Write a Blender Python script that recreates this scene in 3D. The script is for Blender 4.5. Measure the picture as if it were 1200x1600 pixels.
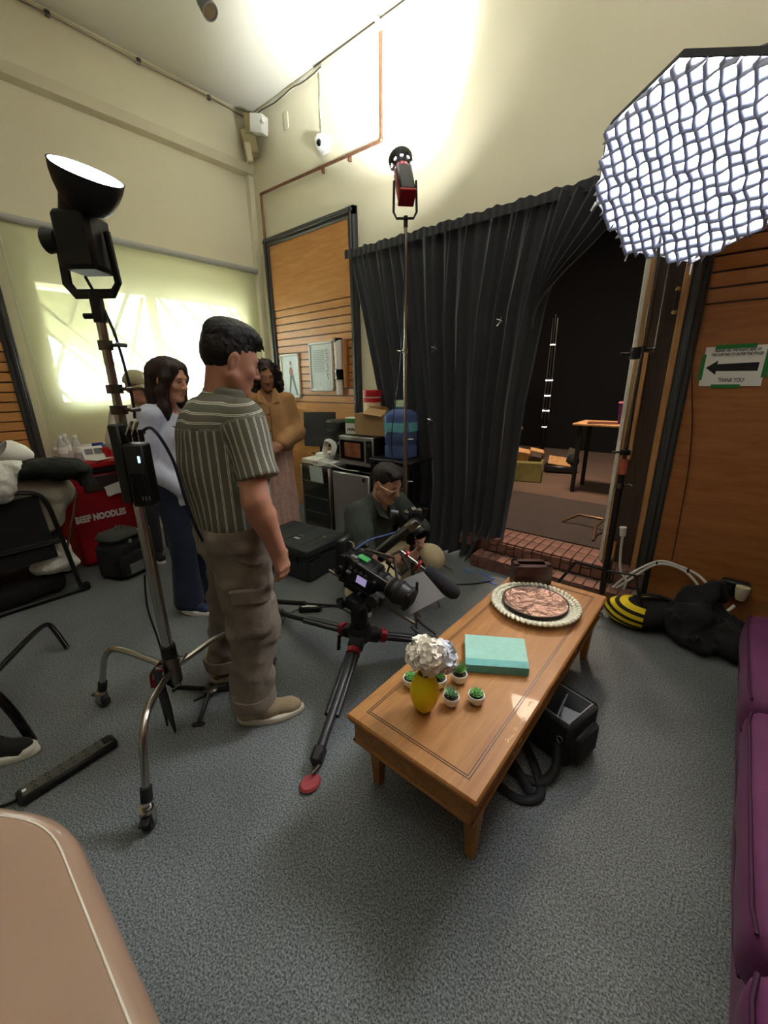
import bpy, math, random
import numpy as np
from mathutils import Vector, Matrix, Euler
random.seed(7); np.random.seed(7)
scene = bpy.context.scene
for o in list(bpy.data.objects): bpy.data.objects.remove(o)
COL = scene.collection
PI = math.pi
# ------------------------------------------------------------------ camera
F_PX, YAW, PITCH, ROLL, CAM_H = 636.35, -0.70436, 0.308895, -0.01478, 1.47
def _cam_axes():
    f = Vector((math.sin(YAW)*math.cos(PITCH), math.cos(YAW)*math.cos(PITCH), -math.sin(PITCH)))
    r = Vector((math.cos(YAW), -math.sin(YAW), 0)); u = r.cross(f)
    return math.cos(ROLL)*r+math.sin(ROLL)*u, -math.sin(ROLL)*r+math.cos(ROLL)*u, f
_r, _u, _f = _cam_axes()
cd = bpy.data.cameras.new('camera'); cam = bpy.data.objects.new('camera', cd); COL.objects.link(cam)
cd.sensor_fit = 'VERTICAL'; cd.sensor_height = 36; cd.lens = 36*F_PX/1600; cd.clip_start = .02; cd.clip_end = 200
cam.matrix_world = Matrix(((_r.x,_u.x,-_f.x,0),(_r.y,_u.y,-_f.y,0),(_r.z,_u.z,-_f.z,CAM_H),(0,0,0,1)))
scene.camera = cam
# ------------------------------------------------------------------ exposure, sky, sun
vs = scene.view_settings
vs.view_transform = 'Standard'; vs.look = 'None'; vs.gamma = 1; vs.use_curve_mapping = False; vs.exposure = 2.0
world = bpy.data.worlds.new('sky'); scene.world = world; world.use_nodes = True
wn = world.node_tree; bg = wn.nodes['Background']
bg.inputs[0].default_value = (.80,.90,1.0,1); bg.inputs[1].default_value = 9.5
def lamp(name, kind, loc, energy, color=(1,1,1), aim=None, parent=None, **kw):
    d = bpy.data.lights.new(name, kind); d.energy = energy; d.color = color
    for k,v in kw.items(): setattr(d,k,v)
    o = bpy.data.objects.new(name, d); COL.objects.link(o); o.location = loc
    if aim is not None:
        o.rotation_euler = (Vector(aim)-Vector(loc)).to_track_quat('-Z','Y').to_euler()
    if parent is not None:
        o.parent = parent; o.matrix_parent_inverse = ROOT[parent.name].inverted()
    return o
ROOT = {}
lamp('sun','SUN',(-9,0,8),14,(1,.95,.85),aim=(-4.5,2.6,1.4),angle=.01)
# ------------------------------------------------------------------ room constants (metres)
XL, YB, ZC, XR, YF = -4.535, 3.157, 4.125, 1.35, -3.6
# ------------------------------------------------------------------ mesh helpers
def R3(rx=0, ry=0, rz=0): return Euler((rx,ry,rz)).to_matrix()
def frame_z(d):
    z = Vector(d).normalized(); a = Vector((0,0,1)) if abs(z.z) < .9 else Vector((1,0,0))
    x = a.cross(z).normalized(); y = z.cross(x)
    return Matrix((x,y,z)).transposed()
class MB:
    def __init__(s): s.v=[]; s.f=[]; s.m=[]; s.mi=0; s.attr=None
    def _add(s, vs, fs):
        b=len(s.v); s.v.extend([tuple(p) for p in vs]); s.f.extend([tuple(b+i for i in f) for f in fs]); s.m.extend([s.mi]*len(fs)); return s
    def box(s, c, d, rot=None, bev=0):
        c=Vector(c); h=Vector(d)/2; rot=rot or Matrix.Identity(3)
        if bev<=0:
            V=[c+rot@Vector((x*h.x,y*h.y,z*h.z)) for x in(-1,1) for y in(-1,1) for z in(-1,1)]
            return s._add(V,[(0,1,3,2),(4,6,7,5),(0,4,5,1),(2,3,7,6),(0,2,6,4),(1,5,7,3)])
        bev=min(bev,h.x*.98,h.y*.98,h.z*.98)
        V=[];I={}
        for x in(-1,1):
            for y in(-1,1):
                for z in(-1,1):
                    for k in range(3):
                        q=[x*(h.x-bev),y*(h.y-bev),z*(h.z-bev)]; sg=(x,y,z); q[k]=sg[k]*h[k]
                        I[(x,y,z,k)]=len(V); V.append(c+rot@Vector(q))
        Fs=[]
        for k in range(3):
            a,b=[i for i in range(3) if i!=k]
            for sg in(-1,1):
                loop=[]
                for (p,q) in ((-1,-1),(1,-1),(1,1),(-1,1)):
                    t=[0,0,0];t[k]=sg;t[a]=p;t[b]=q;loop.append(I[(*t,k)])
                flip=(sg==1)==(k!=1)
                Fs.append(tuple(loop if flip else loop[::-1]))
        for k in range(3):
            a,b=[i for i in range(3) if i!=k]
            for p in(-1,1):
                for q in(-1,1):
                    t0=[0,0,0];t1=[0,0,0];t0[a]=t1[a]=p;t0[b]=t1[b]=q;t0[k]=-1;t1[k]=1
                    l=[I[(*t0,a)],I[(*t1,a)],I[(*t1,b)],I[(*t0,b)]]
                    n=(Vector(V[l[1]])-Vector(V[l[0]])).cross(Vector(V[l[2]])-Vector(V[l[1]]))
                    out=rot@Vector([p if i==a else (q if i==b else 0) for i in range(3)])
                    Fs.append(tuple(l if n.dot(out)>0 else l[::-1]))
        for x in(-1,1):
            for y in(-1,1):
                for z in(-1,1):
                    l=[I[(x,y,z,k)] for k in range(3)]
                    Fs.append(tuple(l if x*y*z>0 else l[::-1]))
        return s._add(V,Fs)
    def tube(s, pts, r, n=8, closed=False, caps=True, flat=1.0):
        P=[Vector(p) for p in pts]; m=len(P)
        rr=r if isinstance(r,(list,tuple)) else [r]*m
        T=[]
        for i in range(m):
            a=P[(i-1)%m] if (closed or i>0) else P[i]; b=P[(i+1)%m] if (closed or i<m-1) else P[i]
            t=(b-a); T.append(t.normalized() if t.length>1e-9 else Vector((0,0,1)))
        fr=frame_z(T[0]); N=fr.col[0].copy(); V=[]
        for i in range(m):
            N=(N-T[i]*N.dot(T[i])); N=N.normalized() if N.length>1e-6 else frame_z(T[i]).col[0]
            B=T[i].cross(N)
            for k in range(n):
                a=2*PI*k/n; V.append(P[i]+(N*math.cos(a)+B*math.sin(a)*flat)*rr[i])
        Fs=[]
        for i in range(m if closed else m-1):
            j=(i+1)%m
            for k in range(n):
                l=(k+1)%n; Fs.append((i*n+k,i*n+l,j*n+l,j*n+k))
        if caps and not closed:
            Fs.append(tuple(range(n))[::-1]); Fs.append(tuple((m-1)*n+k for k in range(n)))
        return s._add(V,Fs)
    def cyl(s,a,b,r,r2=None,n=16,caps=True): return s.tube([a,b],[r,r if r2 is None else r2],n,caps=caps)
    def lathe(s, prof, c=(0,0,0), n=24, rot=None, sx=1, sy=1, phase=0, wob=None):
        c=Vector(c); rot=rot or Matrix.Identity(3); V=[]; m=len(prof)
        for (r,z) in prof:
            for k in range(n):
                a=2*PI*k/n+phase; q=r*(wob(a,z) if wob else 1); V.append(c+rot@Vector((q*math.cos(a)*sx,q*math.sin(a)*sy,z)))
        Fs=[(i*n+k,i*n+(k+1)%n,(i+1)*n+(k+1)%n,(i+1)*n+k) for i in range(m-1) for k in range(n)]
        if prof[0][0]>1e-6: Fs.append(tuple(range(n))[::-1])
        if prof[-1][0]>1e-6: Fs.append(tuple((m-1)*n+k for k in range(n)))
        return s._add(V,Fs)
    def ball(s,c,r,n=12,rot=None):
        r=Vector((r,r,r)) if not hasattr(r,'__len__') else Vector(r)
        k=max(5,n//2); prof=[(math.sin(PI*i/k),-math.cos(PI*i/k)) for i in range(k+1)]
        c=Vector(c); rot=rot or Matrix.Identity(3); V=[]
        for (q,z) in prof:
            for j in range(n):
                a=2*PI*j/n; V.append(c+rot@Vector((q*math.cos(a)*r.x,q*math.sin(a)*r.y,z*r.z)))
        return s._add(V,[(i*n+j,i*n+(j+1)%n,(i+1)*n+(j+1)%n,(i+1)*n+j) for i in range(k) for j in range(n)])
    def prism(s, poly, off):
        off=Vector(off); P=[Vector(p) for p in poly]; n=len(P)
        nrm=Vector((0,0,0))
        for i in range(n): nrm+=P[i].cross(P[(i+1)%n])
        if nrm.dot(off)<0: P=P[::-1]
        V=P+[p+off for p in P]
        return s._add(V,[tuple(range(n))[::-1],tuple(range(n,2*n))]+[(i,(i+1)%n,n+(i+1)%n,n+i) for i in range(n)])
    def grid(s, fn, nu, nv, wrap=False):
        V=[fn(i/(nu-1 if not wrap else nu), j/(nv-1)) for j in range(nv) for i in range(nu)]
        Fs=[(j*nu+i,j*nu+(i+1)%nu,(j+1)*nu+(i+1)%nu,(j+1)*nu+i) for j in range(nv-1) for i in range(nu if wrap else nu-1)]
        return s._add(V,Fs)
    def quad(s,*p): return s._add(p,[tuple(range(len(p)))])
    def mesh(s, name, mats, M=None, smooth=40):
        me=bpy.data.meshes.new(name)
        V=np.array(s.v,dtype=float)
        if M is not None:
            A=np.array(M); V=V@A[:3,:3].T+A[:3,3]
        me.from_pydata(V.tolist(),[],s.f)
        for m_ in mats: me.materials.append(m_)
        if len(mats)>1: me.polygons.foreach_set('material_index',s.m)
        if smooth:
            me.polygons.foreach_set('use_smooth',[True]*len(me.polygons)); me.set_sharp_from_angle(angle=math.radians(smooth))
        if s.attr:
            for k,arr in s.attr.items():
                a=me.attributes.new(k,'FLOAT','POINT'); a.data.foreach_set('value',arr)
        me.update(); return me
    def build(s, name, mat, parent=None, smooth=40, local=False):
        """links the shapes as ONE mesh object; coordinates are world unless local"""
        mats=mat if isinstance(mat,(list,tuple)) else [mat]
        M=None
        if parent is not None and not local: M=ROOT[parent.name].inverted()
        me=s.mesh(name,mats,M,smooth)
        o=bpy.data.objects.new(name,me); COL.objects.link(o)
        if parent is not None: o.parent=parent; ROOT[o.name]=ROOT[parent.name].copy()
        return o
def tag(o,label,cat,group=None):
    o['label']=label; o['category']=cat
    if group: o['group']=group
    return o
def thing(name,label,cat,loc=(0,0,0),rotz=0,group=None):
    o=bpy.data.objects.new(name,None); COL.objects.link(o); o.empty_display_size=.05
    o.location=loc; o.rotation_euler=(0,0,rotz)
    ROOT[o.name]=Matrix.Translation(Vector(loc))@Matrix.Rotation(rotz,4,'Z')
    return tag(o,label,cat,group)
def single(name,mb,mat,label,cat,loc=None,group=None,smooth=40):
    """a thing that is one mesh, with its origin at its base"""
    V=np.array(mb.v); c=Vector(loc) if loc is not None else Vector(((V[:,0].min()+V[:,0].max())/2,(V[:,1].min()+V[:,1].max())/2,V[:,2].min()))
    me=mb.mesh(name,mat if isinstance(mat,(list,tuple)) else [mat],Matrix.Translation(-c),smooth)
    o=bpy.data.objects.new(name,me); COL.objects.link(o); o.location=c; ROOT[o.name]=Matrix.Translation(c)
    return tag(o,label,cat,group)
def struct(name,mb,mat,parent=None,smooth=40):
    o=mb.build(name,mat,parent,smooth)
    if parent is None: o['kind']='structure'; ROOT[o.name]=Matrix.Identity(4)
    return o
def share(src,name,parent,M):
    """another object on the same mesh data, placed at matrix M (relative to parent)"""
    o=bpy.data.objects.new(name,src.data); COL.objects.link(o); o.parent=parent; o.matrix_local=M; return o
def copy_tree(o,parent=None):
    c=o.copy(); COL.objects.link(c); c.parent=parent
    for ch in list(o.children): copy_tree(ch,c)
    return c
# ------------------------------------------------------------------ materials
def srgb(r,g,b):
    f=lambda c:(c/255/12.92 if c/255<=.04045 else ((c/255+.055)/1.055)**2.4)
    return (f(r),f(g),f(b),1)
def pm(name,col,rough=.55,metal=0,noise=None,bump=None,coat=0,emit=None,alpha=None,trans=0,ior=1.45,sss=0,sheen=0,stretch=(1,1,1),col2=None):
    """principled with optional colour noise (scale, amount) and bump (scale, strength)"""
    m=bpy.data.materials.new(name); m.use_nodes=True; nt=m.node_tree; N=nt.nodes; L=nt.links; b=N['Principled BSDF']
    c=col if len(col)==4 else (*col,1)
    b.inputs['Base Color'].default_value=c; b.inputs['Roughness'].default_value=rough; b.inputs['Metallic'].default_value=metal
    b.inputs['Coat Weight'].default_value=coat; b.inputs['IOR'].default_value=ior; b.inputs['Transmission Weight'].default_value=trans
    if sss: b.inputs['Subsurface Weight'].default_value=sss; b.inputs['Subsurface Radius'].default_value=(.01,.004,.002)
    if sheen: b.inputs['Sheen Weight'].default_value=sheen
    if alpha is not None: b.inputs['Alpha'].default_value=alpha
    if emit: b.inputs['Emission Color'].default_value=(*emit[:3],1); b.inputs['Emission Strength'].default_value=emit[3]
    if noise or bump:
        tc=N.new('ShaderNodeTexCoord'); mp=N.new('ShaderNodeMapping'); L.new(tc.outputs['Object'],mp.inputs[0]); mp.inputs['Scale'].default_value=stretch
    if noise:
        n=N.new('ShaderNodeTexNoise'); n.inputs['Scale'].default_value=noise[0]; n.inputs['Detail'].default_value=5; L.new(mp.outputs[0],n.inputs[0])
        cr=N.new('ShaderNodeValToRGB'); a=noise[1]; cr.color_ramp.elements[0].position=.3; cr.color_ramp.elements[1].position=.7
        cr.color_ramp.elements[0].color=(*[x*(1-a) for x in c[:3]],1); cr.color_ramp.elements[1].color=col2 if col2 else (*[min(1,x*(1+a)) for x in c[:3]],1)
        L.new(n.outputs[0],cr.inputs[0]); L.new(cr.outputs[0],b.inputs['Base Color'])
    if bump:
        n=N.new('ShaderNodeTexNoise'); n.inputs['Scale'].default_value=bump[0]; n.inputs['Detail'].default_value=4; L.new(mp.outputs[0],n.inputs[0])
        bp=N.new('ShaderNodeBump'); bp.inputs['Strength'].default_value=bump[1]; bp.inputs['Distance'].default_value=bump[2] if len(bump)>2 else .01
        L.new(n.outputs[0],bp.inputs['Height']); L.new(bp.outputs[0],b.inputs['Normal'])
    return m
def nodes_of(m): return m.node_tree.nodes,m.node_tree.links,m.node_tree.nodes['Principled BSDF']
M={}
M['cream']=pm('cream_paint',srgb(229,223,196),.7,noise=(1.2,.03),bump=(60,.05))
M['ceiling']=pm('ceiling_paint',srgb(232,230,218),.75,bump=(50,.05))
def wood(name,a,b_,scale=(2,2,24),rough=.35,grain=3,coat=.2,rotx=0,bump=.06):
    m=pm(name,a,rough,coat=coat); N,L,b=nodes_of(m)
    tc=N.new('ShaderNodeTexCoord'); mp=N.new('ShaderNodeMapping'); mp.inputs['Scale'].default_value=scale; L.new(tc.outputs['Object'],mp.inputs[0])
    n=N.new('ShaderNodeTexNoise'); n.inputs['Scale'].default_value=grain; n.inputs['Detail'].default_value=8; n.inputs['Roughness'].default_value=.65; n.inputs['Distortion'].default_value=.6; L.new(mp.outputs[0],n.inputs[0])
    cr=N.new('ShaderNodeValToRGB'); cr.color_ramp.elements[0].position=.3; cr.color_ramp.elements[1].position=.68; cr.color_ramp.elements[0].color=b_; cr.color_ramp.elements[1].color=a
    L.new(n.outputs[0],cr.inputs[0]); L.new(cr.outputs[0],b.inputs['Base Color'])
    bp=N.new('ShaderNodeBump'); bp.inputs['Strength'].default_value=bump; bp.inputs['Distance'].default_value=.005; L.new(n.outputs[0],bp.inputs['Height']); L.new(bp.outputs[0],b.inputs['Normal'])
    return m
M['panel_wood']=wood('panel_wood',srgb(210,154,92),srgb(188,126,68),(1.2,1.2,9),.38,3,.15)
M['table_wood']=wood('table_wood',srgb(174,122,62),srgb(142,92,44),(14,1.6,14),.5,2.5,.06)
M['table_dark']=pm('table_groove',srgb(62,32,14),.4)
M['trim_dark']=pm('dark_trim_paint',srgb(58,60,62),.35,bump=(30,.05))
def carpet(name,a,b_,stain=None,s=170):
    m=pm(name,a,.95); N,L,b=nodes_of(m); b.inputs['Sheen Weight'].default_value=.15
    tc=N.new('ShaderNodeTexCoord')
    n=N.new('ShaderNodeTexNoise'); n.inputs['Scale'].default_value=s; n.inputs['Detail'].default_value=3; n.inputs['Roughness'].default_value=.7; L.new(tc.outputs['Object'],n.inputs[0])
    cr=N.new('ShaderNodeValToRGB'); cr.color_ramp.elements[0].position=.40; cr.color_ramp.elements[1].position=.62; cr.color_ramp.elements[0].color=b_; cr.color_ramp.elements[1].color=a; L.new(n.outputs[0],cr.inputs[0])
    n2=N.new('ShaderNodeTexNoise'); n2.inputs['Scale'].default_value=2.2; n2.inputs['Detail'].default_value=5; L.new(tc.outputs['Object'],n2.inputs[0])
    r2=N.new('ShaderNodeValToRGB'); r2.color_ramp.elements[0].position=.3; r2.color_ramp.elements[1].position=.6; r2.color_ramp.elements[0].color=(.72,.72,.72,1); r2.color_ramp.elements[1].color=(1,1,1,1); L.new(n2.outputs[0],r2.inputs[0])
    mx=N.new('ShaderNodeMix'); mx.data_type='RGBA'; mx.blend_type='MULTIPLY'; mx.inputs[0].default_value=1; L.new(cr.outputs[0],mx.inputs[6]); L.new(r2.outputs[0],mx.inputs[7])
    L.new(mx.outputs[2],b.inputs['Base Color'])
    bp=N.new('ShaderNodeBump'); bp.inputs['Strength'].default_value=.22; bp.inputs['Distance'].default_value=.004; L.new(n.outputs[0],bp.inputs['Height']); L.new(bp.outputs[0],b.inputs['Normal'])
    return m
M['carpet']=carpet('grey_carpet',srgb(138,144,145),srgb(64,69,71))
M['stage_carpet']=carpet('brown_carpet',srgb(112,84,66),srgb(78,56,42))
M['stage_mat']=carpet('dark_brown_mat',srgb(66,48,38),srgb(44,32,26))
M['black']=pm('black_plastic',srgb(22,22,24),.45)
M['black_matte']=pm('black_matte',srgb(17,17,19),.8)
M['black_gloss']=pm('black_gloss',srgb(12,12,14),.15)
M['black_cloth']=pm('black_cloth',srgb(24,25,28),.9,noise=(40,.2),bump=(220,.25,.004),sheen=.03)
M['chrome']=pm('brushed_steel',srgb(190,186,178),.25,1)
M['steel_dark']=pm('dark_steel',srgb(110,104,96),.35,1)
M['white']=pm('white_plastic',srgb(232,232,228),.4)
M['paper']=pm('white_paper',srgb(235,235,230),.8)
M['red']=pm('red_plastic',srgb(178,24,34),.4)
M['red_metal']=pm('red_anodised',srgb(150,30,42),.35,.4)
M['grey']=pm('grey_plastic',srgb(120,120,122),.5)
M['copper']=pm('copper_pipe',srgb(136,98,78),.45,.6,noise=(20,.2))
M['beige']=pm('beige_plastic',srgb(205,194,160),.5)
M['timber']=wood('raw_timber',srgb(198,152,98),srgb(160,112,66),(8,8,1),.7,3,0)
M['dark_timber']=wood('dark_timber',srgb(74,58,46),srgb(48,36,28),(8,8,1),.7,3,0)
M['white_paint']=pm('worn_white_paint',srgb(226,222,208),.6,noise=(12,.06))
M['dark_wall']=pm('dark_stage_wall',srgb(6,6,7),.95)
M['glass']=pm('clear_glass',(1,1,1),.02,trans=1,ior=1.45)
M['emit_white']=pm('lamp_diffuser',(1,1,1),.5,emit=(1,.98,.95,18))
# ------------------------------------------------------------------ implicit-surface sculpting (smooth blends on a rectilinear grid)
def vnoise(X,Y,Z,s,seed=0):
    """smooth value noise in [-1,1]"""
    rs=np.random.RandomState(seed); T=rs.rand(32,32,32)*2-1
    x,y,z=X*s,Y*s,Z*s; xi,yi,zi=np.floor(x).astype(int),np.floor(y).astype(int),np.floor(z).astype(int)
    fx,fy,fz=x-xi,y-yi,z-zi; fx=fx*fx*(3-2*fx); fy=fy*fy*(3-2*fy); fz=fz*fz*(3-2*fz)
    g=lambda a,b,c:T[(xi+a)%32,(yi+b)%32,(zi+c)%32]
    return (((g(0,0,0)*(1-fx)+g(1,0,0)*fx)*(1-fy)+(g(0,1,0)*(1-fx)+g(1,1,0)*fx)*fy)*(1-fz)+((g(0,0,1)*(1-fx)+g(1,0,1)*fx)*(1-fy)+(g(0,1,1)*(1-fx)+g(1,1,1)*fx)*fy)*fz)
def axis(lo,hi,step,fine=()):
    """grid lines from lo to hi; fine = [(a,b,step)] ranges sampled more densely"""
    out=[lo]
    while out[-1]<hi:
        st=step
        for a,b,q in fine:
            if a-1e-9<=out[-1]<b: st=min(st,q)
        out.append(out[-1]+st)
    return np.array(out)
class SDF:
    def __init__(s,xs,ys,zs): s.x,s.y,s.z=xs,ys,zs; s.D=np.full((len(xs),len(ys),len(zs)),.5)
    def _sl(s,lo,hi):
        return tuple(slice(max(0,np.searchsorted(a,l)-1),min(len(a),np.searchsorted(a,h)+1)) for a,l,h in zip((s.x,s.y,s.z),lo,hi))
    def _g(s,sl): return s.x[sl[0]][:,None,None],s.y[sl[1]][None,:,None],s.z[sl[2]][None,None,:]
    def _put(s,sl,d,k,op):
        A=s.D[sl]
        if A.size==0: return s
        if op=='sub': A=-A
        if k>0:
            h=np.clip(.5+.5*(A-d)/k,0,1); m=A*(1-h)+d*h-k*h*(1-h)
        else: m=np.minimum(A,d)
        s.D[sl]=-m if op=='sub' else m
        return s
    def cone(s,a,b,r1,r2=None,k=.02,op='add',flat=None):
        """round cone a->b"""
        r2=r1 if r2 is None else r2; a=np.array(a,float); b=np.array(b,float); pad=max(r1,r2)+k+.05
        sl=s._sl(np.minimum(a,b)-pad,np.maximum(a,b)+pad); X,Y,Z=s._g(sl)
        ab=b-a; L=ab@ab; 
        t=np.clip(((X-a[0])*ab[0]+(Y-a[1])*ab[1]+(Z-a[2])*ab[2])/max(L,1e-12),0,1)
        dx,dy,dz=X-a[0]-t*ab[0],Y-a[1]-t*ab[1],Z-a[2]-t*ab[2]
        return s._put(sl,np.sqrt(dx*dx+dy*dy+dz*dz)-(r1+(r2-r1)*t),k,op)
    def ell(s,c,r,k=.02,op='add',rot=None):
        c=np.array(c,float); r=np.array(r,float) if hasattr(r,'__len__') else np.array([r]*3,float); pad=r.max()+k+.05
        sl=s._sl(c-pad,c+pad); X,Y,Z=s._g(sl); X=X-c[0];Y=Y-c[1];Z=Z-c[2]
        if rot is not None:
            A=np.array(rot).T; X,Y,Z=A[0,0]*X+A[0,1]*Y+A[0,2]*Z,A[1,0]*X+A[1,1]*Y+A[1,2]*Z,A[2,0]*X+A[2,1]*Y+A[2,2]*Z
        k0=np.sqrt((X/r[0])**2+(Y/r[1])**2+(Z/r[2])**2); k1=np.sqrt((X/r[0]**2)**2+(Y/r[1]**2)**2+(Z/r[2]**2)**2)
        return s._put(sl,k0*(k0-1)/np.maximum(k1,1e-6),k,op)
    def box(s,c,h,rd=.01,k=.01,op='add',rot=None):
        c=np.array(c,float); h=np.array(h,float); pad=np.linalg.norm(h)+k+.03
        sl=s._sl(c-pad,c+pad); X,Y,Z=s._g(sl); X=X-c[0];Y=Y-c[1];Z=Z-c[2]
        if rot is not None:
            A=np.array(rot).T; X,Y,Z=A[0,0]*X+A[0,1]*Y+A[0,2]*Z,A[1,0]*X+A[1,1]*Y+A[1,2]*Z,A[2,0]*X+A[2,1]*Y+A[2,2]*Z
        qx,qy,qz=np.abs(X)-h[0]+rd,np.abs(Y)-h[1]+rd,np.abs(Z)-h[2]+rd
        d=np.sqrt(np.maximum(qx,0)**2+np.maximum(qy,0)**2+np.maximum(qz,0)**2)+np.minimum(np.maximum(np.maximum(qx,qy),qz),0)-rd
        return s._put(sl,d,k,op)
    def chain(s,pts,rs,k=.02,op='add'):
        for i in range(len(pts)-1): s.cone(pts[i],pts[i+1],rs[i],rs[i+1],k,op)
        return s
    def disp(s,fn):
        X,Y,Z=s._g((slice(None),)*3); s.D=s.D+fn(X,Y,Z); return s
    def noise(s,amp,scale,seed=0,sz=1.0):
        X,Y,Z=np.meshgrid(s.x,s.y,s.z,indexing='ij'); near=np.abs(s.D)<.04
        s.D[near]+=amp*vnoise(X[near],Y[near],Z[near]*sz,scale,seed); return s
    def cut(s,fn):
        """keep only where fn<0"""
        X,Y,Z=s._g((slice(None),)*3); s.D=np.maximum(s.D,fn(X,Y,Z)); return s
    def mb(s):
        """naive surface nets"""
        D=s.D; nx,ny,nz=D.shape; neg=D<0
        c=np.zeros((nx-1,ny-1,nz-1),int)
        for i in(0,1):
            for j in(0,1):
                for k in(0,1): c+=neg[i:nx-1+i,j:ny-1+j,k:nz-1+k]
        act=(c>0)&(c<8); idx=-np.ones(act.shape,int); ii=np.argwhere(act); idx[act]=np.arange(len(ii))
        acc=np.zeros((len(ii),3)); cnt=np.zeros(len(ii)); I,J,K=ii.T
        G=(s.x,s.y,s.z)
        for ax in range(3):
            for u in(0,1):
                for v in(0,1):
                    o=[0,0,0]; b,cx=[q for q in range(3) if q!=ax]; o[b]=u;o[cx]=v
                    p0=(I+o[0],J+o[1],K+o[2]); o[ax]=1; p1=(I+o[0],J+o[1],K+o[2])
                    d0=D[p0];d1=D[p1]; cr=(d0<0)!=(d1<0); t=np.where(cr,d0/np.where(cr,d0-d1,1),0)
                    pos=np.stack([G[q][p0[q]]+(t*(G[q][p1[q]]-G[q][p0[q]]) if q==ax else 0) for q in range(3)],1)
                    acc[cr]+=pos[cr]; cnt[cr]+=1
        V=acc/np.maximum(cnt,1)[:,None]; Fs=[]
        for ax in range(3):
            b,cx=(ax+1)%3,(ax+2)%3
            sl0=[slice(None)]*3;sl1=[slice(None)]*3; sl0[ax]=slice(0,-1);sl1[ax]=slice(1,None)
            e=neg[tuple(sl0)]!=neg[tuple(sl1)]
            q=[slice(None)]*3;q[b]=slice(1,-1);q[cx]=slice(1,-1)
            loc=np.argwhere(e[tuple(q)]); loc[:,b]+=1;loc[:,cx]+=1
            if len(loc)==0: continue
            def cell(db,dc):
                p=loc.copy();p[:,b]-=db;p[:,cx]-=dc; return idx[p[:,0],p[:,1],p[:,2]]
            quad=np.stack([cell(0,0),cell(1,0),cell(1,1),cell(0,1)],1)
            s0=neg[loc[:,0],loc[:,1],loc[:,2]]
            quad[~s0]=quad[~s0][:,::-1]
            Fs.append(quad)
        Fs=np.concatenate(Fs) if Fs else np.zeros((0,4),int)
        m=MB(); m.v=[tuple(p) for p in V.tolist()]; m.f=[tuple(f) for f in Fs.tolist()]; m.m=[0]*len(m.f); return m
def sdf_box(lo,hi,step,fx=(),fy=(),fz=()):
    return SDF(axis(lo[0],hi[0],step,fx),axis(lo[1],hi[1],step,fy),axis(lo[2],hi[2],step,fz))
def catmull(P,n=8,closed=False):
    P=[Vector(p) for p in P]; m=len(P); out=[]
    for i in range(m if closed else m-1):
        g=lambda j:P[j%m] if closed else P[max(0,min(m-1,j))]
        a,b,c,d=g(i-1),g(i),g(i+1),g(i+2)
        for k in range(n):
            t=k/n; out.append(.5*((2*b)+(c-a)*t+(2*a-5*b+4*c-d)*t*t+(3*b-a-3*c+d)*t**3))
    if not closed: out.append(P[-1])
    return out
def text_mb(body,size,origin,xdir,updir,extrude=.0006,align='CENTER',shear=0,bold=0,width=None):
    """flat lettering as mesh; origin = centre of the line"""
    cu=bpy.data.curves.new('lettering','FONT'); cu.body=body; cu.size=size; cu.align_x=align; cu.align_y='CENTER'; cu.extrude=extrude; cu.shear=shear; cu.offset=bold; cu.resolution_u=2
    to=bpy.data.objects.new('lettering',cu); COL.objects.link(to)
    dg=bpy.context.evaluated_depsgraph_get(); me=to.evaluated_get(dg).to_mesh()
    x=Vector(xdir).normalized(); u=Vector(updir).normalized(); n=x.cross(u); o=Vector(origin); mb=MB()
    co=[v.co.copy() for v in me.vertices]
    sx=1
    if width:
        w=max(c.x for c in co)-min(c.x for c in co); sx=width/w
    mb._add([o+x*c.x*sx+u*c.y+n*c.z for c in co],[tuple(p.vertices) for p in me.polygons])
    to.evaluated_get(dg).to_mesh_clear(); bpy.data.objects.remove(to); bpy.data.curves.remove(cu)
    return mb
# ================================================================== the room
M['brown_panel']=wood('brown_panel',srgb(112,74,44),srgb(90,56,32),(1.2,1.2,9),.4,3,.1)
struct('floor',MB().box(((XL+XR)/2,(YF+YB)/2,-.05),(XR-XL,YB-YF,.1)),M['carpet'])
struct('ceiling',MB().box(((XL+XR)/2,(YF+YB)/2+.1,ZC+.05),(XR-XL+.6,YB-YF+.6,.1)),M['ceiling'])
OX0,OX1,OZ=-2.25,-.572,2.52           # stage opening
wb=MB()
wb.box(((XL+OX0)/2,YB+.075,ZC/2),(OX0-XL,.15,ZC)); wb.box(((OX0+OX1)/2,YB+.075,(OZ+ZC)/2),(OX1-OX0,.15,ZC-OZ)); wb.box(((OX1+XR)/2,YB+.075,ZC/2),(XR-OX1,.15,ZC))
struct('wall_back',wb,M['cream'])
WY0,WY1,WZ0,WZ1=1.0,2.93,1.30,2.62     # window opening in the wall with the blind
wl=MB(); tX=XL-.1
wl.box((tX,(YF+WY0)/2,ZC/2),(.2,WY0-YF,ZC)); wl.box((tX,(WY1+YB)/2,ZC/2),(.2,YB-WY1,ZC))
wl.box((tX,(WY0+WY1)/2,WZ0/2),(.2,WY1-WY0,WZ0)); wl.box((tX,(WY0+WY1)/2,(WZ1+ZC)/2),(.2,WY1-WY0,ZC-WZ1))
struct('wall_left',wl,M['cream'])
struct('wall_right',MB().box((XR+.05,(YF+YB)/2,ZC/2),(.1,YB-YF,ZC)),M['brown_panel'])  # unseen wall, given dark wood to cut bounced light
struct('wall_front',MB().box(((XL+XR)/2,YF-.05,ZC/2),(XR-XL,.1,ZC)),M['cream'])
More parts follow.
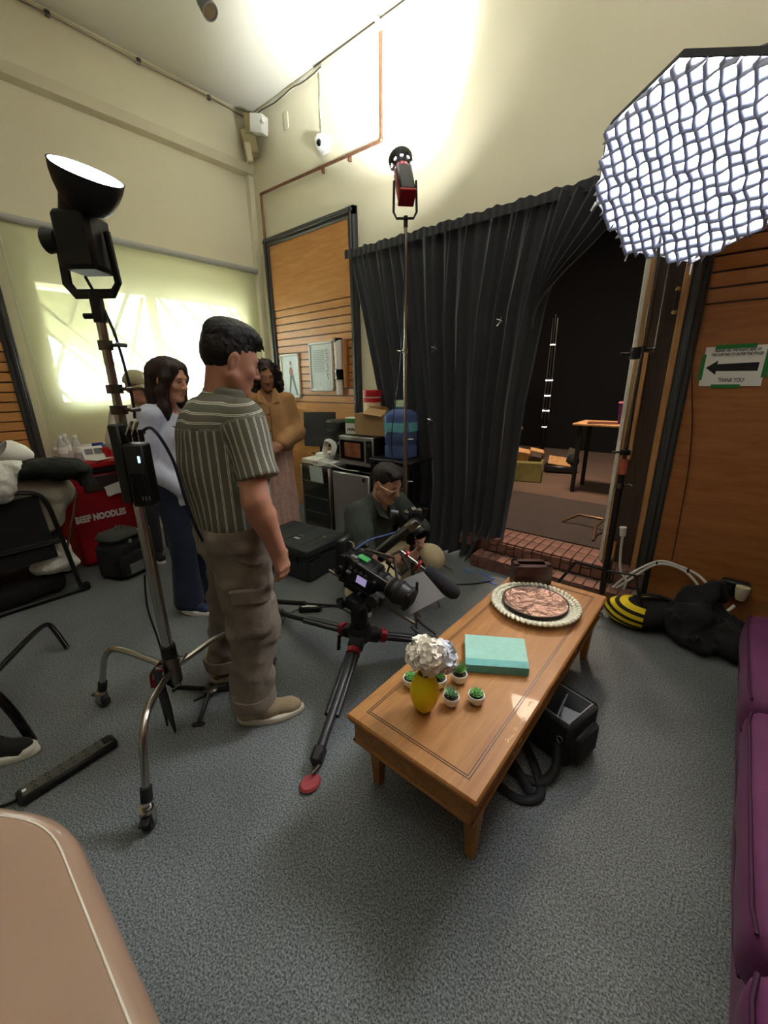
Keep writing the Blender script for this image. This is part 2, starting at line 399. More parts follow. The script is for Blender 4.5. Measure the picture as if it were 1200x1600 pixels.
# beam under the ceiling along the window wall, with a sloping lower edge
bm=MB(); prof=[(XL,3.60),(XL+.07,3.62),(XL+.10,3.69),(XL+.10,ZC),(XL,ZC)]
bm.prism([(x,YF,z) for x,z in prof],(0,YB-YF,0)); struct('trim_1',bm,M['cream'],smooth=0)
struct('trim_2',MB().box((XL+.035,YB-.03,1.8),(.07,.06,3.6)),M['cream'])
# slatted wood wall panels with dark frames ------------------------------------------------------------
def wood_panel(n,o,xd,nrm,w,z0,z1,slat0,slat1,step,fw=.085,top=True,left=True,right=True,wm=None):
    wm=wm or M['panel_wood']
    """o = lower start corner on the wall, xd along the wall, nrm into the room"""
    o=Vector(o);xd=Vector(xd);nrm=Vector(nrm);up=Vector((0,0,1)); rot=Matrix((xd,nrm,up)).transposed()
    root=struct('trim_%d'%n,MB().box(o+xd*w/2+nrm*.008+up*(z0+z1)/2,(w,.016,z1-z0),rot),M['trim_dark'])
    P=lambda x,z,t:o+xd*x+up*z+nrm*t
    sheet=lambda a,b:MB().box(P(w/2,(a+b)/2,.022),(w-2*fw+.02,.02,b-a),rot,.003).build('board',wm,root)
    sheet(slat1+.003,z1-fw+.01); sheet(z0,slat0-.003)
    z=slat0; src=None
    while z<slat1-.01:
        if src is None:
            src=MB().box((0,0,0),(w-2*fw+.02,.02,step-.009),rot,.004).build('slat',wm,root)
            src.location=P(w/2,z+step/2,.022)
        else:
            c=src.copy(); COL.objects.link(c); c.location=P(w/2,z+step/2,.022)
        z+=step
    mk=lambda c,s:(MB().box(c,s,rot,.012).build('frame_rail',M['trim_dark'],root))
    if top: mk(P(w/2,z1-fw/2,.028),(w,.05,fw))
    if left: mk(P(fw/2,(z0+z1)/2,.028),(fw,.05,z1-z0))
    if right: mk(P(w-fw/2,(z0+z1)/2,.028),(fw,.05,z1-z0))
    # a second, slimmer moulding inside the frame
    if top: MB().box(P(w/2,z1-fw*.45,.06),(w-.02,.02,fw*.35),rot,.008).build('moulding',M['trim_dark'],root)
    if left: MB().box(P(fw*.45,(z0+z1)/2,.06),(fw*.35,.02,z1-z0-.02),rot,.008).build('moulding',M['trim_dark'],root)
    if right: MB().box(P(w-fw*.45,(z0+z1)/2,.06),(fw*.35,.02,z1-z0-.02),rot,.008).build('moulding',M['trim_dark'],root)
    return root
wood_panel(3,(-4.335,YB,0),(1,0,0),(0,-1,0),1.39,0,2.98,1.262,2.256,.0764)
wood_panel(4,(-.335,YB,0),(1,0,0),(0,-1,0),1.68,0,2.98,1.86,2.90,.0800,right=False,wm=wood('shaded_panel_wood',srgb(172,112,62),srgb(146,88,46),(1.2,1.2,9),.38,3,.15))  # right panel: wood colour darkened to stand in for shade on this side
wood_panel(5,(XL,.79,0),(0,-1,0),(1,0,0),2.1,0,2.98,1.05,2.256,.0764)
# ------------------------------------------------------------------ stage opening: jamb boards, steps, dark stage behind
jr=struct('trim_6',MB().box((-.445,YB-.012,1.3),(.25,.024,2.6)),M['dark_timber'])  # dark backing colour stands in for shade in the gap between boards
def board(x0,x1,z0,z1,t,mat,name='jamb_board',y=None):
    yy=YB if y is None else y
    return MB().box(((x0+x1)/2,yy-t/2,(z0+z1)/2),(x1-x0,t,z1-z0),None,.004).build(name,mat,jr)
board(-.578,-.552,.2,2.6,.05,M['white_paint']); board(-.552,-.530,.2,2.6,.045,M['timber']); board(-.528,-.510,.2,2.6,.035,M['timber'])
board(-.508,-.482,.95,1.62,.05,M['timber']); board(-.508,-.482,.2,.36,.05,M['timber']); board(-.505,-.490,2.2,2.5,.05,M['timber'])
board(-.372,-.336,.04,2.6,.05,M['timber'],'timber_post')
st=struct('brick_steps',MB().box((-.875,2.985,.046),(1.19,.29,.092)).box((-.98,3.2,.096),(1.40,.30,.192)),pm('mortar',srgb(140,124,112),.9))
brick_m=pm('brick',srgb(122,86,74),.85,noise=(9,.3),bump=(90,.3,.004))
def brick_row(x0,x1,y0,y1,z0,z1,w,split=None,jit=.1):
    n=int((x1-x0)/w); srcs={}
    for i in range(n):
        parts=[(z0,z1,y0,y1)]
        if split=='z' and i%2==(0): parts=[(z0,(z0+z1)/2+.012,y0,y1),((z0+z1)/2+.018,z1,y0,y1)]
        for (a,b,c,d) in parts:
            key=(round(a,3),round(b,3))
            if key not in srcs:
                s_=MB().box((0,0,0),(w-.007,d-c,b-a),None,.0025).build('brick',brick_m,st); srcs[key]=s_
            else:
                s_=srcs[key].copy(); COL.objects.link(s_)
            s_.location=(x0+(i+.5)*w,(c+d)/2-random.random()*.004,(a+b)/2)
brick_row(-1.465,-.29,2.832,2.842,.004,.090,.072,'z'); brick_row(-1.465,-.29,2.832,2.965,.093,.103,.072)
brick_row(-1.67,-.29,2.985,3.05,.108,.192,.072,'z'); brick_row(-1.67,-.29,3.0,3.15,.195,.204,.072); brick_row(-1.67,-.29,3.158,3.30,.195,.204,.072)
struct('floor',MB().box((-1.9,6.4,.1),(6,6.2,.2)),M['stage_carpet'])
struct('floor',MB().box((-1.9,3.97,.203),(3.6,1.30,.012)),M['stage_mat'])
sw=MB(); sw.box((-4.4,6.3,1.8),(.1,6.2,3.8)).box((.9,6.3,1.8),(.1,6.2,3.8)).box((-1.75,8.2,1.8),(5.4,.1,3.8)).box((-1.75,6.3,3.75),(5.4,6.2,.1))
struct('wall_stage',sw,M['dark_wall'])
# ------------------------------------------------------------------ window behind the blind
w1=struct('window_1',MB().box((XL-.12,(WY0+WY1)/2,WZ0+.02),(.08,WY1-WY0,.04)).box((XL-.12,(WY0+WY1)/2,WZ1-.02),(.08,WY1-WY0,.04)).box((XL-.12,WY0+.02,(WZ0+WZ1)/2),(.08,.04,WZ1-WZ0)).box((XL-.12,WY1-.02,(WZ0+WZ1)/2),(.08,.04,WZ1-WZ0)),M['white_paint'])
MB().box((XL-.12,1.95,(WZ0+WZ1)/2),(.07,.07,WZ1-WZ0)).build('mullion',M['white_paint'],w1)
for i,(y0,y1) in enumerate(((WY0+.04,1.915),(1.985,WY1-.04))):
    MB().box((XL-.15,(y0+y1)/2,(WZ0+WZ1)/2),(.006,y1-y0,WZ1-WZ0-.08)).build('pane',M['glass'],w1)
bars=[(1.05,1.95,1.65,1.30),(1.00,2.2,1.90,1.32),(1.55,1.32,1.90,2.30),(1.25,1.32,1.90,2.56),(1.02,1.5,1.5,2.58),(2.0,2.4,2.7,1.34),(2.0,1.95,2.45,1.34),(2.05,2.58,2.9,1.6),(2.35,2.58,2.9,1.95),(2.6,2.58,2.9,2.2),(2.55,1.34,2.9,1.9),(1.05,1.45,1.15,1.32),(1.05,2.58,1.9,1.62)]
for (a,b,c,d) in bars: MB().cyl((XL-.185,a,b),(XL-.185,c,d),.017,n=8).build('lattice_bar',M['grey'],w1)

# what the window looks out on: pale yard, deep eave, hanging canvas
struct('ground_outside',MB().box((XL-6.2,2,-.3),(12,18,.1)),pm('pale_yard',srgb(176,172,150),.9))
struct('eave_outside',MB().box((XL-.83,2.0,2.62),(1.25,5,.60)),M['white_paint'])
cvs=pm('pale_canvas',srgb(206,214,184),.8)
struct('canvas_outside',MB().prism([(XL-.42,.6,1.98),(XL-.42,1.02,1.97),(XL-.42,1.34,1.80),(XL-.42,1.60,1.66),(XL-.42,1.66,2.3),(XL-.42,.6,2.3)],(-.03,0,0)),cvs,smooth=0)
# ================================================================== large furnishings and lights
# roller blind over the window
bl=thing('roller_blind','pale green translucent roller blind glowing over the window','blind',(XL+.06,1.98,.95))
bmt=bpy.data.materials.new('blind_fabric'); bmt.use_nodes=True; N_=bmt.node_tree.nodes; L_=bmt.node_tree.links
for n_ in list(N_): N_.remove(n_)
out=N_.new('ShaderNodeOutputMaterial'); tr=N_.new('ShaderNodeBsdfTranslucent'); tr.inputs[0].default_value=srgb(222,226,190); df=N_.new('ShaderNodeBsdfDiffuse'); df.inputs[0].default_value=srgb(222,222,188); tp=N_.new('ShaderNodeBsdfTransparent'); tp.inputs[0].default_value=(.95,1,.93,1)
m1=N_.new('ShaderNodeMixShader'); m1.inputs[0].default_value=.28; m2=N_.new('ShaderNodeMixShader'); m2.inputs[0].default_value=.17
L_.new(df.outputs[0],m1.inputs[1]); L_.new(tr.outputs[0],m1.inputs[2]); L_.new(m1.outputs[0],m2.inputs[1]); L_.new(tp.outputs[0],m2.inputs[2]); L_.new(m2.outputs[0],out.inputs[0])
MB().grid(lambda u,v:(XL+.05+.004*math.sin(9*u+3*v),.845+2.225*u,.96+1.73*v),24,16).build('blind_fabric',bmt,bl)
MB().cyl((XL+.06,.80,2.69),(XL+.06,3.10,2.69),.028,n=16).build('roller_tube',pm('pale_tube',srgb(178,180,176),.4),bl)
MB().box((XL+.05,1.957,.955),(.02,2.225,.03),None,.006).build('bottom_bar',M['white'],bl)
MB().tube([(XL+.075,.86,2.66),(XL+.08,.86,1.9),(XL+.08,.90,1.2)],.0025,6).build('pull_cord',M['white'],bl)
MB().tube([(XL+.075,3.08,2.66),(XL+.085,3.085,1.9),(XL+.08,3.08,1.1)],.0025,6).build('pull_cord',M['white'],bl)
# ------------------------------------------------------------------ black stage curtain
def interp(tab,z):
    for (a,b),(c,d) in zip(tab,tab[1:]):
        if z<=c: t=(z-a)/(c-a) if c>a else 0; t=min(1,max(0,t)); return b+(d-b)*t
    return tab[-1][1]
EDGE=[(0.02,-1.30),(.67,-1.255),(1.3,-1.225),(1.95,-1.14),(2.58,-.98)]
LEFT=[(0.02,-2.38),(1.25,-2.62),(2.58,-2.97)]
ct=thing('stage_curtain','black floor-length curtain hung across the stage doorway','curtain',(-1.9,3.02,0))
def cur(u,v):
    zb=.02+.19*min(1,max(0,(u-.80)/.03)); z=zb+v*(2.58-zb); x0=interp(LEFT,z); x1=interp(EDGE,z)
    uu=u; am=min(1,.25+u*4); x=x0+(x1-x0)*uu
    low=1-v
    ph=uu*2*PI*12+1.6*math.sin(uu*7)+.9*math.sin(uu*23)+.35*math.sin(4*v+uu*9)
    y=3.06-am*.030*(1+.9*low)*(.35+.65*min(1,(1-v)*7))*math.sin(ph)-am*.012*math.sin(ph*2.3+v*3)-.05*low*low-.13*max(0,.22-v)/.22*(0.5+.5*math.sin(uu*5))
    x+=.012*math.cos(ph)
    if v<.04: y-=.10*(1-v/.04)*(.5+.5*math.sin(uu*17))
    return (x,y,z+.012*math.sin(uu*60)*(v>.985))
velvet=pm('black_velvet',srgb(40,42,48),.85,noise=(3,.15),bump=(300,.15,.003),sheen=.35)
c_=MB().grid(cur,261,70).build('curtain_cloth',velvet,ct,smooth=80)
sm=c_.modifiers.new('thickness','SOLIDIFY'); sm.thickness=.004
MB().grid(lambda u,v:(-2.98+2.40*u,3.008-.003*math.sin(u*260),2.535+.065*v+(.006*math.sin(u*75)+.004*math.sin(u*197))*v),300,6).build('heading',velvet,ct,smooth=80)
MB().tube([(-3.0,3.06,2.585),(-1.8,3.06,2.575),(-.55,3.06,2.57)],.012,8).build('rod',M['black_matte'],ct)
# swag gathered towards the light
SW1=catmull([(-.58,3.0,2.52),(-.80,2.985,2.28),(-1.02,2.985,2.09),(-1.15,3.0,1.95),(-1.19,3.01,1.80)],12); SW0=catmull([(-1.08,3.0,2.57),(-1.10,2.985,2.40),(-1.13,2.985,2.2),(-1.165,3.0,1.98),(-1.20,3.01,1.80)],12)
def swag(u,v):
    i=v*(len(SW0)-1); k=min(int(i),len(SW0)-2); f=i-k
    a=SW0[k].lerp(SW0[k+1],f); b=SW1[k].lerp(SW1[k+1],f); p=a.lerp(b,u); am=.035*(1-v)**.7+.006
    p.y-=am*math.sin(u*2*PI*5+1.2*math.sin(3*u)+v)+.03*math.sin(PI*v); p.z-=.02*math.sin(PI*u)*math.sin(PI*v); return p
MB().grid(swag,81,36).build('gathered_fold',velvet,ct,smooth=80)
def clip(p,lab,mat=None):
    t=thing('spring_clip',lab,'clip',p)
    p=Vector(p)
    MB().tube([p+Vector((-.03,-.02,.01)),p+Vector((0,-.012,.0)),p+Vector((.01,0,-.01))],.006,6).build('jaw',mat or M['chrome'],t)
    MB().tube([p+Vector((-.02,-.03,-.035)),p+Vector((0,-.012,0)),p+Vector((.006,-.02,.03))],.005,6).build('handle',mat or M['chrome'],t)
clip((-1.95,2.93,1.16),'small silver clip dangling low on the black curtain'); clip((-1.39,2.95,1.87),'small steel clip high on the curtain edge by the dark doorway')
clip((-1.93,2.94,1.72),'small dark clip on the curtain beside the tall light stand',M['steel_dark'])
# ------------------------------------------------------------------ coffee table
TX0,TX1,TY0,TY1,TZ=-.848,-.342,.775,2.225,.37
t=thing('coffee_table','long low wooden coffee table with grooved top in the middle','table',((TX0+TX1)/2,(TY0+TY1)/2,0))
cx,cy=(TX0+TX1)/2,(TY0+TY1)/2
top=MB()
def slab(x0,x1,y0,y1,z0,z1,bev=.006): return MB().box(((x0+x1)/2,(y0+y1)/2,(z0+z1)/2),(x1-x0,y1-y0,z1-z0),None,bev)
slab(TX0,TX1,TY0,TY1,TZ-.022,TZ,.007).build('tabletop',M['table_wood'],t)
slab(TX0+.006,TX1-.006,TY0+.006,TY1-.006,TZ-.034,TZ-.022,.004).build('edge_moulding',M['table_wood'],t)
for g in (.052,.060):
    q=MB(); w=.0032
    for (a,b,c,d) in ((TX0+g,TX1-g,TY0+g,TY0+g+w),(TX0+g,TX1-g,TY1-g-w,TY1-g),(TX0+g,TX0+g+w,TY0+g,TY1-g),(TX1-g-w,TX1-g,TY0+g,TY1-g)): q.box(((a+b)/2,(c+d)/2,TZ+.0002),(b-a,d-c,.0012))
    q.build('inlay_groove',M['table_dark'],t)
ap0,ap1=TZ-.115,TZ-.034
slab(TX0+.022,TX1-.022,TY0+.022,TY0+.040,ap0,ap1,.003).build('apron',M['table_wood'],t); slab(TX0+.022,TX1-.022,TY1-.040,TY1-.022,ap0,ap1,.003).build('apron',M['table_wood'],t)
slab(TX0+.022,TX0+.040,TY0+.022,TY1-.022,ap0,ap1,.003).build('apron',M['table_wood'],t); slab(TX1-.040,TX1-.022,TY0+.022,TY1-.022,ap0,ap1,.003).build('apron',M['table_wood'],t)
for s_,x_ in ((-1,TX0+.022),(1,TX1-.022)):
    pass
for (a,b) in ((TX0+.022,TX0+.100),(TX1-.100,TX1-.022)):
    for yy in (TY0+.018,TY1-.024): slab(a,b,yy,yy+.006,ap0,ap1,.002).build('corner_block',M['table_wood'],t)
    slab(a+.0,b,TY0+.016,TY0+.022,ap0-.006,ap0+.012,.002).build('apron_bead',M['table_wood'],t)
slab(TX0+.014,TX1-.014,TY0+.014,TY0+.03,ap0-.008,ap0+.004,.003).build('lower_bead',M['table_wood'],t); slab(TX1-.03,TX1-.014,TY0+.014,TY1-.014,ap0-.008,ap0+.004,.003).build('lower_bead',M['table_wood'],t); slab(TX0+.014,TX0+.03,TY0+.014,TY1-.014,ap0-.008,ap0+.004,.003).build('lower_bead',M['table_wood'],t)
for x_ in (TX0+.055,TX1-.055):
    for y_ in (TY0+.105,TY1-.075):
        l=MB(); a,b=.026,.015
        l._add([(x_-a,y_-a,ap0),(x_+a,y_-a,ap0),(x_+a,y_+a,ap0),(x_-a,y_+a,ap0),(x_-b,y_-b,0),(x_+b,y_-b,0),(x_+b,y_+b,0),(x_-b,y_+b,0)],[(0,1,2,3),(7,6,5,4),(0,4,5,1),(1,5,6,2),(2,6,7,3),(3,7,4,0)])
        l.build('leg',M['table_wood'],t,smooth=0)
# metal corner bracket by the near leg
MB().box((TX1-.11,TY0+.085,.215),(.03,.012,.09),None,.003).build('bracket',M['steel_dark'],t)
# scratches in the varnish
sc=MB()
for i in range(16):
    yy=1.02+random.random()*.25; xx=TX1-.012-random.random()*.02; sc.box((xx,yy,TZ+.0003),(.001+.003*random.random(),.006+.014*random.random(),.0006),R3(0,0,random.uniform(-.6,.6)))
for i in range(14):
    sc.box((TX1+.0002-.0215,.9+random.random()*1.1,ap0+random.random()*.08),(.002,.01+.02*random.random(),.004+.01*random.random()))
o_=sc.build('varnish_scratches',pm('bare_scratches',srgb(226,196,140),.7),t); o_['kind']='stuff'
# ------------------------------------------------------------------ purple sofa
vel=pm('purple_velvet',srgb(94,36,82),.75,noise=(5,.18),bump=(160,.15,.003),sheen=.04)
pip=pm('purple_piping',srgb(58,16,50),.7)
sf=thing('purple_sofa','plum purple velvet sofa with piped seat cushions','sofa',(.7,1.3,0))
def cushion(x0,x1,y0,y1,z0,z1,r,name,k=.004):
    s=sdf_box((x0-.03,y0-.03,z0-.03),(x1+.03,y1+.03,z1+.04),.022)
    s.box(((x0+x1)/2,(y0+y1)/2,(z0+z1)/2),((x1-x0)/2,(y1-y0)/2,(z1-z0)/2),r,k=.001); s.ell(((x0+x1)/2,(y0+y1)/2,z1-.05),((x1-x0)*.48,(y1-y0)*.48,.075),.05); s.noise(k,9,3)
    return s.mb().build(name,vel,sf,smooth=80)
cushion(.24,1.10,.05,2.15,.03,.30,.05,'base')
cushion(.20,.95,1.585,2.30,.29,.47,.055,'seat_cushion'); cushion(.20,.95,.80,1.575,.29,.47,.055,'seat_cushion'); cushion(.20,.95,.02,.79,.29,.47,.055,'seat_cushion')
cushion(.90,1.22,.02,2.30,.20,.86,.07,'backrest'); cushion(.30,1.20,2.30,2.52,.08,.66,.07,'armrest')
for (y0,y1) in ((1.585,2.30),(.80,1.575),(.02,.79)):
    for z_ in (.452,.318):
        MB().tube([(.215,y0+.03,z_),(.207,y0+.08,z_+.003),(.206,y1-.08,z_+.003),(.215,y1-.03,z_)],.0045,6).build('piping',pip,sf)
for (x_,y_) in ((.33,.12),(1.05,.12),(.33,2.4),(1.05,2.4)): MB().cyl((x_,y_,0),(x_,y_,.09),.018,.024).build('foot',M['chrome'],sf)
# ------------------------------------------------------------------ taupe vinyl bench corner nearest the camera
# ================================================================== film lights and stands
def V3(*a): return Vector(a)
def caster(parent,p,leg_dir,name='caster'):
    p=Vector(p); d=Vector(leg_dir).normalized(); side=Vector((-d.y,d.x,0))
    c=MB().cyl(p+side*-.014+V3(0,0,.032),p+side*.014+V3(0,0,.032),.032,n=20).build(name,M['black'],parent)
    MB().cyl(p+side*-.016+V3(0,0,.032),p+side*.016+V3(0,0,.032),.012,n=12).build('hub_cap',M['chrome'],c)
    f=MB()
    for s in(-1,1): f.box(p+side*.018*s+V3(0,0,.05),(.004,.03,.05),frame_z((0,0,1)) if False else Matrix.Rotation(math.atan2(side.y,side.x),3,'Z'))
    f.cyl(p+V3(0,0,.072),p+V3(0,0,.085),.024,n=16); f.build('fork',M['chrome'],c)
    MB().box(p+d*.035+V3(0,0,.062),(.03,.03,.008),Matrix.Rotation(math.atan2(d.y,d.x),3,'Z'),.002).build('brake_lever',M['black'],c)
    return c
def arc_leg(parent,c,d,casters=True):
    """rolling-stand leg: out from the hub, over a bend, down to the caster"""
    c=Vector(c); d=Vector((d[0],d[1],0)).normalized()
    P=[c+V3(0,0,.30),c+d*.10+V3(0,0,.325),c+d*.24+V3(0,0,.35),c+d*.31+V3(0,0,.345),c+d*.365+V3(0,0,.30),c+d*.40+V3(0,0,.22),c+d*.445+V3(0,0,.085)]
    l=MB().tube(catmull(P,5),.0135,10).build('leg',M['chrome'],parent)
    MB().tube([c+d*.425+V3(0,0,.145),c+d*.44+V3(0,0,.10)],.02,10).build('tape_wrap',M['black_matte'],l)
    caster(parent,c+d*.455,d)
def lock(parent,p,d,mat=None,name='clamp_collar',r=.024,h=.03):
    p=Vector(p); c=MB().cyl(p-V3(0,0,h/2),p+V3(0,0,h/2),r,n=14).build(name,mat or M['steel_dark'],parent)
    d=Vector(d).normalized(); k=MB().cyl(p+d*r*.8,p+d*(r+.03),.006,n=8)
    k.box(p+d*(r+.036),(.012,.05,.014),Matrix.Rotation(math.atan2(d.y,d.x),3,'Z'),.004); k.build('tee_knob',mat or M['black'],c)
# ---- rolling stand at the left, dish light on top
SC=V3(-1.66,.525,0)
s1=thing('rolling_light_stand','chrome rolling light stand on casters beside the man in stripes','light stand',SC)
for ang in (-38,205,90): arc_leg(s1,SC,(math.cos(math.radians(ang)),math.sin(math.radians(ang))))
MB().cyl(SC+V3(0,0,.22),SC+V3(0,0,.95),.0215,n=16).build('lower_column',M['chrome'],s1)
MB().cyl(SC+V3(0,0,.95),SC+V3(0,0,1.40),.018,n=16).build('middle_column',M['chrome'],s1)
MB().cyl(SC+V3(0,0,1.40),SC+V3(0,0,1.70),.0145,n=16).build('upper_column',M['chrome'],s1)
MB().cyl(SC+V3(0,0,.24),SC+V3(0,0,.37),.034,n=16).build('leg_hub',M['steel_dark'],s1)
for z_,r_ in ((1.24,.030),(1.31,.028),(1.39,.027),(1.46,.026),(1.60,.022)):
    lock(s1,SC+V3(0,0,z_),(.76,.5,0),M['steel_dark'],r=r_)
lock(s1,SC+V3(0,0,.36),(.7,.6,0),M['chrome'])
MB().cyl(SC+V3(0,0,.375),SC+V3(0,0,.42),.03,n=14).build('tape_wrap',M['black_matte'],s1)
# ---- dish light
LP=SC+V3(0,0,1.70); AX=V3(.53,.02,.85).normalized()
imr=Vector(_r); imr.z=0; imr.normalize()           # the yoke hangs square to the lens of the photograph's viewpoint
L1=thing('dish_light','black studio light with bright open dish tilted up, on the rolling stand','studio light',LP)
cb=SC+V3(0,0,1.905)                                   # body centre
MB().cyl(LP-V3(0,0,.03),LP+V3(0,0,.06),.02,n=12).build('spigot',M['black'],L1)
yk=[cb+imr*.075+V3(0,0,.02),cb+imr*.082-V3(0,0,.12),cb+imr*.06-V3(0,0,.150),cb-imr*.06-V3(0,0,.150),cb-imr*.082-V3(0,0,.12),cb-imr*.075+V3(0,0,.02)]
MB().tube(yk,.010,8,flat=1.6).build('yoke',M['black'],L1)
k=MB(); k.cyl(cb-imr*.08,cb-imr*.115,.03,.036,n=18); k.build('tilt_knob',M['black'],L1)
MB().cyl(LP+V3(0,0,-.01)-imr*.02,LP+V3(0,0,-.01)-imr*.05,.009,n=10).build('thumb_screw',M['black'],L1)
fz=frame_z(AX); body_rot=frame_z(AX)
bb=MB(); bb.box(cb-V3(0,0,.01),(.115,.115,.16),Matrix.Rotation(math.atan2(imr.y,imr.x),3,'Z'),.012); bb.build('lamp_body',M['black'],L1)
MB().cyl(cb+V3(0,0,.06),cb+V3(0,0,.06)+AX*.07,.052,.05,n=24).build('lamp_neck',M['black'],L1)
d0=cb+V3(0,0,.050)+AX*.030+imr*.022
prof_o=[(.05,0),(.068,.02),(.082,.05),(.090,.075),(.093,.095),(.095,.1),(.090,.1),(.086,.078),(.078,.05),(.062,.022),(.045,.006)]
MB().lathe(prof_o,d0,32,fz).build('dish_reflector',[M['black']],L1)
dif=MB().lathe([(.0,.088),(.0885,.088),(.0885,.09),(0,.09)],d0,32,fz).build('bright_diffuser',pm('dish_glow',(1,1,1),.5,emit=(1,.98,.94,60)),L1)
lamp('dish_lamp','SPOT',tuple(d0+AX*.105),150,(1,1,.97),aim=tuple(d0+AX*2),parent=L1,spot_size=math.radians(125),spot_blend=.8,shadow_soft_size=.10)
cab=catmull([cb-imr*.02-V3(0,0,.1),LP+imr*.035+V3(0,0,-.05),SC+imr*.055+V3(0,0,1.45),SC+imr*.05+V3(0,0,1.36)],8)
MB().tube(cab,.005,6).build('power_cable',M['black'],L1)
# ---- controller box hanging on the column
bx=SC+V3(0,0,1.165)+imr*.062+V3(.02,-.03,0)
cbx=thing('power_pack','black power pack box clamped to the rolling stand','power pack',bx-V3(0,0,.13))
rz_=Matrix.Rotation(math.atan2(imr.y,imr.x),3,'Z')
MB().box(bx,(.07,.06,.225),rz_,.006).build('case',M['black'],cbx)
for i in range(5): MB().box(bx-V3(0,0,.02)+rz_@V3(-.024+.012*i,-.0315,-.03),(.006,.004,.12),rz_).build('cooling_fin',M['black_matte'],cbx)
MB().box(bx+rz_@V3(.018,-.0312,.06),(.006,.002,.022),rz_).build('status_light',pm('status_blue',srgb(80,170,210),.4,emit=(.3,.7,1,2)),cbx)
MB().box(bx+rz_@V3(.016,-.0312,-.08),(.03,.002,.014),rz_).build('badge',M['grey'],cbx)
for i in range(3): MB().cyl(bx+rz_@V3(-.02+.022*i,0,.118),bx+rz_@V3(-.02+.022*i,0,.16),.009,n=10).build('plug',M['black'],cbx)
for i in range(2): MB().box(bx+rz_@V3(-.012+.02*i,0,.165),(.004,.02,.05),rz_@R3(0,.5,0)).build('latch',M['chrome'],cbx)
MB().box(bx-rz_@V3(.055,0,-.04),(.038,.055,.28),rz_,.006).build('clamp_bracket',M['black'],cbx)
MB().tube(catmull([bx+rz_@V3(.025,0,.15),bx+rz_@V3(.07,0,.16),bx+rz_@V3(.12,0,.05),bx+rz_@V3(.145,.0,-.12),bx+rz_@V3(.16,.06,-.30),bx+rz_@V3(.14,.35,-.55),bx+rz_@V3(.1,.45,-.95)],8),.0055,6).build('power_cable',pm('navy_cable',srgb(20,24,44),.5),cbx)
MB().tube(catmull([SC+V3(-.03,-.02,.75),SC+V3(-.045,-.03,.6),SC+V3(-.035,-.02,.45),SC+V3(-.02,-.02,.36)],6),.004,6).build('loose_wire',M['black'],cbx)
# ---- black flag bag hanging at the hub
fb=thing('strap_pouch','limp black pouch with red strap hanging from the stand hub','pouch',SC+V3(.02,-.05,.02))
MB().prism([SC+V3(.03,-.05,.33),SC+V3(-.03,-.06,.33),SC+V3(-.05,-.05,.15),SC+V3(.0,-.06,.045),SC+V3(.015,-.06,.14),SC+V3(.055,-.05,.04),SC+V3(.06,-.05,.17)],(.012,-.012,0)).build('pouch_cloth',M['black_cloth'],fb)
MB().tube(catmull([SC+V3(-.035,-.03,.34),SC+V3(-.075,-.06,.28),SC+V3(-.06,-.07,.22),SC+V3(-.03,-.065,.26),SC+V3(.02,-.05,.34)],6),.012,6,flat=.25).build('red_strap',pm('red_webbing',srgb(140,24,34),.8),fb)
# ---- tall stand in front of the curtain with small spot lamp
S2=V3(-1.90,2.50,0)
s2=thing('tall_light_stand','tall slim chrome light stand in front of the black curtain','light stand',S2)
MB().cyl(S2+V3(0,0,.1),S2+V3(0,0,1.05),.016,n=12).build('lower_column',M['chrome'],s2)
MB().cyl(S2+V3(0,0,1.05),S2+V3(0,0,1.75),.0135,n=12).build('middle_column',M['chrome'],s2)
MB().cyl(S2+V3(0,0,1.75),S2+V3(0,0,2.46),.011,n=12).build('upper_column',M['chrome'],s2)
for z_,dd in ((1.05,(.8,.6,0)),(1.68,(-.8,-.6,0)),(.72,(.8,.6,0))): lock(s2,S2+V3(0,0,z_),dd,M['chrome'],r=.021)
for ang in (20,140,260):
    a=math.radians(ang); MB().tube([S2+V3(0,0,.42),S2+V3(math.cos(a)*.28,math.sin(a)*.28,.06),S2+V3(math.cos(a)*.40,math.sin(a)*.40,.012)],.009,8).build('leg',M['chrome'],s2)
MB().tube(catmull([S2+V3(0,-.012,2.4),S2+V3(.01,-.03,2.0),S2+V3(-.03,-.03,1.55),S2+V3(-.10,-.04,1.1),S2+V3(-.10,-.02,.8),S2+V3(-.06,0,.5)],8),.004,6).build('power_cable',M['black'],s2)
P2=S2+V3(0,0,2.46); ax2=V3(-.50,.42,.95).normalized(); c2=P2+V3(0.01,-.02,.20)
L2=thing('spot_light','black and red spot lamp aimed up at the ceiling on the tall stand','studio light',P2-V3(0,0,.02))
imr2=V3(.76,.65,0)
MB().tube([c2+imr2*.07+V3(0,0,.03),c2+imr2*.075-V3(0,0,.14),c2+imr2*.055-V3(0,0,.175),c2-imr2*.055-V3(0,0,.175),c2-imr2*.075-V3(0,0,.14),c2-imr2*.07+V3(0,0,.03)],.008,8).build('yoke',M['black'],L2)
MB().cyl(P2-V3(0,0,.02),P2+V3(0,0,.045),.014,n=12).build('spigot',M['black'],L2)
f2=frame_z(ax2)
MB().box(c2+ax2*.02,(.10,.105,.22),f2,.012).build('lamp_body',M['black'],L2)
for s in (-1,1): MB().box(c2+ax2*.02+f2@V3(s*.0535,0,0),(.006,.05,.20),f2,.002).build('red_side_trim',M['red_metal'],L2)
MB().box(c2-ax2*.095,(.104,.108,.02),f2,.004).build('red_end_band',M['red_metal'],L2)
MB().lathe([(.044,.0),(.052,.0),(.05,.03),(.046,.03)],c2+ax2*.125,24,f2).build('red_ring',M['red_metal'],L2)
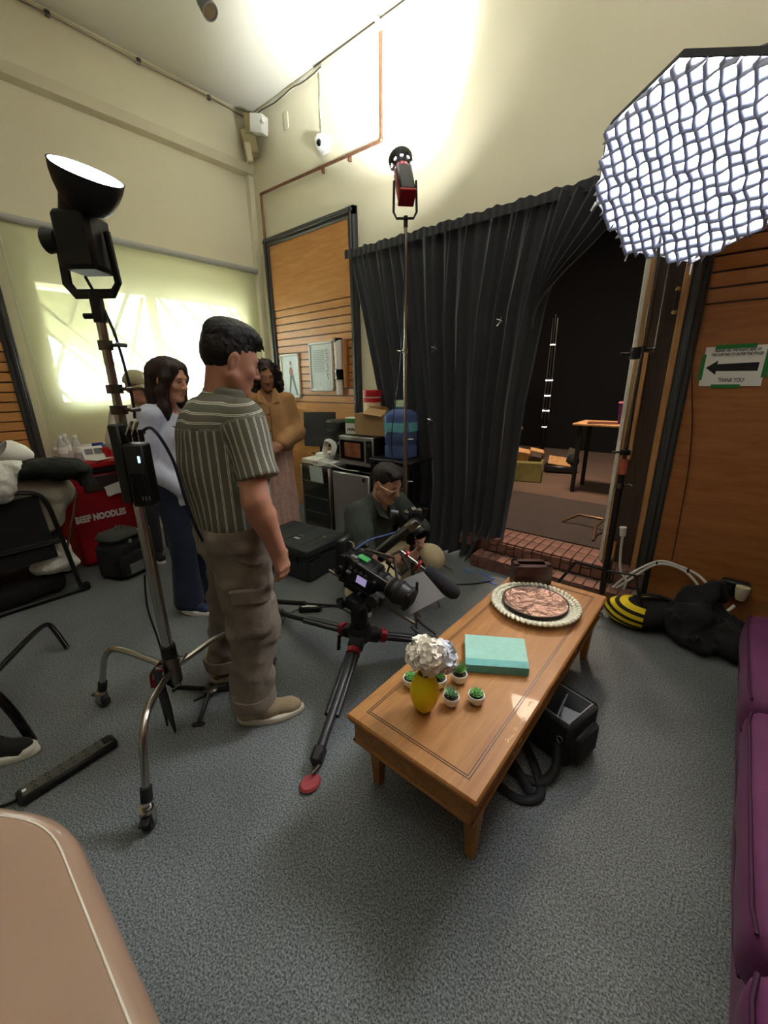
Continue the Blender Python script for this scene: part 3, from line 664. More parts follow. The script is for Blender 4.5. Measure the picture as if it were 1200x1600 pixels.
MB().lathe([(.042,.0),(.05,.02),(.068,.05),(.078,.085),(.08,.105),(.076,.105),(.066,.06),(.04,.02)],c2+ax2*.135,32,f2).build('reflector',M['black'],L2)
for i in range(9):
    a=2*PI*i/9; MB().box(c2+ax2*.18+f2@V3(math.cos(a)*.066,math.sin(a)*.066,0),(.004,.018,.012),f2@R3(0,0,a),.001).build('vent_slot',pm('vent_glow',(1,1,1),.5,emit=(1,1,1,4)) if i==0 else bpy.data.materials['vent_glow'],L2)
MB().lathe([(0,.0),(.06,0),(.06,.002),(0,.002)],c2+ax2*.20,24,f2).build('lamp_lens',pm('spot_glow',(1,1,1),.5,emit=(1,.99,.96,60)),L2)
lamp('spot_lamp','SPOT',tuple(c2+ax2*.25),100,(.95,1,1),aim=tuple(c2+ax2*2),parent=L2,spot_size=math.radians(84),spot_blend=1.0,shadow_soft_size=.06)
# ---- octagonal softbox with fabric grid
SBc=V3(-.352,2.535,2.345); SBn=V3(-.20,-.71,-.675).normalized(); SBr=V3(.95,-.30,0).normalized(); SBu=SBn.cross(SBr); SBu=SBu if SBu.z>0 else -SBu; SR=.405
sb=thing('softbox','large glowing octagonal softbox with fabric grid hanging over the doorway','softbox',SBc-V3(0,0,.4))
pt=lambda a,b,c=0:SBc+SBr*a+SBu*b+SBn*c
PH=math.radians(112.5-27)
octv=[(SR*math.cos(PH+2*PI*i/8),SR*math.sin(PH+2*PI*i/8)) for i in range(8)]
shell=MB()
ring=lambda s,c:[pt(x*s,y*s,c) for x,y in octv]
A,B,Cc,D_=ring(1,.045),ring(1.01,0),ring(.62,-.22),ring(.18,-.33)
for X_,Y_ in ((A,B),(B,Cc),(Cc,D_)):
    for i in range(8): shell.quad(X_[i],X_[(i+1)%8],Y_[(i+1)%8],Y_[i])
shell.quad(*D_); o_=shell.build('shell',M['black_cloth'],sb,smooth=0); o_.modifiers.new('thickness','SOLIDIFY').thickness=.004
MB().quad(*[pt(x*.985,y*.985,.0) for x,y in octv]).build('diffuser',pm('softbox_glow',(1,1,1),.6,emit=(1,.99,.98,12.5)),sb)
gf=pm('grid_fabric',srgb(150,155,172),.9)
def inside(x,y):
    for i in range(8):
        a,b=octv[i],octv[(i+1)%8]
        if (b[0]-a[0])*(y-a[1])-(b[1]-a[1])*(x-a[0])<-.002*SR: return False
    return True
GN=17; st_=2*SR/GN
for dirn in (0,1):
    for i in range(1,GN):
        q=-SR+i*st_; pts_=[]
        for j in range(0,81):
            w=-SR+2*SR*j/80; x,y=(q,w) if dirn==0 else (w,q)
            wob=.0035*math.sin(w*38+i*1.7)+.002*math.sin(w*71+i)
            if inside(x,y): pts_.append((x+(wob if dirn==0 else 0),y+(wob if dirn==1 else 0)))
        if len(pts_)<3: continue
        g=MB(); n_=len(pts_)
        g._add([pt(x,y,.012) for x,y in pts_]+[pt(x+.002*math.sin(k*.5+i),y+.002*math.cos(k*.4+i),.085) for k,(x,y) in enumerate(pts_)],[(k,k+1,n_+k+1,n_+k) for k in range(n_-1)])
        o_=g.build('grid_strip',gf,sb); o_.modifiers.new('thickness','SOLIDIFY').thickness=.005
for i in range(8):
    MB().tube([pt(octv[i][0]*1.0,octv[i][1]*1.0,.0),pt(octv[i][0]*.62,octv[i][1]*.62,-.225),pt(octv[i][0]*.18,octv[i][1]*.18,-.335)],.005,6).build('rib',M['black'],sb)
for i in range(3): MB().tube([pt(octv[2+i][0],octv[2+i][1],.05),pt(octv[2+i][0]*1.04,octv[2+i][1]*1.04,.06)-V3(0,0,.03)],.004,6).build('tie_tab',M['paper'],sb)
# lamp head behind the softbox and its stand
hd=SBc-SBn*.42
L3=thing('lamp_head','black lamp head clamped behind the glowing softbox','studio light',hd-V3(0,0,.1))
MB().box(hd,(.11,.11,.16),frame_z(SBn),.012).build('lamp_body',M['black'],L3)
MB().cyl(hd+SBn*.075,hd+SBn*.10,.07,n=20).build('mount_ring',M['black'],L3)
S3=V3(-.455,2.72,0)
s3=thing('black_light_stand','black light stand leaning up by the doorway under the softbox','light stand',S3)
MB().cyl(S3+V3(0,0,.02),S3+V3(0,0,.95),.019,n=12).build('lower_column',M['black'],s3)
MB().cyl(S3+V3(0,0,.95),S3+V3(0.0,0,1.60),.012,n=12).build('middle_column',M['steel_dark'],s3)
MB().cyl(S3+V3(0,0,1.60),S3+V3(.0,0,2.50),.009,n=12).build('upper_column',M['steel_dark'],s3)
MB().tube([S3+V3(0,0,2.50),hd+V3(-.02,0,-.06)],.014,8).build('bracket',M['black'],s3)
MB().cyl(S3+V3(0,0,.93),S3+V3(0,0,1.02),.024,n=12).build('orange_collar',pm('clear_orange',srgb(170,92,70),.3),s3)
lock(s3,S3+V3(0,0,1.06),(-.8,-.5,0),M['black'],r=.026); lock(s3,S3+V3(0,0,1.62),(.8,.5,0),M['black'],r=.02); lock(s3,S3+V3(-.03,0,1.60),(-.9,-.4,0),M['black'],r=.03,h=.06); lock(s3,S3+V3(0,0,.86),(.8,.5,0),M['steel_dark'],r=.024)
for ang,len_ in ((205,.30),(90,.2),(-20,.30)):
    a=math.radians(ang); MB().tube([S3+V3(0,0,.30),S3+V3(math.cos(a)*len_*.6,math.sin(a)*len_*.6,.34),S3+V3(math.cos(a)*len_,math.sin(a)*len_,.03+.1*(ang==90)+.10*(ang==205))],.010,8).build('leg',M['black'],s3)
# ================================================================== people
def skin(name,r,g,b): return pm(name,srgb(r,g,b),.5,noise=(14,.05),bump=(120,.03,.002),sss=.08)
M['eye_white']=pm('eye_white',srgb(225,220,214),.2); M['iris']=pm('dark_iris',srgb(28,18,14),.15)
def A3(m): return np.array(m)
def hmap(c,R,s): return lambda x,y,z: np.array(c)+A3(R)@(np.array((x,y,z))*s)
def head_sdf(S,c,R,s=1.0,jaw=1.0,cheek=1.0):
    h=hmap(c,R,s); rot=A3(R)
    S.ell(h(0,-.012,.036),np.array((.0755,.096,.086))*s,.01,rot=rot)
    S.ell(h(0,.030,-.030),np.array((.061*cheek,.060,.083))*s,.03*s,rot=rot)
    for sx in(-1,1):
        S.cone(h(sx*.052*jaw,-.004,-.055),h(sx*.016*jaw,.064,-.098),.022*s,.017*s,.025*s)
        S.ell(h(sx*.036*cheek,.062,-.026),np.array((.022,.018,.020))*s,.02*s,rot=rot)
    S.ell(h(0,.071,-.096),np.array((.021*jaw,.018,.017))*s,.016*s,rot=rot)
    S.cone(h(-.034,.073,.026),h(.034,.073,.026),.0125*s,.0125*s,.016*s)
    for sx in(-1,1): S.ell(h(sx*.031,.098,.006),np.array((.019,.017,.012))*s,.012*s,'sub',rot=rot)
    for sx in(-1,1): S.ell(h(sx*.031,.0735,.006),np.array((.0155,.0125,.0105))*s,.004*s,rot=rot)   # lids
    S.cone(h(0,.088,.012),h(0,.107,-.026),.0075*s,.0105*s,.012*s)
    for sx in(-1,1): S.ell(h(sx*.012,.097,-.030),np.array((.0085,.010,.0075))*s,.006*s,rot=rot)
    S.cone(h(-.017,.0845,-.0565),h(.017,.0845,-.0565),.0075*s,.0075*s,.008*s); S.cone(h(-.014,.0845,-.068),h(.014,.0845,-.068),.0082*s,.0082*s,.008*s)
    S.cone(h(-.02,.0965,-.0618),h(.02,.0965,-.0618),.0022*s,.0022*s,.003*s,'sub')
    for sx in(-1,1):
        e=R@R3(0,sx*.15,sx*.35)
        S.ell(h(sx*.077,-.012,-.006),np.array((.010,.020,.032))*s,.008*s,rot=A3(e)); S.ell(h(sx*.087,-.006,-.002),np.array((.007,.011,.019))*s,.005*s,'sub',rot=A3(e))
def hand_sdf(S,w,d,n,t,s=1.0,curl=.5,spread=.06,thumb=.6):
    """w wrist, d hand direction, n back-of-hand normal, t towards thumb side"""
    w=Vector(w); d=Vector(d).normalized(); n=Vector(n); n=(n-d*n.dot(d)).normalized(); t0=d.cross(n); t=t0 if t0.dot(Vector(t))>0 else -t0
    P=lambda a,b,c: w+(d*a+t*b+n*c)*s
    S.cone(P(-.02,0,0),P(.03,0,0),.025*s,.026*s,.015)
    for b,r in ((.026,.0135),(.009,.0145),(-.009,.014),(-.026,.0125)): S.cone(P(.015,b*.7,0),P(.085,b,.003),.016*s,r*s,.012)
    L=(.040,.024,.020); 
    for b,ln in ((.027,.92),(.009,1.05),(-.009,.98),(-.026,.78)):
        p=P(.085,b,.003); ang=0
        for i,l in enumerate(L):
            ang+=curl*(.55 if i==0 else .75); q=p+(d*math.cos(ang)-n*math.sin(ang)+t*b*spread*10)*l*ln*s
            S.cone(p,q,(.0092-.0008*i)*s,(.0085-.0008*i)*s,.004); p=q
    a=P(.022,.024,-.004); b_=a+(d*.55+t*.75-n*thumb*.5).normalized()*.036*s; c_=b_+(d*.85+t*.25-n*thumb*.6).normalized()*.030*s; e_=c_+(d*.9-t*.1-n*thumb*.6).normalized()*.022*s
    S.cone(P(.005,.01,-.003),a,.018*s,.016*s,.014); S.cone(a,b_,.0135*s,.0115*s,.010); S.cone(b_,c_,.0105*s,.0098*s,.004); S.cone(c_,e_,.0095*s,.0078*s,.004)
def face_parts(root,c,R,s,brow_mat,lip_mat,open_=.5,look=(0,0),smile=0):
    h=hmap(c,R,s)
    for sx in(-1,1):
        # eye: visible white between the lids
        if open_>0:
            e=MB().ball(h(sx*.031,.0775,.0055),tuple(np.array((.0115,.0098,.0045*open_+.0015))*s),12,R).build('eye',M['eye_white'],root,local=True)
            MB().ball(h(sx*.031+look[0],.0855,.0052+look[1]),tuple(np.array((.0052,.003,.0035*open_+.001))*s),10,R).build('iris',M['iris'],e,local=True)
        lash=[h(sx*(.031+.0145*u),.0835-.0065*u*u+.002,.0078*open_+.0025-.003*u*u+.0015) for u in (-1,-.5,0,.5,1)]
        MB().tube(lash,.0013*s,5).build('eyelash',M['iris'],root,local=True)
        br=[h(sx*(.031+.019*u),.0865-.007*max(0,u)**2,.0245+.003*(1-u*u)-.002*u) for u in (-1,-.5,0,.5,1)]
        MB().tube(br,[.0018*s,.0032*s,.0034*s,.0028*s,.0012*s],6,flat=.7).build('eyebrow',brow_mat,root,local=True)
    up=[h(.021*u,.0912-.008*u*u,-.0585+.001*(1-abs(u))+smile*.006*u*u) for u in (-1,-.6,-.2,.2,.6,1)]
    lo=[h(.018*u,.0912-.007*u*u,-.0668+smile*.006*u*u+.002*u*u) for u in (-1,-.5,0,.5,1)]
    m=MB().tube(up,[.001*s,.0036*s,.0042*s,.0042*s,.0036*s,.001*s],6,flat=.8); m.tube(lo,[.001*s,.0046*s,.0054*s,.0046*s,.001*s],6,flat=.8); m.build('lips',lip_mat,root,local=True)
def body_mesh(root,J,mat,neck=.056,arm=(.046,.040,.028),hands=(True,True),heads=1.0,jaw=1.0,cheek=1.0,chest=.105,legs=True):
    """one continuous skin surface: head, neck, torso, arms with hands, legs"""
    pts=np.array([J[k] for k in ('head','sh_r','sh_l','el_r','el_l','wr_r','wr_l','hip_r','hip_l')]+([J[k] for k in('kn_r','kn_l','an_r','an_l')] if legs else []),float)
    lo=pts.min(0)-.22; hi=pts.max(0)+.22; hc=np.array(J['head'],float); hr=.14*heads
    fine=[[(hc[a]-hr,hc[a]+hr,.0048)] for a in range(3)]
    for sd,on in zip('rl',hands):
        if on:
            w=np.array(J['wr_'+sd],float); dd=np.array(J['hd_'+sd],float); dd=dd/np.linalg.norm(dd); e=w+dd*.09
            for a in range(3): fine[a].append((e[a]-.11,e[a]+.11,.0062))
    S=sdf_box(lo,hi,.016,*fine)
    J_=lambda k:np.array(J[k],float)
    S.cone(J_('pelvis'),J_('chest'),chest*1.05,chest,.03); S.cone(J_('sh_r'),J_('sh_l'),.052,.052,.05)
    S.cone(J_('hip_r'),J_('hip_l'),.085,.085,.04)
    nb=J_('neck'); S.cone(nb-np.array((0,0,.06)),J_('head')+A3(J['headR'])@np.array((0,-.025,-.04))*heads,neck*1.1,neck*.96,.025)
    head_sdf(S,J['head'],J['headR'],heads,jaw,cheek)
    for sd,on in zip('rl',hands):
        S.cone(J_('sh_'+sd),J_('el_'+sd),arm[0],arm[1],.03); m=J_('el_'+sd)*.7+J_('wr_'+sd)*.3
        S.cone(J_('el_'+sd),m,arm[1]*.98,arm[1]*1.0,.015); S.cone(m,J_('wr_'+sd),arm[1]*1.0,arm[2],.02)
        if on: hand_sdf(S,J['wr_'+sd],J['hd_'+sd],J['hn_'+sd],J['ht_'+sd],J.get('hs',1),J.get('curl_'+sd,.45))
    if legs:
        for sd in 'rl':
            S.cone(J_('hip_'+sd),J_('kn_'+sd),.078,.05,.03); S.cone(J_('kn_'+sd),J_('an_'+sd),.05,.034,.02); 
    return S.mb().build('body',mat,root,smooth=180,local=True)
def shoe(root,heel,dirv,L,upper,sole,w=.049,hgt=.07,name='shoe',laces=None,toe=None):
    """a shoe with sole as sub-part; heel = back of the sole on the floor"""
    d=Vector((dirv[0],dirv[1],0)).normalized(); n=Vector((-d.y,d.x,0)); h=Vector(heel); P=lambda a,b,c:h+d*a*L+n*b+V3(0,0,c)
    c=P(.5,0,.06); S=sdf_box(tuple(c-V3(.26,.26,.10)),tuple(c+V3(.26,.26,.10)),.008)
    S.cone(P(.13,0,.048),P(.42,0,.05),w*.68,w*.80,.02); S.cone(P(.42,0,.045),P(.80,0,.036),w*.80,w*.66,.03); S.cone(P(.80,0,.034),P(.88,0,.03),w*.66,w*.5,.02); S.cone(P(.16,0,.06),P(.24,0,hgt+.02),w*.70,w*.72,.02)
    zc=h.z
    S.cut(lambda X,Y,Z:zc+.022-Z+0*X+0*Y)
    u=S.mb().build(name,upper,root,smooth=80,local=True)
    m=MB(); ol=[]
    for i in range(28):
        a=2*PI*i/28; x=.5+.5*math.cos(a); wd=w*(.88+.16*math.sin((x-.15)*PI*1.1) if x>.0 else .8); ol.append(P(x,math.sin(a)*wd*(1 if abs(math.cos(a))<.92 else 1),0))
    prof=[(1,.0),(1.03,.006),(1.02,.024),(.96,.030)]; cc=P(.5,0,0)
    V=[cc+(p-cc)*k+V3(0,0,z) for k,z in prof for p in ol]; m._add(V,[(j*28+i,j*28+(i+1)%28,(j+1)*28+(i+1)%28,(j+1)*28+i) for j in range(3) for i in range(28)]+[tuple(range(28))[::-1],tuple(84+i for i in range(28))])
    m.build('sole',sole,u,smooth=60,local=True)
    if toe: MB().ball(P(.86,0,.028),(L*.13,w*.72,.028),14,Matrix.Rotation(math.atan2(d.y,d.x),3,'Z')).build('toe_cap',toe,u,local=True)
    if laces:
        for i in range(4):
            a=.40+.075*i; zz=.060+.048*.6-.010*i+w*.25; MB().tube([P(a,-.020,zz-.008),P(a+.01,0,zz),P(a+.02,.020,zz-.008)],.003,5).build('lace',laces,u,local=True)
    return u
def garment(lo,hi,step=.009): return sdf_box(lo,hi,step)
def cloth(name,r,g,b,rough=.85,**k): return pm(name,srgb(r,g,b),rough,noise=k.get('noise',(6,.12)),bump=k.get('bump',(26,.35,.012)),sheen=k.get('sheen',.05))
def hair_mat(name,r,g,b): return pm(name,srgb(r,g,b),.42,noise=(60,.5),bump=(90,.5,.006),stretch=(6,6,.8))
def E3(rx=0,ry=0,rz=0): return Euler((rx,ry,rz),'ZYX').to_matrix()
def head_rot(yaw,pitch,roll=0): return Matrix.Rotation(yaw,3,'Z')@Matrix.Rotation(pitch,3,'X')@Matrix.Rotation(roll,3,'Y')
def fold_fn(seed,amp,freq,axis_=2):
    return None
# -------------------------------------------------------------- man in the striped shirt
fx,fy=.42,.907; rz=math.atan2(-fx,fy); LOC=V3(-1.55,.85,0)
pa=thing('person','man in green striped short-sleeved shirt and cargo trousers, seen from behind','person',LOC,rz)
TW=math.radians(22); H1=head_rot(.14-TW,-.33,0)
J=dict(pelvis=(0,-.02,.92),chest=(0,-.02,1.22),neck=(.005,-.01,1.42),head=(.035,.045,1.553),headR=H1,
 sh_r=(.175,-.01,1.345),el_r=(.262,-.045,1.06),wr_r=(.272,.015,.855),hd_r=(.02,.18,-.97),hn_r=(1,.25,0),ht_r=(0,1,.2),
 sh_l=(-.175,.0,1.345),el_l=(-.255,.0,1.06),wr_l=(-.20,.13,.90),hd_l=(.1,.3,-.9),hn_l=(-1,0,0),ht_l=(0,1,0),
 hip_r=(.10,-.02,.88),kn_r=(.13,.0,.47),an_r=(.145,-.045,.09),hip_l=(-.10,-.03,.88),kn_l=(-.165,-.06,.47),an_l=(-.19,-.14,.09),curl_r=.55,curl_l=.5,hs=1.02)
_tw=Matrix.Rotation(TW,3,'Z')
for k_ in ('chest','neck','head','sh_r','el_r','wr_r','hd_r','hn_r','ht_r','sh_l','el_l','wr_l','hd_l','hn_l','ht_l'): J[k_]=tuple(_tw@Vector(J[k_]))
H1=_tw@H1; J['headR']=H1
sk=skin('man_skin',180,128,102)
body_mesh(pa,J,sk,neck=.062,arm=(.056,.050,.033),heads=1.02,jaw=1.12,cheek=1.12,chest=.12)
blackhair=hair_mat('black_hair',18,17,18); lips=pm('man_lips',srgb(140,84,74),.4)
face_parts(pa,J['head'],H1,1.02,blackhair,lips,.35)
# hair: clipped sides, thick top brushed forward
h=hmap(J['head'],H1,1.02); hc=np.array(J['head']); S=sdf_box(hc-.17,hc+.17,.005); R_=A3(H1)
S.ell(h(0,-.016,.050),(.0785,.101,.085),.01,rot=R_); S.ell(h(0,.020,.106),(.066,.064,.036),.02,rot=R_); S.ell(h(0,-.03,.09),(.074,.086,.054),.03,rot=R_); S.ell(h(.0,.060,.094),(.056,.030,.024),.025,rot=R_)
S.ell(h(0,-.040,.012),(.074,.074,.070),.03,rot=R_)
rs=np.random.RandomState(3)
for i in range(70):
    a=rs.rand()*2*PI; rr=.3+.7*rs.rand(); x=.062*rr*math.cos(a); y=.01+.078*rr*math.sin(a); z=.138-.055*rr*rr
    p=h(x,y,z-.006); q=h(x*1.05,y+.020+.014*rs.rand(),z-.006+.006*rs.rand()-.018*max(0,y/.08)); S.cone(p,q,.008,.003,.004)
S.ell(h(0,.100,.008),(.066,.050,.066),.012,'sub',rot=R_)
for sx in(-1,1): S.ell(h(sx*.084,-.004,-.014),(.02,.026,.036),.01,'sub',rot=R_); S.ell(h(sx*.075,.090,.01),(.03,.05,.045),.01,'sub',rot=R_)
S.noise(.003,140,5); S.mb().build('hair',blackhair,pa,smooth=180,local=True)
# shirt ----------------------------------------------------------
S=garment((-.42,-.30,.74),(.42,.30,1.50),.008)
S.cone((0,-.035,1.28),(0,-.02,1.15),.148,.155,.03); S.cone((0,-.02,1.15),(0,-.01,.80),.157,.155,.05)
S.cone((.075,-.02,1.25),(.07,-.015,.80),.12,.122,.05); S.cone((-.075,-.02,1.25),(-.07,-.015,.80),.12,.122,.05)
S.cone((-.15,-.015,1.345),(.15,-.015,1.345),.068,.068,.05); S.ell((0,-.045,1.31),(.17,.105,.10),.04)
S.cone((0,-.02,1.37),(0,.0,1.425),.085,.066,.03)
S.cone((.165,-.01,1.335),(.245,-.012,1.135),.075,.086,.025); S.cone((-.165,.0,1.335),(-.240,.0,1.135),.075,.086,.025)
S.noise(.010,6.5,2,.55); S.noise(.007,15,9,.5)
S.cut(lambda X,Y,Z:(.800+.012*np.sin(9*X)-Z)+0*Y)
# sleeve hems, square to the arm
for sg in(1,-1):
    a=np.array((sg*.165,-.01,1.335)); b=np.array((sg*.245,-.012,1.135)); dd=(b-a)/np.linalg.norm(b-a)
    X,Y,Z=S._g((slice(None),)*3); t_=(X-b[0])*dd[0]+(Y-b[1])*dd[1]+(Z-b[2])*dd[2]
    S.D=np.where((sg*X>.205)&(np.sqrt((X-b[0])**2+(Y-b[1])**2+(Z-b[2])**2)<.2)&(t_>-.012),np.maximum(S.D,t_),S.D)
mb=S.mb()
# stripe coordinates: along the cloth on body, yoke and sleeves
V=np.array(mb.v); x,y,z=V.T
st=np.arctan2(x,-y-.02)*.165
sleeve=np.zeros(len(V),bool)
for sg in(1,-1):
    a=np.array((sg*.165,-.01,1.335)); b=np.array((sg*.245,-.012,1.135)); ab=b-a; t_=((V-a)@ab)/(ab@ab)
    dist=np.linalg.norm(V-a-np.clip(t_,0,1.2)[:,None]*ab,axis=1); m=(dist<.105)&(t_>.02)&(sg*x>.168+.10*np.clip(1.33-z,0,.1))
    # angle round the arm
    u=np.cross(ab,[0,1,0]); u/=np.linalg.norm(u); w=np.cross(ab,u); w/=np.linalg.norm(w); q=V-a
    st=np.where(m,np.arctan2(q@u,q@w)*.085,st); sleeve|=m
yoke=(z>1.315)&~sleeve; st=np.where(yoke,z*1.0+.1*np.abs(x)-.12*y,st)
mb.attr={'stripe':st.astype(np.float32)}
sm_=pm('striped_cloth',srgb(88,88,76),.85); N,L,b_=nodes_of(sm_)
at_=N.new('ShaderNodeAttribute'); at_.attribute_name='stripe'
mul=N.new('ShaderNodeMath'); mul.operation='MULTIPLY'; mul.inputs[1].default_value=1/.030; L.new(at_.outputs['Fac'],mul.inputs[0])
fr=N.new('ShaderNodeMath'); fr.operation='FRACT'; L.new(mul.outputs[0],fr.inputs[0])
cr=N.new('ShaderNodeValToRGB'); cr.color_ramp.interpolation='CONSTANT'; el=cr.color_ramp.elements; base=srgb(98,98,84); lt=srgb(206,206,190); md=srgb(116,116,102)
el[0].position=0; el[0].color=base; el[1].position=.40; el[1].color=lt
for p_,c_ in ((.47,md),(.56,lt),(.63,base)):
    e=el.new(p_); e.color=c_
L.new(fr.outputs[0],cr.inputs[0]); 
tc=N.new('ShaderNodeTexCoord'); nz=N.new('ShaderNodeTexNoise'); nz.inputs['Scale'].default_value=180; L.new(tc.outputs['Object'],nz.inputs[0]); bp=N.new('ShaderNodeBump'); bp.inputs['Strength'].default_value=.25; bp.inputs['Distance'].default_value=.003; L.new(nz.outputs[0],bp.inputs['Height']); L.new(bp.outputs[0],b_.inputs['Normal'])
L.new(cr.outputs[0],b_.inputs['Base Color'])
sh=mb.build('shirt',sm_,pa,smooth=180,local=True); sh.rotation_euler[2]=TW
# collar
nk=np.array((.012,.008,1.43)); cm=MB()
def colf(u,v):
    a=-PI*.5-PI*.93+2*PI*.93*u; r=.079+.006*v; r2=.074; return (nk[0]+r*math.cos(a),nk[1]+r2*math.sin(a)*1.05+.012*v,nk[2]-.028+.050*v+.012*math.sin(a)*-1*(1))
cm.grid(colf,40,5); cm.attr=None
colm=pm('collar_cloth',srgb(112,112,96),.85); oc=cm.build('collar',colm,sh,smooth=80,local=True); oc.modifiers.new('thickness','SOLIDIFY').thickness=.006
MB().tube([( .335*math.sin(t)*.44,-.155-.015*math.cos(t*2),1.318) for t in np.linspace(-.9,.9,12)],.0022,5).build('yoke_seam',pm('seam',srgb(60,60,50),.9),sh,local=True)
# cargo trousers ---------------------------------------------------
khk=cloth('taupe_cotton',122,111,97,noise=(5,.10),bump=(9,.5,.03))
S=garment((-.36,-.34,.05),(.36,.26,.94),.0095)
for sd,sx in (('r',1),('l',-1)):
    hp,kn,an=[np.array(J[k+sd]) for k in('hip_','kn_','an_')]
    S.cone(hp+np.array((0,0,.02)),kn,.122,.098,.04); S.cone(kn,an+np.array((0,.01,.05)),.098,.088,.05)
S.cone((.07,-.02,.86),(-.07,-.02,.86),.135,.135,.05); S.ell((0,-.075,.86),(.15,.10,.10),.05)
S.noise(.011,8,4,.6); S.noise(.010,17,6,1.5)
S.cut(lambda X,Y,Z:(.10-Z)+0*X+0*Y)
tr=S.mb().build('trousers',khk,pa,smooth=180,local=True)
for sd in 'rl':
    an=np.array(J['an_'+sd]); kn=np.array(J['kn_'+sd]); q=an+np.array((0,.01,.05))
    MB().lathe([(.088,-.035),(.099,-.030),(.101,.02),(.098,.03),(.09,.03)],tuple(q+np.array((0,0,-.005))),28,R3(.05,.0,0),wob=lambda a,z:1+.02*math.sin(3*a+1)).build('turned_cuff',khk,tr,local=True)
# side cargo pocket with flap on the right leg
def pock(z0,z1,r,name,a0=-.55,a1=.75,off=0):
    c0=np.array((.122,-.008,.60)); m=MB()
    f=lambda u,v:(c0[0]+(r+.004*math.sin(PI*u))*math.cos(a0+(a1-a0)*u)*1.0,c0[1]+r*math.sin(a0+(a1-a0)*u),z0+(z1-z0)*v+.008*math.sin(u*6))
    m.grid(f,14,8); o=m.build(name,khk,tr,smooth=60,local=True); o.modifiers.new('thickness','SOLIDIFY').thickness=.012; return o
pock(.48,.655,.120,'cargo_pocket'); pock(.635,.70,.126,'pocket_flap',-.6,.8)
MB().tube(catmull([(.20,-.07,.84),(.225,.0,.80),(.20,.06,.78)],6),.003,5).build('pocket_seam',pm('taupe_seam',srgb(84,76,66),.9),tr,local=True)
bsh=cloth('tan_suede',158,140,112,noise=(20,.08)); wsl=pm('cream_sole',srgb(206,198,180),.6)
shoe(pa,(.135,-.115,0),(.16,1),.295,bsh,wsl,w=.055,laces=wsl); shoe(pa,(-.195,-.21,0),(-.22,1),.295,bsh,wsl,w=.055,laces=wsl)
for hx,hy in ((.145,-.05),(-.19,-.14)): MB().cyl((hx,hy,.05),(hx,hy,.12),.043,.046).build('sock',cloth('brown_sock',86,64,52),pa,local=True)
# -------------------------------------------------------------- woman in the pale blue shirt
def facing(v): return math.atan2(-v[0],v[1])
LOC=V3(-2.62,1.10,0); pb=thing('person','smiling woman with long dark hair, pale blue shirt and dark jeans','person',LOC,facing((.86,.50)))
H2=head_rot(.02,-.20,0)
J=dict(pelvis=(0,-.02,.90),chest=(0,-.02,1.20),neck=(0,-.02,1.36),head=(0.0,.035,1.495),headR=H2,
 sh_r=(.150,-.02,1.30),el_r=(.20,-.07,1.02),wr_r=(.12,.10,.86),hd_r=(-.5,.8,-.2),hn_r=(.7,0,.7),ht_r=(0,.2,1),
 sh_l=(-.150,-.02,1.30),el_l=(-.20,-.05,1.02),wr_l=(-.06,.14,.88),hd_l=(.7,.6,-.2),hn_l=(-.5,.5,.7),ht_l=(0,.3,1),
 hip_r=(.085,-.02,.86),kn_r=(.09,.0,.46),an_r=(.085,-.04,.09),hip_l=(-.085,-.02,.86),kn_l=(-.09,.02,.46),an_l=(-.09,.02,.09),hs=.9)
sk2=skin('woman_skin',206,154,126)
body_mesh(pb,J,sk2,neck=.047,arm=(.042,.036,.025),heads=.96,jaw=.95,cheek=1.0,chest=.095)
dkh=hair_mat('dark_brown_hair',42,28,24); lipr=pm('rose_lips',srgb(168,84,84),.4)
face_parts(pb,J['head'],H2,.96,dkh,lipr,.6,smile=1)
h=hmap(J['head'],H2,.96); hc=np.array(J['head']); S=sdf_box(hc-(.17,.2,.36),hc+(.17,.17,.16),.0065); R_=A3(H2)
S.ell(h(0,-.018,.042),(.086,.106,.096),.01,rot=R_)
for sx in(-1,1):
    S.chain([h(sx*.062,.03,.085),h(sx*.084,.03,.02),h(sx*.088,.012,-.06),h(sx*.092,.03,-.16),h(sx*.090,.05,-.26)],[.028,.026,.030,.032,.018],.03)
S.chain([h(0,-.08,.03),h(0,-.085,-.08),h(0,-.075,-.22)],[.07,.062,.05],.04)
S.ell(h(0,.105,-.02),(.056,.085,.098),.02,'sub',rot=R_); S.noise(.004,60,2,.15); S.mb().build('hair',dkh,pb,smooth=180,local=True)
blu=cloth('pale_blue_cotton',196,203,222,noise=(7,.05),bump=(22,.4,.015))
S=garment((-.36,-.28,.74),(.36,.30,1.42),.009)
S.cone((0,-.02,1.24),(0,-.02,1.05),.118,.112,.03); S.cone((0,-.02,1.05),(0,-.01,.80),.115,.150,.05); S.cone((.05,-.02,1.2),(.05,-.02,.8),.10,.125,.04); S.cone((-.05,-.02,1.2),(-.05,-.02,.8),.10,.125,.04)
S.cone((-.13,-.02,1.30),(.13,-.02,1.30),.058,.058,.05); S.ell((0,.06,1.17),(.125,.065,.075),.04)
for sd,sx in (('r',1),('l',-1)):
    a,e,w=[np.array(J[k+sd]) for k in('sh_','el_','wr_')]; S.cone(a,e,.062,.058,.03); S.cone(e,w*.9+e*.1,.058,.045,.03)
S.noise(.010,8,7,.8); S.noise(.006,20,3,.6); S.cut(lambda X,Y,Z:(.775-.16*X+.10*Y-Z))
S.ell((0,.06,1.36),(.05,.07,.07),.02,'sub')
S.mb().build('shirt',blu,pb,smooth=180,local=True)
jean=cloth('navy_denim',34,42,64,noise=(12,.25),bump=(10,.4,.02))
S=garment((-.26,-.24,.03),(.26,.24,.92),.0095)
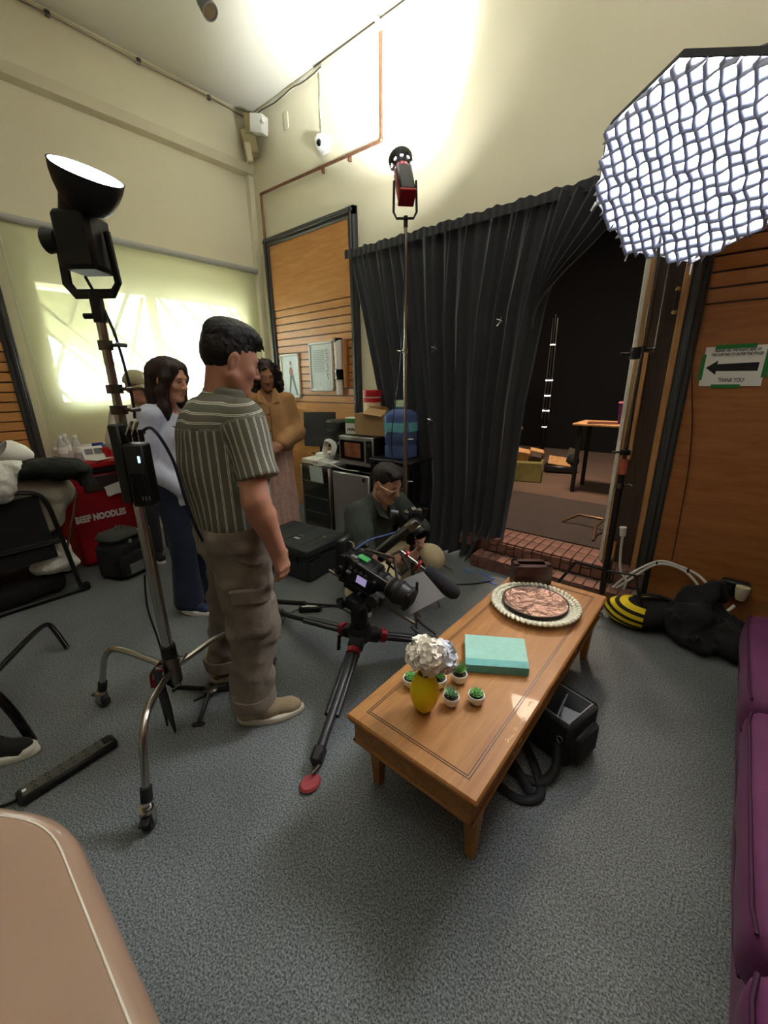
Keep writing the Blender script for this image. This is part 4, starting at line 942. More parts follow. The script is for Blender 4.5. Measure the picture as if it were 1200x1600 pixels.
for sd in 'rl':
    hp,kn,an=[np.array(J[k+sd]) for k in('hip_','kn_','an_')]; S.cone(hp,kn,.105,.074,.03); S.cone(kn,an+np.array((0,.01,0)),.074,.095,.04)
S.cone((.05,-.02,.85),(-.05,-.02,.85),.115,.115,.04); S.noise(.007,9,8,.6); S.cut(lambda X,Y,Z:.045-Z+0*X+0*Y); S.mb().build('jeans',jean,pb,smooth=180,local=True)
nsh=cloth('navy_mesh',44,50,88); wso=pm('white_sole',srgb(222,220,215),.6)
shoe(pb,(.085,-.11,0),(.1,1),.255,nsh,wso,laces=wso); shoe(pb,(-.09,-.05,0),(-.1,1),.255,nsh,wso,laces=wso)
# -------------------------------------------------------------- person in the cap, half hidden
LOC=V3(-3.69,1.32,0); pc=thing('person','person in a pale olive cap and white shirt behind the woman in blue','person',LOC,facing((.95,.1)))
H3=head_rot(.15,.02,0)
J=dict(pelvis=(0,-.02,.88),chest=(0,-.02,1.18),neck=(0,-.02,1.32),head=(0,.03,1.45),headR=H3,
 sh_r=(.16,-.02,1.26),el_r=(.22,-.03,.98),wr_r=(.16,.14,.86),hd_r=(-.3,.9,-.1),hn_r=(.7,0,.7),ht_r=(0,.2,1),
 sh_l=(-.16,-.02,1.26),el_l=(-.22,-.02,.98),wr_l=(-.16,.14,.86),hd_l=(.3,.9,-.1),hn_l=(-.7,0,.7),ht_l=(0,.2,1),
 hip_r=(.085,-.02,.84),kn_r=(.09,.0,.45),an_r=(.09,-.03,.09),hip_l=(-.085,-.02,.84),kn_l=(-.09,.0,.45),an_l=(-.09,-.03,.09),hs=.9)
sk3=skin('cap_skin',184,130,104); body_mesh(pc,J,sk3,neck=.05,arm=(.044,.038,.026),heads=.98,hands=(True,False)); face_parts(pc,J['head'],H3,.98,dkh,lipr,.6)
capm=cloth('olive_twill',166,160,126,noise=(20,.06)); h=hmap(J['head'],H3,.98); hc=np.array(J['head']); S=sdf_box(hc-.17,hc+np.array((.17,.24,.18)),.006); R_=A3(H3)
S.ell(h(0,-.010,.052),(.088,.108,.092),.01,rot=R_); S.cut(lambda X,Y,Z:hc[2]+.036-.12*(Y-hc[1])-Z+0*X); 
cp=S.mb().build('cap',capm,pc,smooth=180,local=True)
m=MB(); m.grid(lambda u,v:h((-1+2*u)*.072*(1-.25*v*v),.078+.085*v*math.sqrt(max(0,1-.6*(2*u-1)**2))-.02*(2*u-1)**2,.036-.014*v-.022*(2*u-1)**2),17,8); o=m.build('brim',capm,cp,smooth=80,local=True); o.modifiers.new('thickness','SOLIDIFY').thickness=.004
em=MB()
for (a,b) in (((-.012,.012),(-.012,-.012)),((-.012,.012),(.010,-.012)),((.010,.014),(.010,-.012)),((-.004,.016),(.004,.002)),((.014,.016),(.002,0))):
    p_=[h(q[0],.100-.002,.085+q[1]) for q in (a,b)]; em.tube(p_,.0022,5)
em.build('embroidered_emblem',M['paper'],cp,local=True)
wht=cloth('white_cotton',214,208,200,noise=(7,.05),bump=(22,.35,.014)); S=garment((-.34,-.24,.78),(.34,.24,1.36),.011)
S.cone((0,-.02,1.2),(0,-.01,.85),.12,.14,.04); S.cone((.06,-.02,1.18),(.06,-.01,.85),.1,.12,.04); S.cone((-.06,-.02,1.18),(-.06,-.01,.85),.1,.12,.04); S.cone((-.13,-.02,1.265),(.13,-.02,1.265),.06,.06,.05)
for sd in 'rl':
    a,e=[np.array(J[k+sd]) for k in('sh_','el_')]; S.cone(a,a*.25+e*.75,.065,.078,.03)
S.noise(.009,8,11,.7); S.cut(lambda X,Y,Z:.82-Z+0*X+0*Y); S.mb().build('shirt',wht,pc,smooth=180,local=True)
S=garment((-.24,-.2,.03),(.24,.2,.92),.012)
for sd in 'rl':
    hp,kn,an=[np.array(J[k+sd]) for k in('hip_','kn_','an_')]; S.cone(hp,kn,.10,.075,.03); S.cone(kn,an,.075,.07,.04)
S.cone((.05,-.02,.84),(-.05,-.02,.84),.115,.115,.04); S.cut(lambda X,Y,Z:.05-Z+0*X+0*Y); S.mb().build('trousers',cloth('dark_trousers',40,40,46),pc,smooth=180,local=True)
shoe(pc,(.09,-.10,0),(.1,1),.25,M['black_matte'],wso); shoe(pc,(-.09,-.10,0),(-.1,1),.25,M['black_matte'],wso)
# -------------------------------------------------------------- woman in the tan jacket
LOC=V3(-3.17,2.18,0); pd=thing('person','woman with curly hair in a tan jacket and pink skirt, hands clasped','person',LOC,facing((.86,-.50)))
H4=head_rot(.05,-.30,.05)
J=dict(pelvis=(0,-.02,.92),chest=(0,-.02,1.22),neck=(0,-.02,1.40),head=(0.0,.02,1.535),headR=H4,
 sh_r=(.165,-.02,1.33),el_r=(.225,.0,1.05),wr_r=(.07,.20,.97),hd_r=(-.85,.45,-.35),hn_r=(.3,.8,.5),ht_r=(0,.3,1),
 sh_l=(-.165,-.02,1.33),el_l=(-.225,.0,1.05),wr_l=(-.06,.20,.96),hd_l=(.85,.45,-.45),hn_l=(-.3,.8,.5),ht_l=(0,.3,1),
 hip_r=(.085,-.02,.88),kn_r=(.085,.0,.47),an_r=(.085,-.03,.09),hip_l=(-.085,-.02,.88),kn_l=(-.085,.0,.47),an_l=(-.085,-.03,.09),hs=.88,curl_r=.7,curl_l=.7)
sk4=skin('brown_skin',172,122,96); body_mesh(pd,J,sk4,neck=.048,arm=(.044,.038,.025),heads=.95,jaw=.92,cheek=.95,chest=.1)
crl=hair_mat('curly_hair',44,32,27); face_parts(pd,J['head'],H4,.95,crl,pm('brown_lips',srgb(156,98,88),.4),.25)
h=hmap(J['head'],H4,.95); hc=np.array(J['head']); S=sdf_box(hc-(.17,.17,.24),hc+(.17,.17,.16),.007); R_=A3(H4)
S.ell(h(0,-.025,.045),(.088,.100,.094),.01,rot=R_)
for sx in(-1,1): S.chain([h(sx*.06,.01,.08),h(sx*.094,-.005,.01),h(sx*.104,-.01,-.08),h(sx*.10,.0,-.15)],[.03,.036,.042,.03],.03)
S.chain([h(0,-.08,.03),h(0,-.08,-.13)],[.07,.07],.03); S.ell(h(0,.11,-.02),(.056,.09,.095),.02,'sub',rot=R_); S.noise(.014,55,4); S.noise(.008,110,6)
hr=S.mb().build('hair',crl,pd,smooth=180,local=True)
cu=MB(); rs=np.random.RandomState(5)
for i in range(130):
    a=rs.uniform(PI*.62,PI*2.38); ph=rs.uniform(-.2,1.25); rx,ry=.096,.106
    p=np.array((rx*math.cos(a)*math.cos(ph),-.022+ry*math.sin(a)*math.cos(ph),.045+.095*math.sin(ph)))
    if p[1]>.045 and abs(p[0])<.060 and p[2]<.10: continue
    ln=rs.uniform(.10,.22)*(1.0 if p[1]<.05 else .6); n_=18; ctr=[]
    for k in range(n_):
        t=k/(n_-1); rad=.007; out_=1+.25*t; ctr.append(h(p[0]*out_+rad*math.cos(t*30+i),p[1]*out_*(1 if p[1]<0 else .9)+rad*math.sin(t*30+i),p[2]-ln*t*(.5+.5*t)))
    cu.tube(ctr,[.0045]*(n_-1)+[.002],4)
cu.build('curls',crl,hr,smooth=80,local=True)
tan=cloth('tan_wool',176,134,90,noise=(9,.12),bump=(140,.25,.004)); tan2=tan
S=garment((-.40,-.30,.84),(.40,.36,1.46),.009)
S.cone((0,-.02,1.27),(0,-.01,.96),.135,.150,.03); S.cone((.07,-.02,1.22),(.07,-.01,.95),.11,.128,.04); S.cone((-.07,-.02,1.22),(-.07,-.01,.95),.11,.128,.04)
S.cone((-.14,-.02,1.33),(.14,-.02,1.33),.066,.066,.05); S.cone((0,-.02,1.36),(0,-.01,1.39),.08,.066,.03)
for sd in 'rl':
    a,e,w=[np.array(J[k+sd]) for k in('sh_','el_','wr_')]; S.cone(a,e,.078,.080,.03); S.cone(e,e*.18+w*.82,.080,.062,.03)
S.noise(.011,7,17,.9); S.noise(.006,16,13,1.2); S.cut(lambda X,Y,Z:.90+.01*np.sin(8*X)-Z+0*Y); S.ell((0,.08,1.39),(.036,.06,.09),.015,'sub')
jk=S.mb().build('jacket',tan,pd,smooth=180,local=True)
for sx in(-1,1):
    o=MB().prism([(sx*.012,.095,1.30),(sx*.085,.085,1.315),(sx*.095,.05,1.375),(sx*.065,.01,1.435),(sx*.045,.05,1.42)],(0,.014,.006)).build('collar',tan2,jk,smooth=0,local=True)
MB().tube([(.004,.150,1.28),(.004,.165,1.15),(.004,.165,.93)],.004,6).build('placket',pm('tan_seam',srgb(120,88,52),.9),jk,local=True)
for z_ in(1.22,1.08): MB().cyl((.02,.150,z_),(.02,.162,z_),.009,n=10).build('button',pm('horn_button',srgb(80,52,32),.4),jk,local=True)
pk=cloth('pink_skirt_cloth',208,170,160,noise=(30,.15),bump=(40,.4,.012)); S=garment((-.26,-.25,.10),(.26,.25,.96),.010)
S.cone((0,-.01,.90),(0,.0,.16),.145,.150,.03); S.cone((.06,0,.85),(.09,0,.16),.11,.105,.04); S.cone((-.06,0,.85),(-.09,0,.16),.11,.105,.04); S.disp(lambda X,Y,Z:.007*np.sin(np.arctan2(Y,X)*17+2*Z)); S.noise(.006,12,4,.4); S.cut(lambda X,Y,Z:.14-Z+0*X+0*Y); S.mb().build('skirt',pk,pd,smooth=180,local=True)
shoe(pd,(.085,-.10,0),(.1,1),.24,M['black_matte'],M['black']); shoe(pd,(-.085,-.10,0),(-.1,1),.24,M['black_matte'],M['black'])
# -------------------------------------------------------------- man crouching behind the camera, with glasses
LOC=V3(-1.74,1.94,0); pe=thing('person','crouching man with glasses in dark green shirt and khaki trousers behind the camera rig','person',LOC,facing((1,-.08)))
H5=head_rot(.10,-.38,0)
J=dict(pelvis=(0,-.10,.28),chest=(0,-.03,.56),neck=(0,.055,.735),head=(0.0,.125,.855),headR=H5,
 sh_r=(.185,.035,.675),el_r=(.25,.16,.45),wr_r=(.10,.32,.42),hd_r=(-.5,.7,.3),hn_r=(.6,.2,-.3),ht_r=(-.3,.3,1),
 sh_l=(-.185,.035,.675),el_l=(-.24,.20,.47),wr_l=(-.05,.34,.47),hd_l=(.3,.6,.5),hn_l=(-.6,.4,-.2),ht_l=(0,.0,1),
 hip_r=(.10,-.10,.27),kn_r=(.20,.30,.33),an_r=(.17,-.02,.09),hip_l=(-.10,-.10,.27),kn_l=(-.20,.33,.335),an_l=(-.16,.12,.09),hs=.98,curl_r=.8,curl_l=.8)
sk5=skin('crouching_skin',200,152,126); body_mesh(pe,J,sk5,neck=.055,arm=(.048,.042,.029),heads=.99,jaw=1.05,chest=.085)
h5h=hair_mat('short_dark_hair',34,28,26); face_parts(pe,J['head'],H5,.99,h5h,pm('lips_five',srgb(170,104,92),.4),.6)
h=hmap(J['head'],H5,.99); hc=np.array(J['head']); S=sdf_box(hc-.16,hc+.17,.0055); R_=A3(H5)
S.ell(h(0,-.016,.050),(.080,.101,.086),.01,rot=R_); S.ell(h(0,.03,.110),(.068,.064,.028),.02,rot=R_); S.ell(h(.02,.072,.098),(.05,.026,.024),.015,rot=R_)
S.ell(h(0,.100,.014),(.066,.052,.072),.012,'sub',rot=R_)
for sx in(-1,1): S.ell(h(sx*.082,.002,-.012),(.02,.028,.040),.01,'sub',rot=R_); S.ell(h(sx*.075,.085,.03),(.03,.05,.05),.01,'sub',rot=R_)
S.cut(lambda X,Y,Z:hc[2]-.062-Z+0*X+0*Y); S.noise(.004,70,4,.5); S.mb().build('hair',h5h,pe,smooth=180,local=True)
gl=MB()
for sx in(-1,1):
    gl.tube([h(sx*.032+.021*math.cos(a),.101-.004*abs(math.cos(a)),.002+.017*math.sin(a)) for a in np.linspace(0,2*PI,18)[:-1]],.0013,5,closed=True); gl.tube([h(sx*.053,.098,.006),h(sx*.076,.05,.008),h(sx*.080,-.015,.006)],.0013,5)
gl.tube([h(-.011,.103,.006),h(0,.105,.010),h(.011,.103,.006)],.0012,5); gg=gl.build('glasses_frame',pm('gold_wire',srgb(196,176,140),.25,.9),pe,local=True)
for sx in(-1,1): MB().ball(h(sx*.032,.100,.002),tuple(np.array((.0205,.0008,.0165))),14,H5).build('glasses_lens',M['glass'],gg,local=True)
grn=cloth('dark_green_cloth',58,66,58,noise=(8,.3),bump=(16,.45,.018)); S=garment((-.38,-.30,.24),(.38,.34,.82),.0095)
S.cone((0,-.03,.60),(0,-.10,.36),.140,.150,.03); S.cone((.07,-.02,.60),(.07,-.09,.34),.11,.125,.04); S.cone((-.07,-.02,.60),(-.07,-.09,.34),.11,.125,.04); S.cone((-.15,.03,.675),(.15,.03,.675),.066,.066,.05); S.cone((0,.035,.70),(0,.055,.735),.085,.068,.03)
for sd in 'rl':
    a,e=[np.array(J[k+sd]) for k in('sh_','el_')]; S.cone(a,a*.12+e*.88,.076,.090,.03)
S.noise(.011,8,21,.9); S.noise(.006,18,5); S.ell((0,.16,.72),(.03,.05,.075),.015,'sub'); gs=S.mb().build('shirt',grn,pe,smooth=180,local=True)
for sx in(-1,1): MB().prism([(sx*.008,.142,.62),(sx*.075,.13,.655),(sx*.09,.09,.715),(sx*.066,.04,.765),(sx*.045,.085,.745)],(0,.012,.006)).build('collar',grn,gs,smooth=0,local=True)
kk=cloth('khaki_cotton',196,182,142,noise=(5,.06),bump=(10,.45,.02)); S=garment((-.36,-.30,.03),(.36,.50,.55),.0095)
for sd in 'rl':
    hp,kn,an=[np.array(J[k+sd]) for k in('hip_','kn_','an_')]; S.cone(hp,kn,.115,.092,.04); S.cone(kn,an,.088,.072,.03)
S.cone((.06,-.12,.27),(-.06,-.12,.27),.13,.13,.05); S.noise(.008,9,31); S.cut(lambda X,Y,Z:.035-Z+0*X+0*Y); S.mb().build('trousers',kk,pe,smooth=180,local=True)
shoe(pe,(.17,-.10,0),(.15,1),.27,M['black_matte'],wso); shoe(pe,(-.16,.04,0),(-.15,1),.27,M['black_matte'],wso)
# ================================================================== camera rigs
TA=V3(-1.30,1.32,.215)
tp=thing('tripod','low black carbon tripod with red locks and widely spread legs','tripod',(TA.x,TA.y,0))
carb=pm('carbon_tube',srgb(40,40,42),.35,noise=(80,.3))
for (ex,ey,nm) in ((-.985,.70,0),(-.87,1.86,1),(-2.12,1.33,2)):
    e=V3(ex,ey,.03); d=(e-TA).normalized(); sd=d.cross(V3(0,0,1)).normalized()
    l=MB()
    for s in(-1,1): l.tube([TA+d*.09+sd*.022*s,TA+d*.46+sd*.022*s],.0135,10)
    lg=l.build('upper_leg',carb,tp)
    MB().tube([TA+d*.10,e-d*.10],[.021,.020],12).build('lower_leg',carb,lg)
    MB().box(TA+d*.07,(.075,.06,.07),frame_z(d),.01).build('leg_shoulder',M['black'],lg)
    MB().lathe([(.030,-.014),(.036,-.014),(.036,.014),(.030,.014)],TA+d*.125,20,frame_z(d)).build('red_lock',M['red_metal'],lg)
    MB().box(e-d*.09,(.05,.05,.075),frame_z(d),.012).build('foot_joint',M['black'],lg)
    MB().tube([e-d*.07+sd*.02,e-d*.05-sd*.02,e-d*.02],.008,8).build('foot_spike',M['steel_dark'],lg)
    MB().lathe([(0,-.012),(.030,-.012),(.036,-.004),(.03,.004),(0,.006)],e-V3(0,0,.014),20,frame_z((0,0,1)),sx=1.25).build('foot_pad',pm('dull_red_rubber',srgb(150,60,64),.7) if nm==0 else bpy.data.materials['dull_red_rubber'],lg)
MB().lathe([(.05,-.04),(.062,-.02),(.062,.03),(.052,.05)],TA,24).build('bowl',M['black'],tp)
MB().lathe([(.030,.05),(.044,.06),(.046,.13),(.04,.15),(.04,.17)],TA,24).build('half_ball',M['black'],tp)
MB().tube([TA+V3(-.06,-.05,-.0),TA+V3(-.085,-.07,-.02),TA+V3(-.09,-.075,-.10)],.010,8).build('tie_down_handle',M['black'],tp)
MB().box(TA+V3(.01,-.03,.20),(.09,.09,.07),R3(0,.2,.1),.012).build('fluid_head',M['black'],tp)
MB().cyl(TA+V3(-.04,-.075,.20),TA+V3(-.045,-.095,.20),.028,n=20).build('tilt_drag_dial',M['black_gloss'],tp)
ph0=TA+V3(-.03,-.05,.17); ph1=V3(-1.75,1.06,.36)
MB().tube([ph0,ph0.lerp(ph1,.5)],.007,8).build('pan_bar',M['black'],tp); MB().tube([ph0.lerp(ph1,.5),ph1],.013,10).build('pan_grip',M['black_matte'],tp)
# ---- cinema camera rig on the tripod
FW=V3(.90,.16,-.30).normalized(); LF=V3(0,0,1).cross(FW).normalized(); UP=FW.cross(LF); RM=Matrix((FW,LF,UP)).transposed()
RC=V3(-1.285,1.355,.545)
rg=thing('cinema_camera','black cinema camera rig with foam microphone on the low tripod','camera',RC-V3(0,0,.12))
Q=lambda a,b,c:RC+FW*a+LF*b+UP*c
def rb(c,s,name,mat=M['black'],bev=.004,par=rg): return MB().box(Q(*c),s,RM,bev).build(name,mat,par)
def rt(pts,r,name,mat=M['black'],n=8,par=rg): return MB().tube([Q(*p) for p in pts],r,n).build(name,mat,par)
bd=rb((0,0,0),(.13,.10,.10),'camera_body'); rb((-.105,0,.0),(.06,.075,.085),'battery'); rb((0,0,-.075),(.20,.085,.022),'base_plate'); rb((-.01,0,-.10),(.12,.06,.025),'quick_release')
for i in range(4): MB().cyl(Q(-.045+.026*i,-.051,.02),Q(-.045+.026*i,-.056,.02),.008,n=10).build('body_button',M['grey'],bd)
MB().box(Q(.02,-.0515,-.015),(.05,.003,.035),RM).build('small_screen',pm('violet_screen',srgb(150,130,190),.3,emit=(.55,.45,.8,.12)),bd)
for i in range(5): MB().box(Q(-.03+.02*i,0,.052),(.010,.07,.004),RM).build('vent_fin',M['black_matte'],bd)
MB().box(Q(-.02,.0,.062),(.05,.03,.006),RM).build('green_display',pm('green_display',srgb(50,110,60),.3,emit=(.15,.8,.25,.06)),bd)
# cage
for s in(-1,1):
    rt([(-.075,s*.062,-.065),(-.075,s*.062,.07),(.08,s*.062,.07),(.08,s*.062,-.065)],.006,'cage_bar')
    rt([(-.16,s*.03,-.075),(.30,s*.03,-.075)],.0075,'support_rod',M['steel_dark'])
# lens
ln=MB().lathe([(.032,.06),(.04,.065),(.045,.08),(.045,.12),(.041,.125),(.041,.15),(.048,.155),(.050,.20),(.047,.205),(.047,.225),(.044,.23),(.04,.215)],RC,32,frame_z(FW)).build('lens',M['black'],rg)
for a,r in ((.10,.0462),(.14,.0425),(.18,.0505)): MB().lathe([(r,a-.008),(r+.003,a-.006),(r+.003,a+.006),(r,a+.008)],RC,48,frame_z(FW),wob=lambda t,z:1+.012*math.sin(44*t)).build('gear_ring',M['black_matte'],ln)
MB().lathe([(.0415,.128),(.043,.13),(.043,.136),(.0415,.138)],RC,32,frame_z(FW)).build('bronze_ring',pm('bronze_ring',srgb(150,120,90),.35,.8),ln)
MB().lathe([(0,.216),(.02,.214),(.04,.206)],RC,24,frame_z(FW)).build('front_glass',M['black_gloss'],ln)
# follow focus, matte box flag
rb((.13,-.075,-.03),(.05,.03,.05),'focus_motor'); MB().cyl(Q(.12,-.09,-.03),Q(.12,-.115,-.03),.026,n=20).build('focus_wheel',M['black_matte'],rg)
mbx=rb((.235,0,-.0),(.02,.095,.085),'matte_box',M['black'],.006); rb((.243,0,-.0),(.012,.075,.065),'matte_opening',M['black_matte'],.002,mbx)
fl=MB(); fl.prism([V3(-1.215,1.385,.475),V3(-1.09,1.525,.54),V3(-.975,1.525,.455),V3(-1.06,1.385,.40)],(0.002,.002,-.004)); fl.build('flag_panel',pm('grey_flag',srgb(128,128,130),.8,bump=(200,.2,.003)),rg,smooth=0)
rt([(.25,.0,.055),(.24,.0,.09)],.006,'flag_hinge')
for s in(-1,1): rt([(.29,s*.03,-.10),(.39,s*.03,-.115)],.006,'loose_rod',M['black'])
# on-board monitor seen edge-on
mn=MB().box(V3(-1.405,1.345,.60),(.03,.105,.17),Matrix.Rotation(.25,3,'Z')@R3(0,.12,0),.008).build('monitor',M['black'],rg)
MB().box(V3(-1.387,1.35,.602),(.004,.088,.14),Matrix.Rotation(.25,3,'Z')@R3(0,.12,0)).build('monitor_back',M['black_matte'],mn)
rt([(-.08,.0,.07),(-.11,.03,.075),(-.13,.02,.08)],.008,'monitor_arm',M['steel_dark'])
# top handle bar running up to the right
b0,b1=V3(-1.285,1.435,.60),V3(-1.165,1.58,.745); dd=(b1-b0).normalized()
tb=MB().box((b0+b1)/2,(.04,.036,(b1-b0).length),frame_z(dd),.006).build('top_handle',M['black'],rg)
MB().box(b0.lerp(b1,.86),(.041,.037,.05),frame_z(dd),.004).build('silver_end',M['steel_dark'],tb); MB().box(b0.lerp(b1,.55)-frame_z(dd)@V3(0,.019,0),(.006,.003,.012),frame_z(dd)).build('red_tally',pm('tally_red',srgb(200,40,40),.3,emit=(1,.1,.1,1)),tb)
MB().tube(catmull([Q(-.09,.02,.055),Q(-.06,.09,.10),b0.lerp(b1,.4)+V3(-.03,.03,.02),b0.lerp(b1,.85)],8),.0035,6).build('blue_cable',pm('blue_cable',srgb(84,104,170),.5),rg)
for i,(a,b) in enumerate((((-.05,.05,.07),(.10,.03,.12)),((.10,.03,.12),(.16,-.02,.07)),((-.06,-.06,.07),(.0,-.10,.09)),((.0,-.10,.09),(.14,-.07,.06)),((.05,.06,.07),(.09,.10,.12)),((.09,.10,.12),(.17,.07,.08)))):
    rt([a,b],.0065,'cage_arm',M['black'] if i%2 else M['steel_dark'])
rs6=random.Random(4)
for i in range(16):
    c_=(rs6.uniform(-.10,.14),rs6.choice((-1,1))*rs6.uniform(.045,.075),rs6.uniform(-.07,.085))
    if i%2: MB().cyl(Q(*c_),Q(c_[0],c_[1]*1.35,c_[2]),rs6.uniform(.007,.013),n=10).build('cage_knob',M['black'] if i%3 else M['steel_dark'],rg)
    else: rb(c_,(rs6.uniform(.02,.05),.018,rs6.uniform(.012,.03)),'cage_fitting',M['black'] if i%4 else M['grey'],.003)
# microphone with red shock mount
m0,m1=V3(-1.145,1.535,.565),V3(-.985,1.615,.435); dm=(m1-m0).normalized(); fm=frame_z(dm)
MB().tube([m0-dm*.08,m0+dm*.08],.010,12).build('microphone',M['chrome'],rg)
for t_ in(-.05,.02):
    MB().lathe([(.024,-.006),(.029,-.006),(.029,.006),(.024,.006)],m0+dm*t_,16,fm).build('shock_mount_ring',M['red_metal'],rg)
    MB().tube([m0+dm*t_-fm@V3(0,.03,0),m0+dm*t_+fm@V3(0,.03,0)],.004,6).build('shock_mount_clip',M['red_metal'],rg)
MB().lathe([(.012,.055),(.030,.062),(.037,.085),(.037,.205),(.032,.232),(.018,.248),(0,.250)],m0,20,fm).build('foam_windscreen',pm('grey_foam',srgb(44,45,50),.95,bump=(260,.5,.004)),rg)
MB().tube([m0-V3(0,0,.01),m0-V3(.03,.06,.05),Q(.06,.06,.06)],.006,8).build('mic_arm',M['black'],rg)
rg.scale=(1.14,1.14,1.14)
# ---- second camera, in front of the crouching man
P2c=V3(-1.40,1.90,.685); F2=V3(.80,-.35,-.48).normalized(); L2_=V3(0,0,1).cross(F2).normalized(); U2=F2.cross(L2_); RM2=Matrix((F2,L2_,U2)).transposed(); Q2=lambda a,b,c:P2c+F2*a+L2_*b+U2*c
k2=thing('mirrorless_camera','black mirrorless camera with zoom lens held by the crouching man','camera',P2c-V3(0,0,.1))
b2=MB().box(Q2(0,0,0),(.06,.135,.085),RM2,.012).build('camera_body',M['black'],k2); MB().box(Q2(0,0,.05),(.055,.05,.025),RM2,.006).build('viewfinder_hump',M['black'],b2); MB().box(Q2(.01,-.055,.0),(.07,.035,.085),RM2,.012).build('grip',M['black_matte'],b2)
for y_ in(-.045,.045): MB().cyl(Q2(0,y_,.042),Q2(0,y_,.056),.014,n=16).build('dial',M['steel_dark'],b2)
MB().box(Q2(0,.0,.068),(.03,.03,.012),RM2,.003).build('hot_shoe_adapter',M['chrome'],b2)
l2=MB().lathe([(.033,.03),(.035,.035),(.035,.06),(.038,.065),(.040,.10),(.036,.105),(.036,.12),(.041,.125),(.041,.15),(.037,.15),(.034,.135)],P2c,28,frame_z(F2)).build('lens',M['black'],k2)
MB().lathe([(.0362,.108),(.0375,.108),(.0375,.117),(.0362,.117)],P2c,28,frame_z(F2)).build('silver_ring',M['chrome'],l2); MB().lathe([(0,.137),(.02,.136),(.035,.132)],P2c,20,frame_z(F2)).build('front_glass',M['black_gloss'],l2)
MB().box(Q2(-.02,.02,-.07),(.10,.05,.03),RM2,.006).build('mount_plate',M['black'],k2); MB().box(Q2(0,.09,.0),(.02,.03,.11),RM2,.006).build('cage_side',M['black'],k2)
MB().tube([Q2(-.03,-.08,.02),Q2(-.05,-.12,.02)],.014,10).build('eye_cup',M['grey'],k2)
k3=thing('low_camera_tripod','small low tripod with silver legs under the second camera','tripod',(-1.45,1.95,0))
ap=V3(-1.42,1.93,.56)
MB().cyl(ap-V3(0,0,.06),ap+V3(0,0,.03),.03,n=16).build('ball_head',M['black'],k3)
for e in (V3(-1.50,2.36,.01),V3(-1.22,1.72,.01),V3(-1.30,2.10,.01)):
    o_=MB().tube([ap-V3(0,0,.04),ap.lerp(e,.55)],.012,8).build('leg',M['black'],k3); MB().tube([ap.lerp(e,.55),e],.009,8).build('leg_tube',M['chrome'],o_)
# ---- small flat tripod foot on the carpet by the man's shoe
sm2=thing('mini_tripod','small black tripod lying spread flat on the carpet by the shoes','tripod',(-1.74,.70,0)); cc=V3(-1.74,.70,.035)
MB().lathe([(.0,-.02),(.03,-.02),(.034,0),(.022,.012),(.02,.02),(0,.022)],cc,18).build('hub',M['steel_dark'],sm2)
for e in (V3(-1.60,.565,.008),V3(-1.92,.61,.008),V3(-1.62,.93,.008)):
    MB().tube([cc,e],.009,8,flat=1.4).build('leg',M['black'],sm2); d_=(e-cc).normalized(); MB().box(e,(.02,.055,.012),Matrix.Rotation(math.atan2(d_.y,d_.x),3,'Z'),.004).build('foot',M['black'],sm2)
single('floor_cable',MB().tube(catmull([(-1.76,.62,.006),(-1.72,.74,.006),(-1.60,.86,.006),(-1.70,1.05,.006),(-2.0,1.2,.006)],8),.005,6),M['black'],'thin black cable lying behind the man in stripes','cable')
ad=thing('power_adapter','black power adapter with white label on the carpet behind the tripod','adapter',(-1.96,1.52,0))
MB().box((-1.96,1.52,.022),(.15,.06,.044),Matrix.Rotation(.75,3,'Z'),.008).build('case',M['black'],ad); MB().box((-1.96,1.52,.0445),(.10,.04,.001),Matrix.Rotation(.75,3,'Z')).build('label',M['paper'],ad)
MB().tube(catmull([(-1.91,1.57,.02),(-1.85,1.66,.006),(-1.72,1.66,.006),(-1.6,1.62,.006)],6),.004,6).build('lead',M['black'],ad); MB().tube(catmull([(-2.01,1.47,.02),(-2.03,1.38,.006),(-1.93,1.25,.006),(-1.86,1.2,.006)],6),.004,6).build('lead',M['black'],ad)
# ---- hard case the woman in tan stands behind
hc_=V3(-2.60,1.97,0); rzc=Matrix.Rotation(.10,3,'Z')
hcs=thing('hard_case','black hard equipment case on the floor by the tan jacket woman','case',hc_,.10)
case_m=pm('black_polymer',srgb(52,58,60),.5,bump=(140,.15,.003))
bxl=lambda c,s,n,m,b=.008,p=hcs:MB().box(c,s,None,b).build(n,m,p,local=True)
bxl((0,0,.095),(.62,.46,.19),'base',case_m,.02); lid=bxl((0,0,.235),(.63,.47,.085),'lid',case_m,.02); bxl((0,0,.192),(.635,.475,.012),'seam',M['black'],.003)
for x_ in(-.18,.18): bxl((x_,-.24,.185),(.07,.022,.07),'latch',M['black'],.006)
MB().tube([(-.08,-.235,.12),(-.08,-.262,.13),(.08,-.262,.13),(.08,-.235,.12)],.009,8).build('handle',M['black'],hcs,local=True)
for x_ in(-.2,0,.2): bxl((x_,0,.279),(.012,.36,.004),'lid_rib',case_m,.001,lid)
bxl((.06,-.09,.2795),(.055,.025,.002),'white_sticker',M['paper'],0,lid); bxl((.05,-.03,.2795),(.07,.018,.002),'white_sticker',M['grey'],0,lid); bxl((.23,.05,.2795),(.03,.014,.002),'yellow_sticker',pm('yellow_print',srgb(190,180,60),.6),0,lid)
